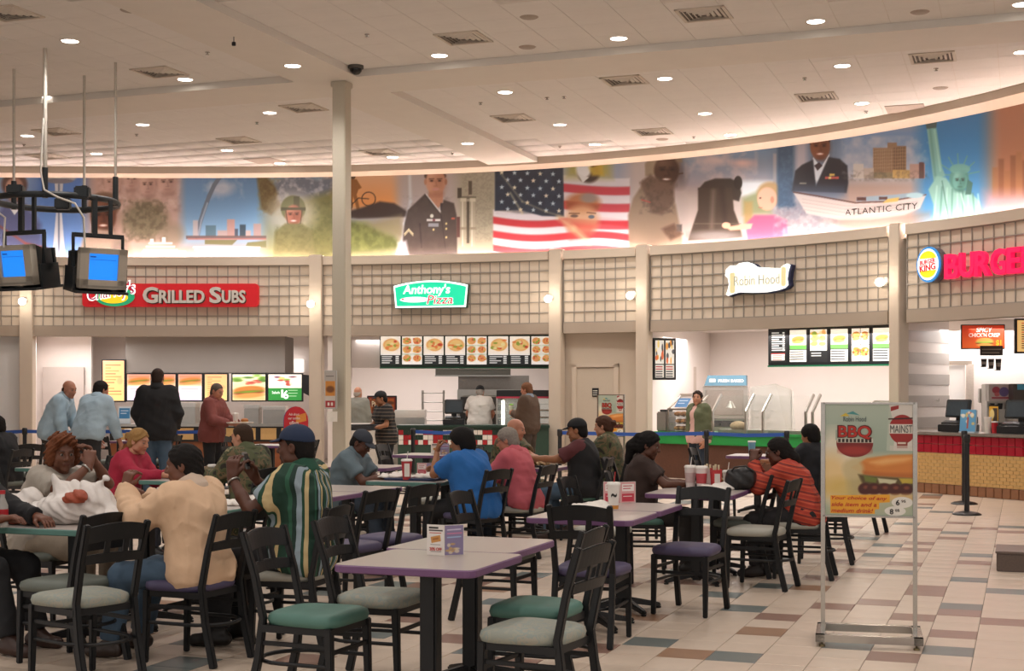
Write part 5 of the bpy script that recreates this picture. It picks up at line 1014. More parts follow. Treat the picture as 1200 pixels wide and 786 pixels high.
LAM = M('laminate_grey', '#b3a9a3', .3, vary=.03, scale=60)
EDGE = {'purple': M('edge_purple', '#6d4a72', .4, vary=.03), 'teal': M('edge_teal', '#4f7a72', .4, vary=.03)}
def sq_ring(s, r, n=6):
    return rrect(s, s, r, n)
TS = .72
def flat(pts, z0, z1):
    n = len(pts); b = B(); vs = [(x, y, z) for z in (z0, z1) for x, y in pts]
    return b.add(vs, [tuple(range(n-1, -1, -1)), tuple(range(n, 2*n))]+[(i, (i+1) % n, (i+1) % n+n, i+n) for i in range(n)])
tt_me = flat(sq_ring(TS-.012, .055), .706, .741).mesh('table_top'); tt_me.materials.append(LAM)
def band_mesh():
    pts = sq_ring(TS, .06, 6); n = len(pts); b = B(); vs = []
    for k, z in ((.985, .703), (1, .708), (1, .735), (.985, .7405)): vs += [(x*k, y*k, z) for x, y in pts]
    vs += [(x*.95, y*.95, .703) for x, y in pts]+[(x*.972, y*.972, .7405) for x, y in pts]
    def ring(a, c): return [(a*n+i, a*n+(i+1) % n, c*n+(i+1) % n, c*n+i) for i in range(n)]
    return b.add(vs, ring(0, 1)+ring(1, 2)+ring(2, 3)+ring(3, 5)+ring(4, 0), False).mesh('edge_band')
eb = {}
for k, m_ in EDGE.items(): eb[k] = band_mesh(); eb[k].materials.append(m_)
colm = B().box((0, 0, .36), (.088, .088, .68)).mesh('pedestal', .012); colm.materials.append(CHB)
plm = B().box((0, 0, .697), (.3, .3, .012)).mesh('top_plate', .003); plm.materials.append(CHB)
footm = B().bar([(.02, 0, .075), (.14, 0, .055), (.27, 0, .03), (.31, 0, .022)], .055, .05, w2=.035, h2=.025).mesh('base_foot', .008); footm.materials.append(CHB)
glm = B().lathe([(.018, 0), (.02, .012)], 10, c=(.295, 0, 0)).mesh('glide'); glm.materials.append(BLACK)
def table(x, y, edge, label, rz=-TH):
    t = thing('cafe_table', label, 'table', (x, y, 0), rz, 'cafe tables')
    link('table_top', tt_me, None, t); link('edge_band', eb[edge], None, t); link('pedestal', colm, None, t); link('top_plate', plm, None, t)
    for k in range(4):
        f_ = link('base_foot', footm, None, t); f_.rotation_euler.z = math.radians(45+90*k); link('glide', glm, None, f_)
    return t
def tpx(px, py): Y = (CH-.74)*F/(py-HY); return Vector((gx(px, Y), Y, 0))
def addt(p, edge, label): table(p.x, p.y, edge, label); return p
T1 = addt(Vector((-.395, 6.85, 0)), 'purple', 'empty grey table with purple edge in front, carrying a folded coupon card')
T1b = addt(T1+D1*.725-D2*.07, 'purple', 'empty grey table with purple edge pushed behind the front table with the coupon card')
T2 = addt(tpx(695, 603), 'purple', 'grey purple edged table holding a white paper cup and crumpled napkin')
T2b = addt(T2+D1*.735, 'purple', 'empty grey purple edged table joined behind the one with the paper cup')
T3 = addt(tpx(817, 576), 'purple', 'grey purple edged table carrying a row of red and white drink cups')
T3b = addt(T3+D1*.735, 'purple', 'table carrying a tray and a black handbag between two women')
T4 = addt(tpx(408, 572), 'purple', 'empty grey purple edged table between the striped polo man and the grey cap man')
T4b = addt(T4-D1*.735-D2*.02, 'purple', 'empty grey purple edged table behind the back of the striped polo man')
T5 = addt(tpx(487, 562), 'teal', 'teal edged table with tray, papers and drink before the grey cap man')
T5b = addt(T5+D1*.735, 'teal', 'teal edged table in front of the older man in the pink shirt')
T6 = addt(Vector((-2.69, 8.71, 0)), 'teal', 'teal edged table at front left piled with white plastic bags')
T6b = addt(T6+D1*.735, 'teal', 'teal edged table between the curly haired woman and the peach shirt man')
T6c = addt(T6+D1*1.47, 'teal', 'teal edged table with food scraps in front of the striped polo man')
T7 = addt(tpx(224, 561), 'teal', 'teal edged table between the blonde woman in red and a camouflage soldier')
T8 = addt(tpx(72, 547), 'teal', 'teal edged table with a coloured box behind the curly haired woman')
T9 = addt(Vector((.2, 15.4, 0)), 'purple', 'purple edged table with a tray between bald soldier and man in black vest')
T11 = addt(tpx(888, 533), 'purple', 'small white topped table in front of the person in black beside the poster stand')
T12 = addt(tpx(318, 521), 'purple', 'far purple edged table with black chairs in front of the sandwich counter')
T13 = addt(tpx(160, 516), 'purple', 'far purple edged table below the man in the black jacket')
T14 = addt(tpx(500, 532), 'purple', 'far purple edged table carrying a small menu card near the pizza stall')
T15 = addt(tpx(432, 546), 'purple', 'far grey table behind the grey cap man at the square column')

chp(97, 697, -52, 'marble', 'marbled grey chair in the left foreground, back to camera, at the bag table')
chp(372, 718, 112, 'green', 'empty green seated chair in the foreground left of the coupon card table')
chp(447, 697, 110, 'marble', 'empty marbled grey chair behind the green foreground chair at the left of the coupon tables')
chp(627, 737, -63, 'marble', 'empty marbled grey chair in the foreground right of the coupon card table')
chp(630, 709, -68, 'green', 'empty green seated chair behind the marbled one right of the coupon tables')
chp(694, 664, 18, 'purple', 'empty purple seated chair with its back to the camera before the paper cup table')
chp(807, 641, -152, 'purple', 'empty purple seated chair turned out into the aisle before the drink cup table')
chp(887, 620, -63, 'pale', 'empty pale seated chair at the right side of the drink cup table')
chp(868, 610, -68, 'dark', 'empty grey seated chair half under the drink cup table behind the pale one')
chp(706, 619, 112, 'pale', 'empty pale seated chair tucked left of the empty table behind the paper cup')
chp(458, 629, -58, 'purple', 'empty purple seated chair right of the bare tables behind the coupon cards')
chp(408, 638, -58, 'purple', 'empty purple seated chair nearest behind the striped polo man')
chair(gx(268, 8.95), 8.95, -70, 'pale', 'empty pale seated chair between the peach shirt man and the striped polo man')
chair(-3.02, 8.02, -62, 'dark', 'grey seated chair tucked under the near side of the bag table').location = (gx(80, 8.15), 8.15, 0)
chp(655, 635, 112, 'dark', 'empty chair with a grey seat left of the paper cup table').location = (T2.x-.62, T2.y+.3, 0)
# ================================================================ TELEVISIONS ON THE HANGING RING
YR = 19.5; rx_, rz_ = gx(66, YR), zat(237, YR); rr = .82
rig = thing('television_ring', 'black steel ring hung from the ceiling on four rods at upper left', 'hanging rack', (rx_, YR, rz_))
RGM = M('rig_black', '#20262a', .45)
part('ring', B().tube([(rr*math.cos(2*math.pi*k/40), rr*math.sin(2*math.pi*k/40), 0) for k in range(40)], .045, 8, closed=True), RGM, rig)
part('clamp', B().box((-.3, -.75, .07), (.22, .14, .12)), RGM, rig, bevel=.02); part('clamp', B().box((.55, -.62, .05), (.2, .14, .16)), RGM, rig, bevel=.02)
part('junction_box', B().box((.33, -.75, -.12), (.2, .14, .16)), RGM, rig, bevel=.02)
for k, a in enumerate((152, -82, 80, 0)):
    a = math.radians(a); p = Vector((rr*math.cos(a), rr*math.sin(a), 0)); part('hanging_rod', B().tube([p, (p.x, p.y, HC-rz_)], .028 if k == 1 else .02, 8), M('rod_grey', '#c4bdb2', .4, .3), rig); part('rod_clamp', B().tube([(p.x, p.y, -.05), (p.x, p.y, .35)], .04, 8), RGM, rig)
part('cable', B().tube([(.1, -.84, 1.0), (.07, -.86, .3), (.12, -.87, .05), (.3, -.87, -.05), (.5, -.78, -.12), (.6, -.72, -.3), (.62, -.72, -.85)], .014, 6).tube([(-.75, -.5, .0), (-.6, -.62, -.2), (-.45, -.72, -.3), (-.46, -.75, -.7)], .014, 6), M('cable_white', '#d0cbc2', .5), rig)
def tv(px, py, rz, label):
    Y = YR-.62; t = thing('television', label, 'television', wp(px, py, Y), rz)
    T_ = Matrix.Rotation(-.20, 3, 'X'); T4 = T_.to_4x4()
    def pp(n_, b, m_, **k): o = part(n_, b, m_, t, **k); o.rotation_euler = (-.0, 0, 0); o.data.transform(Matrix.Rotation(.16, 4, 'X')); return o
    GB = M('tv_grey', '#b8b2a6', .5, vary=.02)
    w, h = .32, .27
    fr = B().b2((-w, -.02, -h), (w, .1, -h+.12)).b2((-w, -.02, h-.07), (w, .1, h)).b2((-w, -.02, -h), (-w+.12, .1, h)).b2((w-.12, -.02, -h), (w, .1, h))
    pp('bezel', fr, GB)
    s_ = pp('screen', B().b2((-w+.115, .012, -h+.115), (w-.115, .03, h-.065)), M('tv_blue', '#1f86f0', .3, vary=0, emit=.9))
    l_ = pp('menu_text', B().b2((-.18, .008, .145), (-.10, .012, .165)).b2((-.18, .008, .115), (.18, .012, .12)), M('tv_text', '#1c5aa8', .3, vary=0, emit=.4))
    tv_b = B().add([(-w+.01, .1, -h+.01), (w-.01, .1, -h+.01), (w-.01, .1, h-.01), (-w+.01, .1, h-.01), (-.25, .44, -.22), (.25, .44, -.22), (.23, .44, .17), (-.23, .44, .17)], [(4, 7, 6, 5), (0, 4, 5, 1), (1, 5, 6, 2), (2, 6, 7, 3), (3, 7, 4, 0)])
    pp('back_shell', tv_b, M('tv_back', '#23292a', .5)); pp('cradle', B().b2((-.36, -.02, -.34), (.36, .52, -.305)).b2((-.37, .1, -.33), (-.335, .45, .0)).b2((.335, .1, -.33), (.37, .45, .0)).b2((-.3, .46, -.33), (.3, .50, .2)).b2((-.37, .2, -.1), (-.335, .34, .2)).b2((.335, .2, -.1), (.37, .34, .2)), RGM)
    pp('speaker_grille', B().b2((-.3, -.024, -.255), (.3, -.02, -.225)), M('tv_grille', '#8d8a82', .5))
    yk = B().bar([(-.34, .2, .0), (-.34, .2, .46)], .03, .05, up=(0, 1, 0)).bar([(.34, .2, .0), (.34, .2, .46)], .03, .05, up=(0, 1, 0)).bar([(-.355, .2, .46), (.355, .2, .46)], .03, .06)
    part('yoke', yk, RGM, t); part('drop_post', B().bar([(-.05, .2, .46), (-.05, .2, 1.0)], .07, .05, up=(0, 1, 0)).bar([(.17, .2, .46), (.17, .2, .95)], .05, .04, up=(0, 1, 0)), RGM, t)
    return t
tv(121, 315, .62, 'right television with blue screen and grey casing hanging from the ring')
tv(16, 311, -.40, 'left television with blue screen hanging from the ring at the left margin')
# ================================================================ PEOPLE: one continuous skinned figure each, grown as a smooth blended surface
class SDF:
    def __init__(s, lo, hi, h):
        s.lo = np.array(lo, np.float32); s.h = h; s.n = np.ceil((np.array(hi)-s.lo)/h).astype(int)+1
        s.ax = [s.lo[k]+h*np.arange(s.n[k], dtype=np.float32) for k in range(3)]; s.F = np.full(s.n, .2, np.float32)
    def win(s, lo, hi):
        sl = []
        for k in range(3):
            a = int(max(0, math.floor((lo[k]-s.lo[k])/s.h))); b = int(min(s.n[k], math.ceil((hi[k]-s.lo[k])/s.h)+1))
            if b <= a: return None
            sl.append(slice(a, b))
        return tuple(sl), np.meshgrid(s.ax[0][sl[0]], s.ax[1][sl[1]], s.ax[2][sl[2]], indexing='ij', sparse=True)
    def mix(s, sl, d, k, op):
        a = s.F[sl]
        if op == 'add': h = np.clip(.5+.5*(a-d)/k, 0, 1); s.F[sl] = a*(1-h)+d*h-k*h*(1-h)
        else: h = np.clip(.5-.5*(a+d)/k, 0, 1); s.F[sl] = a*(1-h)-d*h+k*h*(1-h)
    def cone(s, a, b, ra, rb, k=.03, clip=(), op='add'):
        a, b = np.array(a, float), np.array(b, float); m = max(ra, rb)+k+.02; w = s.win(np.minimum(a, b)-m, np.maximum(a, b)+m)
        if w is None: return s
        sl, (X, Y, Z) = w; v = b-a; L = max(1e-9, v @ v); px, py, pz = X-a[0], Y-a[1], Z-a[2]
        t = np.clip((px*v[0]+py*v[1]+pz*v[2])/L, 0, 1); d = np.sqrt((px-t*v[0])**2+(py-t*v[1])**2+(pz-t*v[2])**2)-(ra+t*(rb-ra))
        for p, n in clip: d = np.maximum(d, (X-p[0])*n[0]+(Y-p[1])*n[1]+(Z-p[2])*n[2])
        s.mix(sl, d.astype(np.float32), k, op); return s
    def ell(s, c, r, k=.02, R=None, op='add'):
        m = max(r)+k+.02; w = s.win(np.array(c)-m, np.array(c)+m)
        if w is None: return s
        sl, (X, Y, Z) = w; X, Y, Z = X-c[0], Y-c[1], Z-c[2]
        if R is not None: X, Y, Z = [R[0][i]*X+R[1][i]*Y+R[2][i]*Z for i in range(3)]
        k0 = np.sqrt((X/r[0])**2+(Y/r[1])**2+(Z/r[2])**2); k1 = np.sqrt((X/r[0]**2)**2+(Y/r[1]**2)**2+(Z/r[2]**2)**2)+1e-9
        s.mix(sl, (k0*(k0-1)/k1).astype(np.float32), k, op); return s
    def cut(s, p, n):
        X, Y, Z = np.meshgrid(*s.ax, indexing='ij', sparse=True); s.F = np.maximum(s.F, ((X-p[0])*n[0]+(Y-p[1])*n[1]+(Z-p[2])*n[2]).astype(np.float32)); return s
    def ripple(s, amp, f=40, seed=0):
        X, Y, Z = np.meshgrid(*s.ax, indexing='ij', sparse=True); q = seed*1.7
        s.F = s.F+(amp*(np.sin(f*X+.6*f*Z+q+1.5*np.sin(.35*f*Y))*np.sin(.5*f*Y-.7*f*Z+q)+.6*np.sin(1.3*f*Z+.9*f*X-.5*f*Y+2*q))).astype(np.float32); return s
    def crease(s, amp, seed=0):
        X, Y, Z = np.meshgrid(*s.ax, indexing='ij', sparse=True); rs = np.random.RandomState(int(abs(seed)*10) % 997)
        for k in range(5):
            d = rs.randn(3); d /= np.linalg.norm(d); e = rs.randn(3)*14; f = rs.uniform(16, 30); q = f*(d[0]*X+d[1]*Y+d[2]*Z)+rs.rand()*6+1.1*np.sin(e[0]*X+e[1]*Y+e[2]*Z)
            m = .5+.5*np.sin(e[1]*X*.7-e[2]*Y*.6+e[0]*Z*.7+k)
            s.F = s.F-(amp*m*(1-np.abs(np.sin(q)))**3).astype(np.float32)
        return s
    def net(s):
        F = s.F.copy(); F[0], F[-1], F[:, 0], F[:, -1], F[:, :, 0], F[:, :, -1] = (.05,)*6
        I = F < 0; cnt = np.zeros(tuple(np.array(I.shape)-1), np.int8); c8 = [(a, b, c) for a in (0, 1) for b in (0, 1) for c in (0, 1)]
        sub = lambda A, o: A[o[0]:A.shape[0]-1+o[0], o[1]:A.shape[1]-1+o[1], o[2]:A.shape[2]-1+o[2]]
        for o in c8: cnt += sub(I, o)
        act = (cnt > 0) & (cnt < 8); cells = np.argwhere(act); idx = np.full(act.shape, -1, np.int32); idx[act] = np.arange(len(cells))
        pos = np.zeros((len(cells), 3)); num = np.zeros(len(cells)); vals = {o: F[cells[:, 0]+o[0], cells[:, 1]+o[1], cells[:, 2]+o[2]] for o in c8}
        for o in c8:
            for ax in range(3):
                if o[ax]: continue
                o2 = list(o); o2[ax] = 1; o2 = tuple(o2); a, b = vals[o], vals[o2]; m = (a < 0) != (b < 0)
                t = np.where(m, a/np.where(m, a-b, 1), 0); p = np.zeros((len(cells), 3)); p[:] = o; p[:, ax] += t; pos += p*m[:, None]; num += m
        V = s.lo+s.h*(cells+pos/num[:, None]); Q = []
        for ax in range(3):
            A = np.moveaxis(I, ax, 0); ch = A[:-1] != A[1:]; e = np.argwhere(ch[:, 1:-1, 1:-1])+np.array([0, 1, 1]); ins = A[:-1][e[:, 0], e[:, 1], e[:, 2]]
            J = np.moveaxis(idx, ax, 0); g = lambda db, dc: J[e[:, 0], e[:, 1]+db, e[:, 2]+dc]
            q = np.stack([g(-1, -1), g(0, -1), g(0, 0), g(-1, 0)], 1)
            flip = ins if ax != 1 else ~ins
            q[~flip] = q[~flip][:, ::-1]; Q.append(q)
        return V, np.concatenate(Q)
# ---- head (head frame: x right, y forward, z up, origin between the ears)
def build_head(h, fem):
    s = SDF((-.12, -.14, -.20), (.12, .15, .15), h); w = .94 if fem else 1
    s.ell((0, -.012, .035), (.075, .096, .086), .02).ell((0, .022, -.042), (.056*w, .068, .074), .03).ell((0, .068, -.098), (.026*w, .022, .020), .025)
    for q in (-1, 1): s.ell((q*.036, .056, -.024), (.026, .026, .026), .03); s.ell((q*.050, .02, -.068), (.018*w, .03, .022), .03)
    s.cone((-.036, .077, .026), (.036, .077, .026), .013, .013, .02)
    for q in (-1, 1): s.ell((q*.031, .098, .006), (.017, .014, .011), .014, op='sub')
    s.cone((0, .088, .016), (0, .107, -.024), .008, .013, .012); 
    for q in (-1, 1): s.ell((q*.012, .096, -.028), (.010, .012, .009), .008)
    s.cone((-.017, .086, -.056), (.017, .086, -.056), .007, .007, .008); s.cone((-.014, .085, -.066), (.014, .085, -.066), .0075, .0075, .008)
    for q in (-1, 1): s.ell((q*.077, -.008, -.004), (.010, .021, .033), .008); s.ell((q*.084, -.002, -.002), (.006, .010, .018), .006, op='sub')
    s.cone((0, -.022, -.03), (0, -.036, -.19), .054*w, .054*w, .03)
    V, Q = s.net(); c = np.ones((len(V), 3)); x, y, z = np.abs(V[:, 0]), V[:, 1], V[:, 2]
    lip = np.clip(1.3-np.hypot(np.maximum(0, x-.016), (z+.061)*1.3)/.011, 0, 1)*(y > .072); c *= 1-lip[:, None]*np.array([.25, .50, .46])
    brow = np.clip(1.3-np.hypot(np.maximum(0, x-.044)+np.maximum(0, .020-x), z-.030-(.004*(x-.03)/.02))/.007, 0, 1)*(y > .06); c *= 1-brow[:, None]*.65
    return V, Q, c
HEADS = {}
def head(h, fem):
    k = (h, fem)
    if k not in HEADS: HEADS[k] = build_head(h, fem)
    return HEADS[k]
HANDS = {}
def hand(h, curl):
    k = (h, curl)
    if k in HANDS: return HANDS[k]
    s = SDF((-.05, -.07, -.05), (.20, .10, .12), h); r0 = max(.0085, h*1.15)
    s.cone((-.04, 0, 0), (.01, 0, 0), .027, .026, .01)
    a1, a2 = math.radians(curl), math.radians(curl*1.9)
    for y, L in ((.031, .074), (.011, .082), (-.010, .076), (-.030, .060)):
        s.cone((0, y*.45, 0), (.082, y, 0), .017, .0135, .014)
        p = np.array((.084, y, 0)); q = p+.5*L*np.array((math.cos(a1), .06*y/.03, math.sin(a1))); e = q+.5*L*np.array((math.cos(a2), 0, math.sin(a2)))
        s.cone(p, q, r0+.0012, r0+.0004, .005); s.cone(q, e, r0+.0004, r0-.0012, .004)
    t = math.radians(18+.45*curl); s.cone((.012, .020, .004), (.048, .050, .014+.01*math.sin(t)), .016, .0125, .012); s.cone((.048, .050, .014+.01*math.sin(t)), (.088, .060-.012*math.sin(t), .016+.045*math.sin(t)), r0+.003, r0, .006)
    HANDS[k] = s.net(); return HANDS[k]
HAIRS = {}
def hair_mesh(style, h):
    k = (style, h)
    if k in HAIRS: return HAIRS[k]
    s = SDF((-.20, -.24, -.30), (.20, .17, .22), h); g = {'crop': .004, 'short': .010, 'full': .018, 'afro': .030, 'curly': .028, 'bun': .010, 'tail': .012, 'fringe': .005, 'undercap': .006, 'tail_low': .010}[style]
    s.ell((0, -.014, .036), (.076+g, .097+g, .087+g), .02); s.ell((0, -.055, -.035), (.060+g, .055+g, .06+g), .03)
    c = {'crop': (.060, .055), 'short': (.066, .05), 'full': (.070, .045), 'afro': (.072, .05), 'curly': (.058, .045), 'bun': (.066, .052), 'tail': (.066, .052), 'fringe': (-.01, .03), 'undercap': (.03, .03), 'tail_low': (.066, .052)}[style]
    n = np.array((.80, 0, -.60)); n = np.array((0, .82, -.57)); s.cut((0, c[0], c[1]), n)
    s.cut((0, .0, -.095), (0, .15, -1))
    X, Y, Z = np.meshgrid(*s.ax, indexing='ij', sparse=True)
    if style not in ('curly',): s.F = np.maximum(s.F, np.minimum(Y+.012, -.018-Z).astype(np.float32))      # clear of the ears and cheeks
    if style in ('fringe',): s.cut((0, 0, .028), (0, -.25, 1))
    if style in ('undercap',): s.cut((0, 0, .05), (0, 0, 1))
    if style == 'bun': s.ell((0, -.135, .02), (.036, .034, .036), .015)
    if style == 'tail': s.ell((0, -.11, .045), (.035, .03, .035), .02); s.cone((0, -.12, .04), (.0, -.155, -.05), .034, .05, .03); s.cone((0, -.155, -.05), (0, -.15, -.20), .05, .03, .03)
    if style == 'tail_low': s.cone((0, -.10, -.01), (.0, -.135, -.08), .04, .038, .03); s.cone((0, -.135, -.08), (.02, -.13, -.24), .038, .022, .03)
    if style == 'curly':
        for q in (-1, 1): s.ell((q*.082, -.015, -.02), (.036, .05, .07), .03)
        s.ell((.02, .055, .108), (.065, .04, .03), .03); s.ripple(.008, 120, 2); s.ripple(.004, 210, 4)
    if style in ('full', 'tail', 'short', 'tail_low'): s.ripple(.0022, 120, 1)
    if style == 'bun': s.ripple(.0042, 85, 3)
    HAIRS[k] = s.net(); return HAIRS[k]
CAPS = {}
def cap_mesh(h):
    if h in CAPS: return CAPS[h]
    s = SDF((-.12, -.14, -.06), (.12, .24, .18), h); s.ell((0, -.010, .045), (.088, .108, .092), .01); s.cut((0, 0, .040), (0, .10, -1)); V1, Q1 = s.net()
    s = SDF((-.12, -.02, -.06), (.12, .24, .18), h*.8); s.ell((0, .085, .048), (.080, .095, .030), .01)
    X, Y, Z = np.meshgrid(*s.ax, indexing='ij', sparse=True); zz = Z-(.052-.32*(Y-.08)-2.6*X*X); s.F = np.maximum(s.F, (np.abs(zz)-.0065).astype(np.float32)); s.cut((0, .07, 0), (0, -1, 0)); V2, Q2 = s.net()
    CAPS[h] = (V1, Q1, V2, Q2); return CAPS[h]
def eye_mesh():
    b = B().ell((0, 0, 0), (.0104, .0104, .0104), 12, 9); me = b.mesh('eye'); me.materials.append(M('eye_white', '#8f857b', .3, vary=0)); me.materials.append(M('eye_iris', '#21150f', .15, vary=0))
    for p in me.polygons: p.material_index = 1 if p.center.y > .0070 else 0
    return me
EYE = eye_mesh()
def skin(tone):
    n = 'skin_'+tone.lstrip('#')
    if n in MATS: return MATS[n]
    m = ATTR(n, .5); nt = m.node_tree; a = [x for x in nt.nodes if x.type == 'ATTRIBUTE'][0]; b = nt.nodes['Principled BSDF']
    mx = nm(nt, 'ShaderNodeMix', data_type='RGBA', blend_type='MULTIPLY'); mx.inputs[0].default_value = 1; mx.inputs[7].default_value = (*lin(tone), 1)
    nt.links.new(a.outputs['Color'], mx.inputs[6]); nt.links.new(mx.outputs[2], b.inputs['Base Color']); b.inputs['Subsurface Weight'].default_value = .08; b.inputs['Subsurface Radius'].default_value = (.02, .008, .004)
    return m
def unit(v): v = np.array(v, float); return v/max(1e-9, np.linalg.norm(v))
def ik(s, t, L1, L2, pole):
    v = t-s; d = np.linalg.norm(v); d2 = min(d, (L1+L2)*.995); u = v/max(d, 1e-6); t = s+u*d2
    a = (L1*L1-L2*L2+d2*d2)/(2*d2); hh = math.sqrt(max(0, L1*L1-a*a)); p = np.array(pole, float); p = unit(p-u*(p @ u)); return s+u*a+p*hh, t
def rot(ax, deg):
    m = Matrix.Rotation(math.radians(deg), 3, ax); return np.array([list(r) for r in m])
def person(label, x, y, phi, pose, skin_c, top, bottom, hair=('short', '#1c1512'), cap=None, S=1.0, g=1.0, fem=False, lean=8, slean=0, twist=0, head_yaw=0, head_pitch=8, head_roll=0, lh=None, rh=None, lcurl=30, rcurl=30, lpalm=None, rpalm=None, ldir=None, rdir=None, shoes='#1b1715', sleeve='long', vest=None, collar=None, hem=None, belly=0, foot=0, spread=0, step=0, glasses=False, lpole=None, rpole=None, loose=.016, watch=False, z0=0, fold=.0042):
    near = y < 10.5; hb = .0115 if near else (.015 if y < 14.5 else .018); hh = .0058 if near else (.0075 if y < 15 else .010)
    P = np.array; sit = pose == 'sit'
    t = thing('person', label, 'person', (x, y, z0), -math.radians(phi), None); t.scale = (S, S, S)
    pel = P((0, -.05 if sit else 0, .55 if sit else .93)); kq = .93 if sit else 1.0
    Rt = rot('Z', -twist) @ rot('Y', slean) @ rot('X', -lean); X_, Y_, U = Rt[:, 0], Rt[:, 1], Rt[:, 2]
    Rm = rot('Z', -twist*.5) @ rot('Y', slean*.5) @ rot('X', -lean*.6); Um = Rm[:, 2]
    wst = pel+.15*kq*Um; ch = wst+.19*kq*U; nb = wst+.37*kq*U; sh = wst+.315*kq*U
    hc = nb+.125*unit(U+.55*P((0, 0, 1)))+.035*Y_
    Rh = rot('Z', -twist*.6-head_yaw) @ rot('X', -head_pitch) @ rot('Y', head_roll)
    sw_ = .92 if fem else 1.0; hipw = .095 if fem else .088
    J = {}
    for sd, q in (('l', -1), ('r', 1)):
        s0 = sh+X_*q*.172*sw_-.004*Y_; tg = lh if sd == 'l' else rh
        if tg is None: tg = (q*.20, .38, .66) if sit else (q*.24, .05, .80)
        pole = (lpole if sd == 'l' else rpole) or (q*.55, -.35, -1.0)
        el, wr = ik(s0, P(tg, float), .285, .255, pole); J[sd] = (s0, el, wr)
        hip = pel+P((q*hipw, 0, -.01))
        if sit: kn = hip+P((q*(.045+spread), .44, -.045)); an = P((kn[0]+q*.01, kn[1]+.02+foot*(1 if q > 0 else .6), .085))
        else: kn = P((q*(.10+spread), .02+q*step*.5, .50)); an = P((q*(.105+spread), -.02+q*step, .085))
        J['k'+sd] = (hip, kn, an)
    def torso(s, o, k=.05):
        s.cone(pel-P((hipw, 0, -.01)), pel+P((hipw, 0, .01)), .112*g+o, .112*g+o, k); s.cone(wst-.075*X_, wst+.075*X_, .104*g+o, .104*g+o, k)
        s.cone(pel+P((0, 0, .02)), ch, .105*g+o, .112*g+o, k); s.cone(ch-.085*X_, ch+.085*X_, .104*(.5+.5*g)+o, .104*(.5+.5*g)+o, k)
        
        if o > .012:
            for q in (-1, -.35, .35, 1): s.cone(pel+P((q*.075, 0, .0)), ch+q*.082*X_, .108*g+o*.9, .106*(.5+.5*g)+o*.9, .05)
            s.cone(ch, sh-.01*U, .105+o, .07+o, .05)
        u2 = wst+.26*U; s.cone(u2-.11*sw_*X_, u2+.11*sw_*X_, .082+o, .082+o, k); s.cone(sh-.150*sw_*X_, sh+.150*sw_*X_, .052+o, .052+o, .04)
        for q in (-1, 1): s.cone(nb+.015*U, sh+q*.12*X_+.01*U, .046+o*.6, .044+o*.8, .035)
        if sit and o < .02:
            for q in (-1, 1): s.ell(pel+P((q*.085, -.03, -.03)), (.10*g+o, .11*g+o, .09+o), .04)
        elif sit: s.cone(pel+P((-.09, -.035, -.03)), pel+P((.09, -.035, -.03)), .108*g+o*.8, .108*g+o*.8, .05)
        if belly: s.ell(wst+.075*Y_+.01*U, (.125*g+o, .085*belly+.03+o, .125+o), .06)
        if fem:
            for q in (-1, 1): s.ell(ch+q*.07*X_+.088*Y_+.03*U, (.062+o, .058+o, .06+o), .04)
    lo = P((-.62, -.48, 0)); hi = P((.62, .95, 1.75)); pts = [hc]+[p for v in J.values() for p in v]
    lo = np.min(pts, 0)-.22; hi = np.max(pts, 0)+.22; lo[2] = -.02
    # --- skin: one surface from feet to neck, then the finer head and hands joined to it in the same mesh
    s = SDF(lo, hi, hb); torso(s, -.010)
    for sd in 'lr':
        s0, el, wr = J[sd]; s.cone(s0, el, .047, .038, .03); s.cone(el, el*.55+wr*.45, .039, .037, .02); s.cone(el*.55+wr*.45, wr, .037, .026, .015)
        hip, kn, an = J['k'+sd]; s.cone(hip, kn, .082*g, .055, .04); s.cone(kn, kn*.62+an*.38, .054, .050, .03); s.cone(kn*.62+an*.38, an, .050, .035, .02)
        s.cone(an+P((0, -.03, -.03)), an+P((0, .13, -.05)), .034, .026, .02)
    s.cone(nb-.03*U, hc+Rh @ P((0, -.022, -.06)), .058*sw_, .052*sw_, .03)
    V, Q = s.net(); VV = [V]; QQ = [Q]; CC = [np.ones((len(V), 3))]; o = len(V)
    hv, hq, hcol = head(hh, fem); VV.append(hv @ Rh.T+hc); QQ.append(hq+o); CC.append(hcol); o += len(hv)
    for sd, q in (('l', -1), ('r', 1)):
        s0, el, wr = J[sd]; d = unit(wr-el); d = unit(ldir if sd == 'l' else rdir) if (ldir if sd == 'l' else rdir) is not None else d
        n = (lpalm if sd == 'l' else rpalm); n = P(n, float) if n is not None else P((-q*.8, .1, -.6)); n = unit(n-d*(n @ d))
        w = np.cross(d, n)*(1 if q > 0 else -1); R = np.stack([d, w, n], 1); hv, hq = hand(hh, lcurl if sd == 'l' else rcurl)
        VV.append(hv @ R.T+wr+d*.012); QQ.append((hq[:, ::-1] if q > 0 else hq)+o); CC.append(np.ones((len(hv), 3))*P((.97, .93, .92))); o += len(hv)
        J['h'+sd] = (wr+d*.09+n*.025, d, n)
    me = mesh_np('body', np.concatenate(VV), np.concatenate(QQ), True); setcol(me, np.concatenate(CC)); link('body', me, skin(skin_c), t)
    def H(v): return Rh @ P(v)+hc
    def emit(nme, s_, mat, lab=None):
        V, Q = s_.net()
        if len(V): o_ = link(nme, mesh_np(nme, V, Q, True), mat, t); (lab and o_.__setitem__('label', lab))
    for q in (-1, 1): e = link('eye', EYE, None, t); e.matrix_local = Matrix.Translation(H((q*.031, .0800, .005))) @ Matrix(Rh.tolist()).to_4x4()
    # --- clothing
    sleeve = 'cap' if (vest and vest[2]) else sleeve
    tm = top if isinstance(top, bpy.types.Material) else M('cloth_'+top.lstrip('#'), top, .85, vary=.05, scale=11, bump=.5)
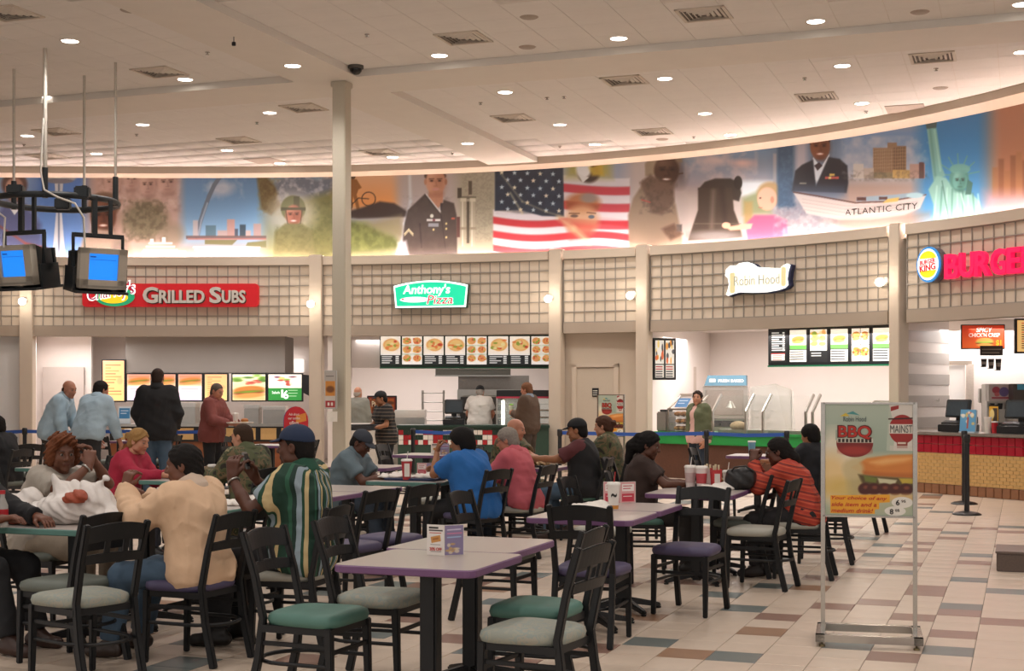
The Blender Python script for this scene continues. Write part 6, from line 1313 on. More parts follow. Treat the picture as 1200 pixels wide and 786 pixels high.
    bmt = bottom if isinstance(bottom, bpy.types.Material) else M('cloth_'+bottom.lstrip('#'), bottom, .85, vary=.06, scale=22, bump=.25)
    zl = pel[2]-.2; s = SDF(P((lo[0], lo[1], zl)), P((hi[0], hi[1], nb[2]+.2)), hb); torso(s, loose)
    hd = hem if hem is not None else (.07 if sit else .10)
    if hd > .11 and not sit: s.cone(pel-P((.07, 0, .0)), pel-P((-.07, 0, .0)), .125*g+loose, .125*g+loose, .05); s.cone(pel-P((.07, 0, .1)), pel-P((-.07, 0, .1)), .118*g+loose, .118*g+loose, .05)
    s.cut(pel-Um*hd, -Um if not sit else unit(P((0, .25, -1))))
    s.cut(nb+.012*U+.02*Y_, unit(U+.35*Y_))
    for sd in 'lr':
        s0, el, wr = J[sd]; d1, d2 = unit(el-s0), unit(wr-el); lz = loose+.006
        if sleeve == 'long':
            s.cone(s0, el, .050+lz, .046+lz, .04); s.cone(el, wr, .046+lz, .031+lz*.9, .03, [(wr-d2*.012, d2)])
        elif sleeve == 'short': s.cone(s0, el, .052+lz, .050+lz, .04, [(s0+(el-s0)*.72, d1)])
        elif sleeve == 'cap': s.cone(s0, el, .050+lz, .048+lz, .04, [(s0+(el-s0)*.35, d1)])
    s.ripple(fold*.6, 34, x+y); s.crease(fold*2.0, x*3+y); emit('shirt', s, tm)
    if collar:
        cm = M('cloth_'+collar.lstrip('#'), collar, .85, vary=.04); s = SDF(nb-.14, nb+.14, hb*.8); ax = unit(U*.9+.25*Y_)
        s.cone(nb-.01*U-.008*Y_, nb+.06*U+.006*Y_, .086*sw_+loose*.6, .070*sw_+loose*.15, .01, [(nb+.052*U, unit(U+.45*Y_)), (nb-.03*U, -U)]); emit('collar', s, cm)
    if vest:
        vm = vest[0] if isinstance(vest[0], bpy.types.Material) else M('cloth_'+vest[0].lstrip('#'), vest[0], .8, vary=.05, bump=.2); s = SDF(P((lo[0], lo[1], zl)), P((hi[0], hi[1], nb[2]+.2)), hb); torso(s, loose+.014)
        s.cut(pel-Um*vest[1], -Um); s.cut(nb+.03*U, U)
        for sd in 'lr':
            s0, el, wr = J[sd]
            if vest[2]: d2 = unit(wr-el); s.cone(s0, el, .082, .076, .04); s.cone(el, wr, .075, .060, .02, [(wr-d2*.03, d2)])
            else: s.cone(s0, s0+(el-s0)*.25, .072, .066, .02, op='sub') if False else None
        if vest[3]:      # open front: a wedge left out down the chest
            X, Y, Z = np.meshgrid(*s.ax, indexing='ij', sparse=True); a = np.abs((X-pel[0])*X_[0]+(Y-pel[1])*X_[1]+(Z-pel[2])*X_[2]); b_ = (X-ch[0])*Y_[0]+(Y-ch[1])*Y_[1]+(Z-ch[2])*Y_[2]
            s.F = np.maximum(s.F, np.minimum(vest[3]-a, b_-.02).astype(np.float32))
        s.ripple(.003, 30, y); s.crease(.007, y*3); emit('vest' if not vest[2] else 'jacket', s, vm)
    # trousers
    s = SDF(P((lo[0], lo[1], -.02)), P((hi[0], hi[1], wst[2]+.12)), hb); lo_ = .014
    s.cone(pel-P((hipw, 0, -.02)), pel+P((hipw, 0, .02)), .116*g+lo_*.6, .116*g+lo_*.6, .05); s.cone(pel, wst, .112*g, .106*g, .05, [(wst-.02*Um, Um)]); s.cone(wst-.06*X_-.03*Um, wst+.06*X_-.03*Um, .100*g+.006, .100*g+.006, .04)
    if sit:
        for q in (-1, 1): s.ell(pel+P((q*.085, -.03, -.03)), (.105*g+.008, .115*g+.008, .094), .04)
    for sd in 'lr':
        hip, kn, an = J['k'+sd]; s.cone(hip, kn, .090*g+lo_*.7, .064+lo_, .045); d = unit(an-kn); s.cone(kn, an, .062+lo_, .052+lo_, .03, [(an-d*.03, d)])
    s.cut(wst-.01*Um, Um); s.ripple(.003, 38, x*2+y); s.crease(.0045, x*5+y); emit('trousers', s, bmt)
    shm = M('shoe_'+shoes.lstrip('#'), shoes, .45, vary=.05)
    for sd, q in (('l', -1), ('r', 1)):
        an = J['k'+sd][2]; s = SDF(an+P((-.09, -.12, -.10)), an+P((.09, .26, .06)), hb*.8 if near else hb*.7)
        s.cone(an+P((0, -.045, -.035)), an+P((q*.012, .14, -.05)), .042, .038, .03); s.cone(an+P((0, -.01, .03)), an+P((0, .05, -.03)), .042, .040, .03); s.cut((0, 0, .001), (0, 0, -1)); emit('shoe', s, shm)
    # hair, cap, glasses
    def hp(nme, V, Q, mat):
        return link(nme, mesh_np(nme, V @ Rh.T+hc, Q, True), mat, t)
    if hair:
        V, Q = hair_mesh(hair[0], .0062 if near else .009); hp('hair', V, Q, M('hair_'+hair[1].lstrip('#'), hair[1], .75, spec=.25, vary=.15, scale=60, bump=.4))
    if cap:
        V1, Q1, V2, Q2 = cap_mesh(.0058 if near else .0085); cm = M('cap_'+cap.lstrip('#'), cap, .8, vary=.05); c_ = hp('cap', V1, Q1, cm); hp('cap_brim', V2, Q2, cm)
    if glasses:
        b = B()
        for q in (-1, 1):
            b.tube([H((q*.032+.021*math.cos(a), .102, .006+.016*math.sin(a))) for a in lsp(0, 2*math.pi, 15)[:-1]], .0022, 6, closed=True); b.tube([H((q*.053, .101, .010)), H((q*.080, .01, .012))], .0022, 6)
        b.tube([H((-.011, .104, .008)), H((.011, .104, .008))], .0022, 6); part('glasses', b, M('glasses_frame', '#4a4038', .3, .3), t)
    if watch:
        s0, el, wr = J[watch]; d = unit(wr-el); p = wr-d*.025; a = np.cross(d, (0, 0, 1)); a = unit(a); c2 = np.cross(d, a); part('wrist_watch', B().tube([p+.033*(a*math.cos(k*.5236)+c2*math.sin(k*.5236)) for k in range(12)], .007, 6, closed=True), STEEL, t)
    Rz = rot('Z', -phi)
    def world(v): w = Rz @ (P(v)*S); return Vector((x+w[0], y+w[1], z0+w[2]))
    return t, {'lh': world(J['hl'][0]), 'rh': world(J['hr'][0]), 'head': world(hc), 'd_l': Rz @ J['hl'][1], 'd_r': Rz @ J['hr'][1]}
CAMO = RAMP('camouflage', [(0, '#2a271f'), (.40, '#4d5236'), (.50, '#6b5a40'), (.58, '#3d452e'), (.66, '#8a8262')], 'noise', 9)
POLO = RAMP('polo_stripes', [(0, '#173a2c'), (.30, '#c9b384'), (.46, '#1c4634'), (.56, '#8fa0aa'), (.74, '#16322a'), (.88, '#2a5a44')], 'angle', freq=9, shear=(0, .12, 0))
REDST = RAMP('red_stripes', [(0, '#a8392a'), (.34, '#c4553a'), (.52, '#9a2f26'), (.66, '#5f2a26'), (.78, '#b8462f')], 'stripe', freq=15, shear=(0, -.25, 1.0))
BLKST = RAMP('black_tan_stripes', [(0, '#1d1b1a'), (.7, '#8a7868'), (.82, '#1d1b1a')], 'stripe', freq=17, shear=(0, 0, 1.0))
JEAN, DJEAN, BLK = '#41566a', '#2a3542', '#17171a'
DK, DK2, FAIR, FAIR2, TAN = '#5b3524', '#6d4330', '#c08a6e', '#b67c62', '#9a6746'
def seated(label, x, y, phi, col, clabel, *a, **k):
    if col: chair(x, y, phi, col, clabel)
    return person(label, x, y, phi, 'sit', *a, **k)
# ---- near tables, left
seated('woman with curly auburn hair in a pale grey top eating behind the plastic bags', -3.19, 9.67, 108, 'dark', 'chair under the curly haired woman at the bag table', DK2, '#a59d92', '#8f8272', hair=('curly', '#6e3f26'), fem=True, g=1.12, lean=16, head_yaw=38, head_pitch=6, lh=(-.06, .33, 1.09), rh=(.10, .40, 1.06), lcurl=45, rcurl=45, lpalm=(.7, -.6, 0), rpalm=(-.8, -.5, 0), rdir=(-.4, -.2, .9), ldir=(.3, -.2, .9), sleeve='short', watch='r', lpole=(-.9, .3, -.8), rpole=(.9, .4, -.8))
_, PE = seated('man in peach long sleeved shirt and jeans seated with his back turned, left foreground', -1.86, 8.19, -66, 'purple', 'purple seated chair under the man in the peach shirt', DK2, '#dbb897', JEAN, hair=('short', '#15110f'), S=.98, g=.98, lean=9, head_yaw=-22, head_pitch=6, lh=(-.10, .42, 1.00), rh=(.12, .46, .95), lcurl=50, lpalm=(.9, -.2, 0), ldir=(.2, -.2, 1), lpole=(-.35, .25, -1), collar='#cdb7a4', hem=.16, shoes='#2f2018', foot=.10, loose=.028, spread=.02, fold=.0048)
_, PO = seated('man in navy cap and green striped polo shirt holding up a phone', -1.34, 8.62, -74, 'pale', 'black chair under the man in the striped polo shirt', DK, POLO, BLK, hair=('undercap', '#15110f'), cap='#1d2c48', g=1.10, S=1.05, lean=0, head_yaw=-2, head_pitch=0, lh=(-.16, .31, .98), rh=(.04, .26, .97), lcurl=40, rcurl=45, lpalm=(1, 0, .0), rpalm=(-1, .2, .2), ldir=(.1, .0, 1), rdir=(-.3, .35, .8), lpole=(-.3, .9, -.7), rpole=(.4, .3, -1), sleeve='short', collar='#1d4a38', hem=.10, loose=.028, watch='l')
seated('person in black at the left margin, only knees and hands showing beside the bag table', -3.38, 8.62, 112, 'dark', 'chair at the left margin under the person in black', DK2, BLK, BLK, hair=('short', '#15110f'), lean=10, lh=(-.1, .50, .80), rh=(.14, .42, .80), lpalm=(0, 0, -1), rpalm=(0, 0, -1), shoes='#3a241c', foot=.1)
# ---- middle left
seated('blonde woman with sunglasses on her head in a crimson top', -3.70, 13.45, 106, 'dark', 'chair under the blonde woman in crimson', FAIR, '#a3203c', '#2b2b33', hair=('bun', '#9a7748'), fem=True, lean=20, S=.97, head_pitch=14, head_yaw=6, lh=(-.02, .46, .80), rh=(.12, .48, .80), lcurl=50, rcurl=50, lpalm=(0, 0, -1), rpalm=(-.6, 0, -.6), sleeve='long', rpole=(1, -.1, -.6))
seated('soldier in camouflage with brown hair facing the blonde woman, seen from behind', -2.42, 13.0, -52, 'dark', 'chair under the soldier facing the blonde woman', FAIR, CAMO, CAMO, hair=('crop', '#3b2a1e'), lean=14, head_yaw=-14, lh=(-.12, .44, .82), rh=(.12, .44, .82), lpalm=(0, 0, -1), rpalm=(0, 0, -1), collar='#545a3e', g=1.08, loose=.024)
seated('person in a black shirt at the left edge of the far tables, back turned', gx(3, 17.2), 17.2, -70, 'dark', 'black chair at the left edge of the far tables', TAN, BLK, BLK, hair=('short', '#17120f'), lean=12, sleeve='short', lh=(-.1, .44, .82), rh=(.15, .42, .82), lpalm=(0, 0, -1), rpalm=(0, 0, -1))
# ---- middle
seated('man in dark cap and grey blue polo reading papers at the teal edged table', -1.60, 13.36, 106, 'green', 'green seated chair under the man in the grey blue polo', DK, '#62727a', DJEAN, hair=('undercap', '#1a1614'), cap='#30353f', S=.97, lean=24, head_pitch=30, head_yaw=10, lh=(-.02, .50, .80), rh=(.12, .52, .80), lpalm=(0, 0, -1), rpalm=(0, 0, -1), lcurl=18, rcurl=18, sleeve='short', collar='#62727a', glasses=True, g=1.06, loose=.024)
seated('person in a royal blue t-shirt with short black hair, back to the camera', -.36, 12.75, -54, 'purple', 'purple seated chair under the person in royal blue', TAN, '#2263a8', BLK, hair=('afro', '#14100f'), S=.97, lean=17, head_yaw=-18, head_pitch=10, lh=(-.05, .38, 1.04), rh=(.12, .45, .84), lcurl=60, lpalm=(.5, -.7, .3), ldir=(.2, -.1, .9), sleeve='short', g=1.25, lpole=(-.5, .3, -1), loose=.026)
seated('older man with grey hair and glasses in a pink shirt', .07, 13.4, -66, 'pale', 'pale seated chair under the man in the pink shirt', FAIR2, '#c05c66', DJEAN, hair=('short', '#8a8178'), S=.97, lean=17, head_pitch=14, head_yaw=-8, lh=(-.1, .46, .82), rh=(.1, .46, .82), lpalm=(0, 0, -1), rpalm=(0, 0, -1), glasses=True, collar='#c05c66', loose=.024)
seated('bald soldier in camouflage sitting behind the tray table', -.06, 16.0, 122, 'dark', 'chair under the bald soldier', FAIR2, CAMO, CAMO, hair=('fringe', '#5d4636'), lean=16, head_yaw=-18, lh=(.05, .50, .80), rh=(.16, .50, .80), lpalm=(0, 0, -1), rpalm=(0, 0, -1), lcurl=50, rcurl=50, g=1.08, loose=.024, sleeve='short')
seated('man in black cap, black vest and maroon sleeves with blue jeans', .74, 14.9, -76, 'green', 'green seated chair under the man in the black vest', TAN, '#5a2c30', JEAN, hair=('undercap', '#15110f'), cap='#141518', lean=8, head_pitch=8, lh=(-.12, .50, .86), rh=(.10, .48, .84), lcurl=50, sleeve='short', vest=(BLK, .10, False, 0), foot=-.18, g=1.08, shoes='#3a2c28')
seated('woman in camouflage with brown hair in a bun, seated by the belt posts', gx(712, 16.7), 16.7, -72, 'green', 'green seated chair under the woman in camouflage', FAIR, CAMO, CAMO, hair=('bun', '#4a2f22'), fem=True, lean=8, lh=(-.1, .44, .84), rh=(.1, .44, .84), collar='#545a3e', loose=.024)
# ---- right pair
seated('woman in a dark brown top with a black ponytail at the drink cup table', 1.14, 12.25, 98, 'green', 'green seated chair under the woman in the dark brown top', DK, '#33241f', '#2b2826', hair=('tail', '#120e0d'), fem=True, S=.95, lean=8, head_pitch=16, head_yaw=8, lh=(-.08, .46, .80), rh=(.12, .44, .80), lcurl=40, rcurl=40, lpalm=(0, 0, -1), rpalm=(0, 0, -1), sleeve='short', g=1.18, rpole=(.9, -.3, -.7))
seated('woman in a red striped sweater with a long dark ponytail and glasses, eating', 2.42, 11.85, -72, 'pale', 'pale seated chair under the woman in the red striped sweater', DK, REDST, '#1f1d1f', hair=('tail_low', '#15100e'), fem=True, S=.95, lean=24, head_pitch=12, lh=(-.06, .40, 1.02), rh=(.06, .42, 1.02), lcurl=50, rcurl=50, lpalm=(.9, -.3, 0), rpalm=(-.9, -.3, 0), ldir=(.3, -.1, .9), rdir=(-.3, -.1, .9), lpole=(-.4, .2, -1), rpole=(.4, .2, -1), glasses=True, g=1.12, watch='l', shoes='#241c1a', foot=-.1)
seated('person in black with short black hair beside the poster stand, back turned', gx(957, 15.3), 15.3, -34, 'pale', 'black chair under the person in black beside the poster stand', TAN, '#15161c', BLK, hair=('full', '#14100f'), S=.95, lean=14, head_yaw=-10, lh=(-.38, .38, .84), rh=(.12, .42, .82), lpalm=(0, 0, -1), sleeve='short', lpole=(-.8, -.2, -.6))
chair(gx(962, 12.9), 12.9, -75, 'dark', 'dark chair with its back to the poster stand, behind the woman in red stripes')
# ---- standing
person('balding man in a pale blue shirt standing bent forward at left', gx(60, 20.4), 20.4, 92, 'stand', FAIR2, '#9fb6c4', '#3a332e', hair=('fringe', '#3a2a22'), lean=24, head_pitch=12, head_yaw=24, lh=(.0, .42, .78), rh=(.20, .30, .72), S=1.05, collar='#9fb6c4', g=1.08, loose=.026)
person('dark haired man in a pale blue shirt standing with his back turned at left', gx(103, 20.0), 20.0, 24, 'stand', FAIR2, '#a4bac8', '#2b2a2c', hair=('short', '#1a1513'), lean=26, head_pitch=10, head_yaw=16, lh=(-.12, .34, .80), rh=(.32, .34, .66), S=1.05, collar='#a4bac8', g=1.10, loose=.028)
person('tall man in a black jacket and jeans standing with his back to the camera', gx(184, 20.3), 20.3, -4, 'stand', FAIR2, BLK, JEAN, hair=('crop', '#2e2019'), S=1.12, g=1.04, lean=2, lh=(-.20, .16, .92), rh=(.20, .16, .92), collar='#141416', loose=.03, hem=.16)
_, TR = person('man in a maroon shirt standing with a food tray before the menu boards', gx(248, 21.6), 21.6, 106, 'stand', FAIR2, '#7a3f3a', BLK, hair=('crop', '#5c5048'), S=1.0, g=1.08, lean=6, head_pitch=16, head_yaw=10, lh=(-.10, .40, 1.08), rh=(.16, .38, 1.08), lpalm=(.3, 0, .9), rpalm=(-.3, 0, .9), hem=.13, loose=.026, collar='#7a3f3a')
person('balding older man in a grey shirt standing behind the white fridge', gx(418, 27.0), 27.0, 14, 'stand', FAIR, '#85857c', '#3a3a3a', hair=('fringe', '#a39a90'), S=.98, lean=4, hem=.14, loose=.026)
_, CW = person('worker in black cap and black tan striped polo holding a stack of trays', gx(453, 22.2), 22.2, -118, 'stand', TAN, BLKST, BLK, hair=('undercap', '#15110f'), cap='#16171a', S=.93, lean=8, head_pitch=14, head_yaw=10, lh=(-.16, .34, 1.06), rh=(.16, .36, 1.06), lpalm=(.4, 0, .9), rpalm=(-.4, 0, .9), sleeve='short', hem=.14, loose=.026)
person('grey haired worker in a white t-shirt and black cap behind the pizza counter', gx(562, 28.4), 28.4, 6, 'stand', FAIR2, '#dcd6cf', '#2b2b2e', hair=('undercap', '#a8a098'), cap='#1d1e22', S=1.0, g=1.12, lean=6, sleeve='short', lh=(-.18, .25, 1.0), rh=(.2, .25, 1.0), hem=.14, loose=.028)
_, SU = person('man in a brown jacket holding a green drink at the display case', gx(620, 25.2), 25.2, -62, 'stand', FAIR2, '#7d8a98', '#3b2f26', hair=('short', '#6a4730'), S=1.02, g=1.08, lean=2, lh=(-.06, .30, 1.16), rh=(.2, .2, .95), lcurl=55, lpalm=(.9, 0, 0), vest=('#4a382a', .22, True, .05), collar='#7d8a98', loose=.02)
person('woman in an olive cardigan and jeans standing at the carvery counter', gx(819, 22.4), 22.4, -128, 'stand', FAIR, '#d9b0a6', DJEAN, hair=('bun', '#2e1f19'), S=.93, fem=True, g=1.12, lean=0, head_pitch=-4, head_yaw=-30, lh=(-.2, .08, .78), rh=(.2, .02, .78), vest=('#5b6145', .14, True, .05), hem=.12)
# ================================================================ SMALL THINGS ON TABLES AND FLOOR
ZT_ = .742
PAPER = M('paper_white', '#e6e0d8', .75, vary=.03, bump=.2); LET_K = M('print_dark', '#2a2726', .6, vary=0); LET_R = M('print_red', '#c02a24', .6, vary=0)
def blob(name, label, cat, c, build, mat, h=.008, group=None, ripple=None):
    lo, hi, fn = build; s = SDF(lo, hi, h); fn(s)
    if ripple: s.ripple(*ripple)
    s.cut((0, 0, .001), (0, 0, -1)); V, Q = s.net(); o = link(name, mesh_np(name, V, Q, True), mat); o.location = c; return tag(o, label, cat, group)
BAG = M('plastic_bag', '#ddd6d0', .35, vary=.06, scale=18, bump=.6)
def on(px, Y): return Vector((gx(px, Y), Y, ZT_))
def bagfn(s):
    s.ell((0, 0, .09), (.20, .16, .11), .05); s.ell((-.17, -.02, .05), (.13, .12, .07), .05); s.ell((.13, .05, .12), (.13, .12, .12), .05); s.ell((-.02, .06, .17), (.10, .08, .10), .04); s.cone((-.05, 0, .2), (-.11, .02, .30), .04, .012, .04); s.cone((.12, .03, .2), (.2, .06, .27), .05, .01, .04); s.ell((.26, .0, .05), (.12, .12, .05), .04)
    s.ripple(.010, 38, 1); s.ripple(.005, 85, 3)
blob('plastic_bag', 'large crumpled white plastic bag piled on the front left table', 'bag', on(82, 8.72), ((-.42, -.3, -.02), (.48, .3, .40), bagfn), BAG, .007)
def bag2(s): s.ell((0, 0, .07), (.16, .13, .09), .05); s.ell((.1, .05, .1), (.08, .08, .10), .04); s.ripple(.009, 45, 5); s.ripple(.004, 90, 2)
blob('plastic_bag', 'smaller white plastic bag behind the big one at the left margin', 'bag', on(14, 9.0), ((-.3, -.25, -.02), (.3, .25, .3), bag2), BAG, .008)
def wrapfn(s): s.ell((0, 0, .01), (.16, .12, .03), .03); s.ell((.08, .02, .03), (.07, .06, .03), .03); s.ripple(.007, 60, 2)
def wrap(label, p): return blob('paper_wrapper', label, 'wrapper', p, ((-.24, -.2, -.01), (.24, .2, .10), wrapfn), PAPER, .008)
wrap('crumpled white wrapper under the bun on the front left table', on(138, 9.1))
wrap('crumpled white wrapper in front of the striped polo man', on(282, 10.15)); wrap('crumpled napkin beside the paper cup in the middle', on(690, 9.75))
wrap('crumpled papers on the tray of the grey cap man', T5+Vector((.12, -.06, ZT_+.02))); wrap('flattened papers before the hands of the grey cap man', T5+Vector((-.2, .0, ZT_+.02)))
def bun(label, p, top='#b06a30'):
    t = thing('burger_bun', label, 'food', p); part('crown', B().lathe([(.055, .02), (.06, .035), (.045, .06), (.0, .07)], 16, cap=False), M('bun_brown', top, .5, vary=.1), t); part('heel', B().lathe([(.05, 0), (.057, .02)], 16), M('bun_pale', '#d8b27a', .6), t); return t
bun('half eaten brown bun lying on the wrapper on the front left table', on(136, 8.95)+Vector((0, 0, .03))); part('cheese_slice', B().box((0, 0, .02), (.08, .06, .03)), M('cheese', '#e6dcb8', .6), None).location = on(125, 8.85)
tag(bpy.data.objects['cheese_slice'], 'pale square piece of food beside the brown bun', 'food')
def frd(label, p, col='#7d3a26'): return blob('fried_food', label, 'food', p, ((-.12, -.1, -.01), (.12, .1, .12), lambda s: (s.ell((0, 0, .03), (.07, .05, .04), .03), s.ell((.03, .02, .05), (.04, .04, .03), .03), s.ripple(.006, 90, 4))), M('fried_'+col[1:], col, .6, vary=.15, scale=40, bump=.5), .007)
frd('dark brown piece of fried food by the left plastic bag', on(17, 8.7)+Vector((0, -.05, .0))); frd('reddish fried food showing in the big plastic bag', on(84, 8.58)+Vector((.02, 0, .135)), '#a04a30'); frd('brown food lying on the tray beside the black handbag', T3b+Vector((-.02, -.06, ZT_+.02)), '#9a6a3c')
t = thing('drink_bottle', 'clear plastic bottle with a red label at the left margin', 'bottle', on(3, 8.45)); part('body', B().lathe([(.030, 0), (.033, .02), (.033, .13), (.014, .18), (.014, .20)], 14), GLASS('bottle_plastic', '#e6e2dc', .4), t); part('label_band', B().lathe([(.0338, .06), (.0338, .11)], 14, cap=False), M('label_red', '#b8202a', .5), t); part('cap', B().lathe([(.016, .2), (.016, .222)], 12), M('label_red', '#b8202a', .5), t)
frd('green lettuce scrap by the raised hand of the peach shirt man', on(183, 9.35), '#4f8a3a')
def cup(label, p, col='#e4ddd6', band=None, straw='#d8d4d0', h=.14, r=.042, spots=None):
    t = thing('drink_cup', label, 'cup', p); part('body', B().lathe([(r*.72, 0), (r, h)], 18), M('cup_'+col[1:], col, .45, vary=.03), t); part('lid', B().lathe([(r*1.06, h), (r*1.06, h+.012), (r*.9, h+.02)], 18), M('cup_lid', '#ece8e2', .3), t)
    if band: part('band', B().lathe([(r*.79+.001, h*.25), (r*.93+.001, h*.75)], 18, cap=False), M('band_'+band[1:], band, .5), t)
    if straw: part('straw', B().tube([(0, 0, h), (.012, 0, h+.09)], .004, 6), M('straw_'+straw[1:], straw, .4), t)
    return t
def stripe_cup(label, p, **k):
    t = cup(label, p, **k)
    return t
pc = T2+Vector((.02, -.12, ZT_)); t = cup('white paper cup with a red straw on the middle table', Vector((gx(719, 9.75), 9.75, ZT_)), band=None, straw='#b02a2a', h=.17, r=.045); part('orange_base', B().lathe([(.0335, .004), (.0355, .03)], 18, cap=False), M('band_orange', '#d08a3a', .5), t); fit('~', .04, .03, LET_K, t, (0, -.042, .10), ext=.0005, bold=.02, name='logo_mark')
def tent(label, px, Y, z, w, h, left, right, rz, kind=0):
    """folded card: two printed faces meeting at a standing edge"""
    t = thing('table_card', label, 'card', (gx(px, Y), Y, z), rz)
    for sd, cv in ((-1, left), (1, right)):
        a = math.radians(24)*sd; f = part('panel', B().box((sd*w/4*math.cos(a)*2*.5, abs(math.sin(a))*w*.25, h/2), (w/2, .003, h), Matrix.Rotation(a, 3, 'Z')), PAPER, t)
        cv.plane('print', w/2*.97, h*.97, PR, f, (sd*w/4*math.cos(a), abs(math.sin(a))*w*.25-.0025, h/2), (0, 0, a))
    return t
def cv_coupon():
    c = Can(0, 0, 20, 32, 4, '#e4ddd6'); c.rect(2, 2, 13, 4, '#2b2927'); c.rect(2, 5, 18, 6.5, '#4a4644'); c.line([(3, 8.5), (16, 8.5)], .8, '#b8423a'); c.poly([(4, 13), (15, 10.5), (16, 17), (5, 19.5)], '#c98f4c'); c.poly([(6, 14.5), (13, 13), (13.5, 15), (6.5, 16.5)], '#a86a34'); c.line([(4, 21), (15, 21)], .6, '#8a8480'); c.line([(4, 28.5), (16, 28.5)], .6, '#8a8480'); return c
def cv_purple():
    c = Can(0, 0, 20, 32, 4, '#85799a'); c.line([(3, 5), (17, 4.5)], 1.4, '#c4bcd0'); c.line([(3, 9), (18, 8.5)], 1.4, '#c07a9a'); c.line([(3, 13), (17, 12.5)], 1.4, '#9ab0d0'); food(c, 3, 20, 14, 9, 3, ('#b84a3a', '#d8c8b0', '#c8a060')); return c
t = tent('folded card with coupons and a purple side standing on the front table', 521, 6.98, ZT_, .20, .152, cv_coupon(), cv_purple(), -.05)
f = [c for c in t.children if c.name.startswith('panel')][0]
fit('20% OFF', .07, .016, LET_R, f, (-.046, .0145, .031), (math.pi/2, 0, -math.radians(24)), ext=.0004, bold=.02)
def cv_red():
    c = Can(0, 0, 20, 32, 4, '#e6d8d6'); c.rect(0, 0, 20, 32, '#d9a0a0'); c.rect(2, 3, 18, 14, '#efe6e2'); c.line([(4, 6), (15, 6)], 1.3, '#b82a3a'); c.line([(4, 10), (13, 10)], 1.3, '#b82a3a'); c.rect(2, 18, 18, 30, '#c4384a'); c.line([(4, 22), (15, 22)], 1.2, '#efdcd8'); return c
tent('folded pink and white card standing behind the paper cup', 727, 10.3, ZT_, .26, .155, cv_red(), cv_red(), .05)
tent('folded card with coloured pictures on the far table near the pizza stall', 516, 18.3, ZT_, .26, .15, cv_coupon(), cv_purple(), .1)
tent('folded card on the teal edged table beside the drink cup', 500, 13.6, ZT_, .2, .13, cv_red(), cv_purple(), .1)
# drinks and cartons on the cup table
CUPC = '#e2d6d2'
for k, (px, Y, lb, bd) in enumerate(((809, 12.0, 'white and red paper cup with straw, leftmost of the row before the brown top woman', '#c9b0ae'), (822, 11.9, 'white and red patterned carton cup second in the row on the cup table', '#b8484e'), )):
    cup(lb, on(px, Y), CUPC, bd, '#d8d0cc' if k == 0 else None, .17, .05)
def carton(label, p, col, w=.085, h=.16):
    t = thing('food_carton', label, 'carton', p, .2); part('box', B().add([(-w/2*.7, -.03, 0), (w/2*.7, -.03, 0), (w/2*.7, .03, 0), (-w/2*.7, .03, 0), (-w/2, -.035, h), (w/2, -.035, h), (w/2, .035, h*1.08), (-w/2, .035, h*1.08)], [(3, 2, 1, 0), (0, 1, 5, 4), (1, 2, 6, 5), (2, 3, 7, 6), (3, 0, 4, 7)]), M('carton_'+col[1:], col, .5, vary=.04), t); part('printed_label', B().b2((-w*.28, -.0365, h*.25), (w*.28, -.034, h*.8)), M('carton_label', '#ded4ce', .5), t)
    part('fries', B().box((-.02, 0, h), (.014, .012, .07)).box((.0, .01, h+.01), (.014, .012, .07)).box((.022, -.005, h), (.014, .012, .08)), M('fries', '#d9c9a8', .6), t); return t
carton('pale food carton third in the row of cups on the cup table', on(829, 11.95), '#d8cfcb'); carton('red food carton rightmost in the row on the cup table', on(839, 11.85), '#c23a3e'); wrap('white paper napkin under the red carton on the cup table', on(838, 11.75))
def tray(label, p, rz, col='#20242e', w=.42, d=.30):
    t = thing('serving_tray', label, 'tray', p, rz); part('base', flat(rrect(w, d, .04), 0, .008), M('tray_'+col[1:], col, .45), t); part('rim', B().tube([(x, y, .016) for x, y in rrect(w, d, .04)], .008, 6, closed=True), M('tray_'+col[1:], col, .45), t); return t
tray('dark tray with food beside the black handbag', T3b+Vector((-.08, -.08, ZT_)), -TH); tray('dark blue tray with papers at the grey cap man', T5+Vector((0, -.03, ZT_)), -TH, '#26345a', .5, .34); tray('black tray with food between the bald soldier and the black vest man', T9+Vector((.0, .0, ZT_)), -TH, '#1b1b1e')
frd('brown food on the tray between the bald soldier and the black vest man', T9+Vector((.02, 0, ZT_+.012)), '#8a5a34'); frd('pale food on the tray before the black vest man', T9+Vector((.14, -.08, ZT_+.012)), '#c0a078')
cup('white cup with straw on the table of the bald soldier', T9+Vector((-.2, -.12, ZT_)), straw='#d8b890', h=.17, r=.05); t = cup('red and white cup with a white straw before the grey cap man', T5+Vector((-.07, -.17, ZT_+.01)), '#b8343c', None, '#d8d4d0', .17, .05); part('white_panel', B().b2((-.018, -.05, .03), (.03, -.036, .15)), PAPER, t)
cup('small white cup with straw in front of the woman in red stripes', T3b+Vector((.12, .1, ZT_)), straw='#d8d4d0', h=.11, r=.045)
t = cup('light blue paper cup on the far table behind the woman in red stripes', Vector((gx(881, 18.15), 18.15, ZT_)), '#6fa0bc', None, None, .17, .05)
cup('red and white cup on the far table below the pale blue shirt men', Vector((gx(150, 23.75), 23.75, ZT_)), '#a82a30', '#d8d0cc', None, .18, .06); cup('white cup near the folded arms of the blonde woman', T7+Vector((.22, -.1, ZT_)), straw=None, h=.12)
t = thing('table_card', 'small blue picture card on the far table before the sandwich counter', 'card', (gx(293, 21.7), 21.7, ZT_)); c = Can(0, 0, 10, 16, 4, '#8fb0c8'); c.rect(1, 2, 9, 9, '#4a7aa8'); c.plane('print', .10, .15, PR, t, (0, -.004, .078)); part('stand', B().box((0, .0, .075), (.10, .005, .15)).box((0, 0, .005), (.1, .05, .01)), M('clear_acrylic', '#c9d2d8', .2), t)
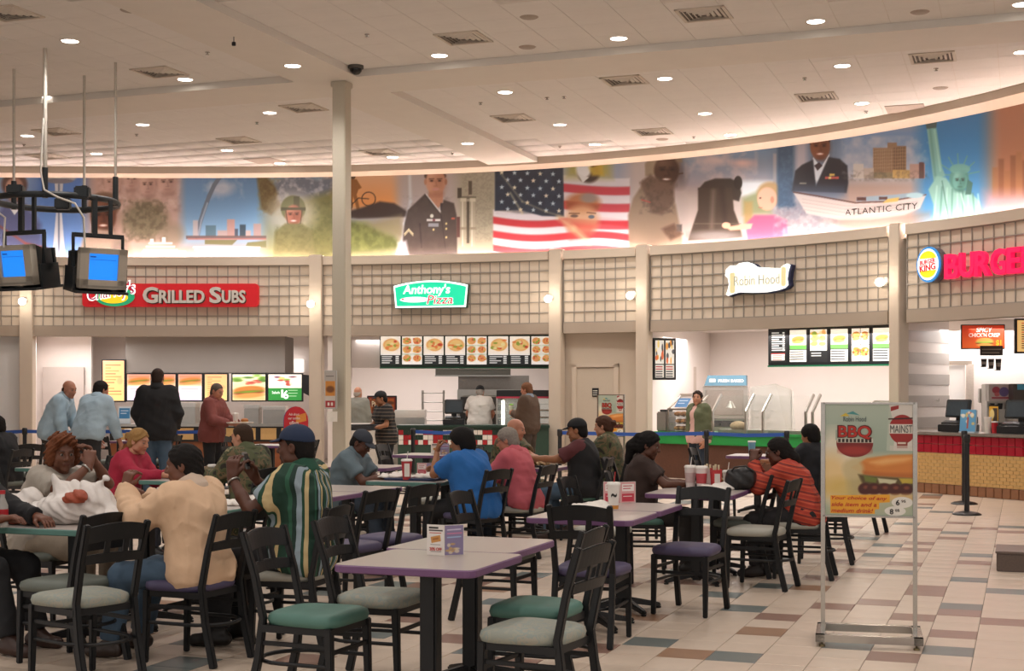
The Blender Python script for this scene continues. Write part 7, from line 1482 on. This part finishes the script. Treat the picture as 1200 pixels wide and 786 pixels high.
def purse(s): s.ell((0, 0, .07), (.13, .08, .08), .04); s.ell((.03, 0, .13), (.10, .06, .06), .04); s.ell((-.08, .0, .12), (.04, .05, .05), .04); s.ripple(.006, 50, 7)
t = blob('handbag', 'soft black handbag lying on the table before the woman in red stripes', 'handbag', Vector((gx(868, 11.75), 11.75, ZT_)), ((-.2, -.15, -.01), (.2, .15, .24), purse), M('black_leather', '#1a1819', .4, vary=.06, bump=.3), .008)
part('strap', B().tube([(-.09, -.02, .14), (-.06, -.06, .19), (.03, -.07, .20), (.1, -.04, .15)], .008, 6), M('black_leather', '#1a1819', .4), t)
# what people hold
def at(v, dz=0): return Vector((v[0], v[1], v[2]+dz))
t = thing('phone', 'slim silver phone held up by the man in the striped polo', 'phone', at(PO['rh'], -.02), 1.2); part('case', B().box((0, 0, .06), (.05, .012, .11), Matrix.Rotation(-.3, 3, 'X')), M('phone_silver', '#8d8c8a', .3, .5), t, bevel=.004); part('display', B().box((0, -.008, .064), (.04, .002, .08), Matrix.Rotation(-.3, 3, 'X')), M('phone_dark', '#2b2e33', .15), t)
mid = (TR['lh']+TR['rh'])/2; t = tray('pale tray held by the man in the maroon shirt', at(mid, .0), .4, '#c9bfb4', .40, .30); cup('white cup on the tray held by the maroon shirt man', at(mid, .012), straw=None, h=.13, r=.045).location.x -= .05; bun('sandwich on the tray held by the maroon shirt man', at(mid, .012)).location.x += .09
mid = (CW['lh']+CW['rh'])/2
for k in range(4): tray(('lowest', 'second', 'third', 'topmost')[k]+' dark tray in the stack the striped polo worker carries', at(mid, -.02+.022*k), .3+.05*k, '#26272b', .46, .34)
t = cup('green lidded drink held by the man in the brown jacket', at(SU['lh'], -.03), '#c9d8c0', None, None, .14, .042); part('green_top', B().ell((0, 0, .16), (.045, .045, .03), 12, 6), M('lettuce_green', '#7fb04a', .6, vary=.1), t)
# ---- belt posts and belts
BELT = M('belt_blue', '#2a55a8', .6, vary=.02)
def stanchion(px, Y, label, h=.98):
    t = thing('belt_post', label, 'belt post', (gx(px, Y), Y, 0)); part('post', B().tube([(0, 0, .03), (0, 0, h)], .033, 12), BLACK, t); part('head', B().lathe([(.033, h-.11), (.042, h-.10), (.042, h-.01), (.03, h)], 14), BLACK, t); part('base', B().lathe([(.18, 0), (.18, .012), (.14, .03), (.035, .05)], 24), M('base_black', '#1d1d1f', .35), t); return t
def belt(a, b_, Ya, Yb, label, z=.925):
    p0, p1 = Vector((gx(a, Ya), Ya, z)), Vector((gx(b_, Yb), Yb, z)); tag(part('belt', B().bar([p0, (p0+p1)/2-Vector((0, 0, .02)), p1], .006, .055), BELT, None), label, 'barrier belt')
for px, Y, lb in ((29, 22.8, 'black belt post at far left before the grey wall'), (139, 22.8, 'black belt post behind the pale blue shirt men'), (262, 22.8, 'black belt post behind the soldier facing the blonde woman'), (484, 22.6, 'black belt post at the left end of the pizza belt'), (552, 22.6, 'black belt post at the right end of the pizza belt'), (656, 22.0, 'black belt post left of the woman in camouflage'), (828, 21.6, 'black belt post in front of the woman in the olive cardigan'), (922, 21.0, 'black belt post near the black haired person at the carvery'), (1133, 17.9, 'nearer black belt post in front of the burger counter'), (1130, 19.6, 'farther belt post behind the nearer one at the burger counter')): stanchion(px, Y, lb, 1.02 if px > 1000 else .98)
belt(-20, 29, 23, 22.8, 'blue belt leaving the frame at far left'); belt(29, 139, 22.8, 22.8, 'blue barrier belt behind the two pale blue shirt men'); belt(139, 262, 22.8, 22.8, 'blue barrier belt behind the man in the black jacket'); belt(484, 552, 22.6, 22.6, 'blue barrier belt before the pizza counter'); belt(656, 828, 22.0, 21.6, 'blue barrier belt from the service door bay to the cardigan woman'); belt(828, 922, 21.6, 21.0, 'blue barrier belt before the carvery sneeze guard')
# ---- poster stands
def bbq(k=4):
    c = Can(0, 0, 100, 130, k, '#a9b8a6'); f, e, p, l, r = c.fade, c.ell, c.poly, c.line, c.rect
    f(0, 0, 100, 70, '#b3bfae', '#93a595', 2); f(0, 60, 100, 130, '#d8c9a4', '#a9b096', 6); e(12, 72, 22, 42, '#e6dcc6', .9, 6); e(6, 84, 20, 26, '#e8c078', .7, 8); e(26, 98, 30, 12, '#c9a94e', .6, 6)
    r(73, 0, 100, 54, '#d8d0c6'); p([(73, 0), (80, 30), (78, 54), (70, 54)], '#b5bfae'); e(88, 29, 15, 17, '#9a2420'); r(73, 23, 100, 34, '#ddd6ca'); p([(75, 3), (84, 1), (84, 5), (75, 8)], '#9a2a26'); r(82, 43, 94, 51, '#8a3a30'); r(83, 44, 92, 46, '#d8c8b8'); r(74, 48, 100, 54, '#cfc8bc', .7); l([(73, 17), (99, 16)], 1.6, '#3a1512')
    e(34, 46, 21, 16, '#7a1f1a'); r(12, 30, 56, 42, '#a3b09e'); r(14, 40, 55, 45, '#cfc8b8'); [r(15+4.4*k, 40.5, 18+4.4*k, 44.5, '#2a2018') for k in range(9)]; e(34, 54, 18, 5, '#a8342a', .8, 2)
    p([(24, 11), (32, 8), (40, 13), (34, 12)], '#3f8a8a', .9); p([(17, 14), (24, 10), (28, 14)], '#d8b83a', .9)
    # sandwich
    e(40, 88, 14, 22, '#b8a878', .9, 5); p([(30, 74), (48, 63), (75, 59), (101, 58), (101, 86), (60, 84), (44, 82)], '#cf7f3a', 1, 1.5); p([(46, 66), (75, 61), (101, 60), (101, 66), (60, 72)], '#e6a055', .7, 3); e(32, 76, 12, 12, '#cbb98a', .9, 3)
    p([(52, 68), (70, 63), (98, 62), (90, 66), (66, 70)], '#f0bd7c', .6, 2.5); p([(44, 78), (70, 80), (101, 80), (101, 86), (60, 84), (44, 82)], '#a85a26', .6, 2); p([(38, 82), (60, 84), (101, 86), (101, 100), (60, 102), (46, 100)], '#5a4a28', 1, 1.5); p([(60, 86), (82, 88), (80, 93), (62, 92)], '#d8d4b0', .9, 1); p([(84, 86), (101, 86), (101, 92), (88, 92)], '#c9b040', .9, 1); p([(44, 83), (60, 86), (58, 92), (46, 90)], '#6f7a34', .9, 1)
    for x in (46, 56, 68, 80, 92): e(x, 99, 8, 7, '#4a1c14', 1, 1); e(x+1, 97, 3, 2, '#8a4a34', .8, 1)
    p([(38, 106), (101, 104), (101, 112), (60, 112), (40, 110)], '#d8b47a', .9, 2)
    p([(6, 107), (74, 105), (74, 114), (62, 115), (62, 122), (57, 123), (57, 131-3), (6, 128)], '#e8a52c'); e(88, 114, 12, 6.5, '#e4e0d6'); e(78, 126, 12, 6.2, '#e4e0d6') if False else None
    return c
def poster_stand(label, px, Y, rz, w, h, z0, can_h=130, small=False):
    t = thing('poster_stand', label, 'poster stand', (gx(px, Y), Y, 0), rz)
    for x in (-w/2, w/2): part('post', B().b2((x-.013, -.012, .07), (x+.013, .012, z0+h)), M('stand_chrome', '#b5b0a8', .25, .85), t)
    part('frame', B().b2((-w/2, -.012, z0+h-.012), (w/2, .012, z0+h)).b2((-w/2, -.012, z0), (w/2, .012, z0+.012)), MATS['stand_chrome'], t)
    part('backing', B().b2((-w/2+.012, -.004, z0+.01), (w/2-.012, .006, z0+h-.01)), M('poster_back', '#c9c6bf', .6), t)
    bq = bbq(4 if Y < 12 else 2); bq.ell(80, 124.2, 12, 5.6, '#e4e0d6'); pic = bq.plane('poster', w-.028, h-.026, PR, t, (0, -.007, z0+h/2))
    W_, H_ = w-.028, h-.026; ux = lambda x: (x/100-.5)*W_; uz = lambda y: (.5-y/130)*H_
    RB = M('bbq_red', '#b52a1e', .5, vary=.08, scale=30); DK_ = M('print_dark', '#2a2726', .6)
    def L(s_, x, y, w_, h_, m_, **k): return fit(s_, w_/100*W_, h_/130*H_, m_, pic, (ux(x), -.0025, uz(y)), ext=.0006, **k)
    L('BBQ', 34, 33, 40, 18, M('bbq_dark', '#5a1a14', .5), bold=.05); L('BBQ', 34, 33, 37, 15.5, RB, bold=.02).location.y -= .001
    L('Robin Hood', 34, 17, 26, 6, M('logo_slate', '#4a5a5c', .5)); L('MAINST', 87, 28.5, 25, 9, M('print_slate', '#4a4644', .5))
    fit_kw = dict(bold=.008, shear=.25)
    L('Your choice of any', 39, 110.3, 64, 5.4, LET_R, **fit_kw); L('side item and a', 33, 117.3, 52, 4.8, LET_R, **fit_kw); L('medium drink!', 31, 124.6, 48, 5.0, LET_R, **fit_kw)
    for x, y, n_ in ((83, 114.3, '6'), (76, 125.0, '8')): L(n_, x, y, 4.2, 6.4, DK_, bold=.02); L('95' if n_ == '6' else '05', x+6.5, y-1.6, 5, 3, DK_, bold=.01)
    # base: a low frame of bright bars on little feet
    part('base_frame', B().b2((-w/2-.04, -.24, .03), (w/2+.04, -.19, .075)).b2((-w/2-.04, .19, .03), (w/2+.04, .24, .075)).b2((-w/2-.04, -.24, .03), (-w/2+.015, .24, .075)).b2((w/2-.015, -.24, .03), (w/2+.04, .24, .075)), MATS['stand_chrome'], t)
    for x in (-w/2, w/2):
        for y in (-.215, .215): part('foot', B().lathe([(.018, 0), (.018, .012), (.006, .015), (.006, .03)], 10, c=(x, y, 0)), M('foot_brass', '#7a6a4a', .4, .6), t)
    return t
poster_stand('tall chrome poster stand with a barbecue sandwich poster in the right foreground', 1018, 8.75, -.24, .555, .715, .775)
poster_stand('far poster stand with the same barbecue poster beside the service door', 716, 24.0, -.62, .52, .72, .80)
# red arched menu sign
t = thing('floor_sign', 'red arched sign with yellow patch standing before the sandwich counter', 'sign', (gx(347, 21.6), 21.6, 0), .0)
ap = [(-.185, .42), (.185, .42), (.185, 1.12)]+[(.185*math.cos(a), 1.12+.22*math.sin(a)) for a in lsp(0, math.pi, 11)][1:-1]+[(-.185, 1.12)]
part('board', B().prism(ap, -.012, .012), M('sign_red_board', '#c0202c', .5, vary=.03), t); part('edge', B().prism([(x-.012, z) for x, z in ap], .012, .03), M('sign_blue_edge', '#4a3f8a', .5), t); part('pole', B().tube([(0, .02, .03), (0, .02, .45)], .02, 8), STEEL, t); part('foot_plate', B().lathe([(.18, 0), (.18, .015), (.03, .035)], 20), DGREY, t)
part('patch', B().prism([(0, 1.08), (.16, 1.12), (.15, 1.24), (.0, 1.2)], -.016, -.012), M('patch_yellow', '#d98a3a', .5), t); 
PWt = M('poster_white2', '#e8dcd4', .6, vary=0)
for s_, z, w_, h_ in (('Ask about', 1.22, .16, .035), ('our combo', 1.16, .18, .04), ('offers', 1.09, .14, .05), ('you want!', 1.02, .26, .055), ('fresh grilled', .86, .22, .03), ('with peppers', .81, .24, .03), ('and cheese', .76, .22, .03), ('today', .66, .26, .05), ('on fresh bread', .59, .24, .03)): fit(s_, w_, h_, PWt, t, (-.03 if z > 1.05 else 0, -.0165, z), ext=.0006, bold=.01)
part('rule', B().b2((-.16, -.015, .935), (.17, -.012, .945)), M('patch_yellow', '#d98a3a', .5), t)
# dark block at the right margin
t = thing('planter_block', 'low dark brown stone block at the right margin of the floor', 'block', (gx(1167, 12.2)+.52, 12.30, 0), -TH); part('plinth', B().b2((-.45, -.25, 0), (.6, .35, .155)), M('granite_brown', '#5f5048', .5, vary=.12, scale=60), t, bevel=.006); part('slab', B().b2((-.46, -.26, .155), (.61, .36, .175)), M('granite_top', '#6d5d54', .4, vary=.12, scale=60), t, bevel=.005)
# ---- more chairs further back
for px, Y, phi, col, lb in ((24, 19.0, -40, 'dark', 'black chair by the far left table behind the person in black'), (30, 15.0, 70, 'dark', 'dark chair at the left of the table behind the curly haired woman'), (112, 15.6, -70, 'dark', 'dark chair right of the table behind the curly haired woman'), (128, 22.4, 20, 'dark', 'far black chair below the pale blue shirt men'), (186, 22.6, -70, 'dark', 'far black chair right of the table below the man in the black jacket'), (283, 21.9, 110, 'dark', 'far black chair left of the table before the sandwich counter'), (344, 20.4, -70, 'dark', 'far black chair before the red arched sign'), (472, 18.6, 110, 'dark', 'far dark chair left of the table with the picture card'), (534, 18.0, -70, 'dark', 'far dark chair right of the table with the picture card'), (744, 14.8, 110, 'green', 'empty green seated chair behind the woman in the dark brown top'), (840, 17.4, 110, 'dark', 'dark chair left of the white topped table at the carvery'), (592, 16.4, 110, 'pale', 'chair left of the tray table behind the man in pink'), (1004, 15.6, -60, 'dark', 'dark chair seen under the barbecue poster'), (520, 14.4, -60, 'pale', 'pale chair at the farther teal edged table between blue shirt and pink shirt')): chair(gx(px, Y), Y, phi, col, lb)
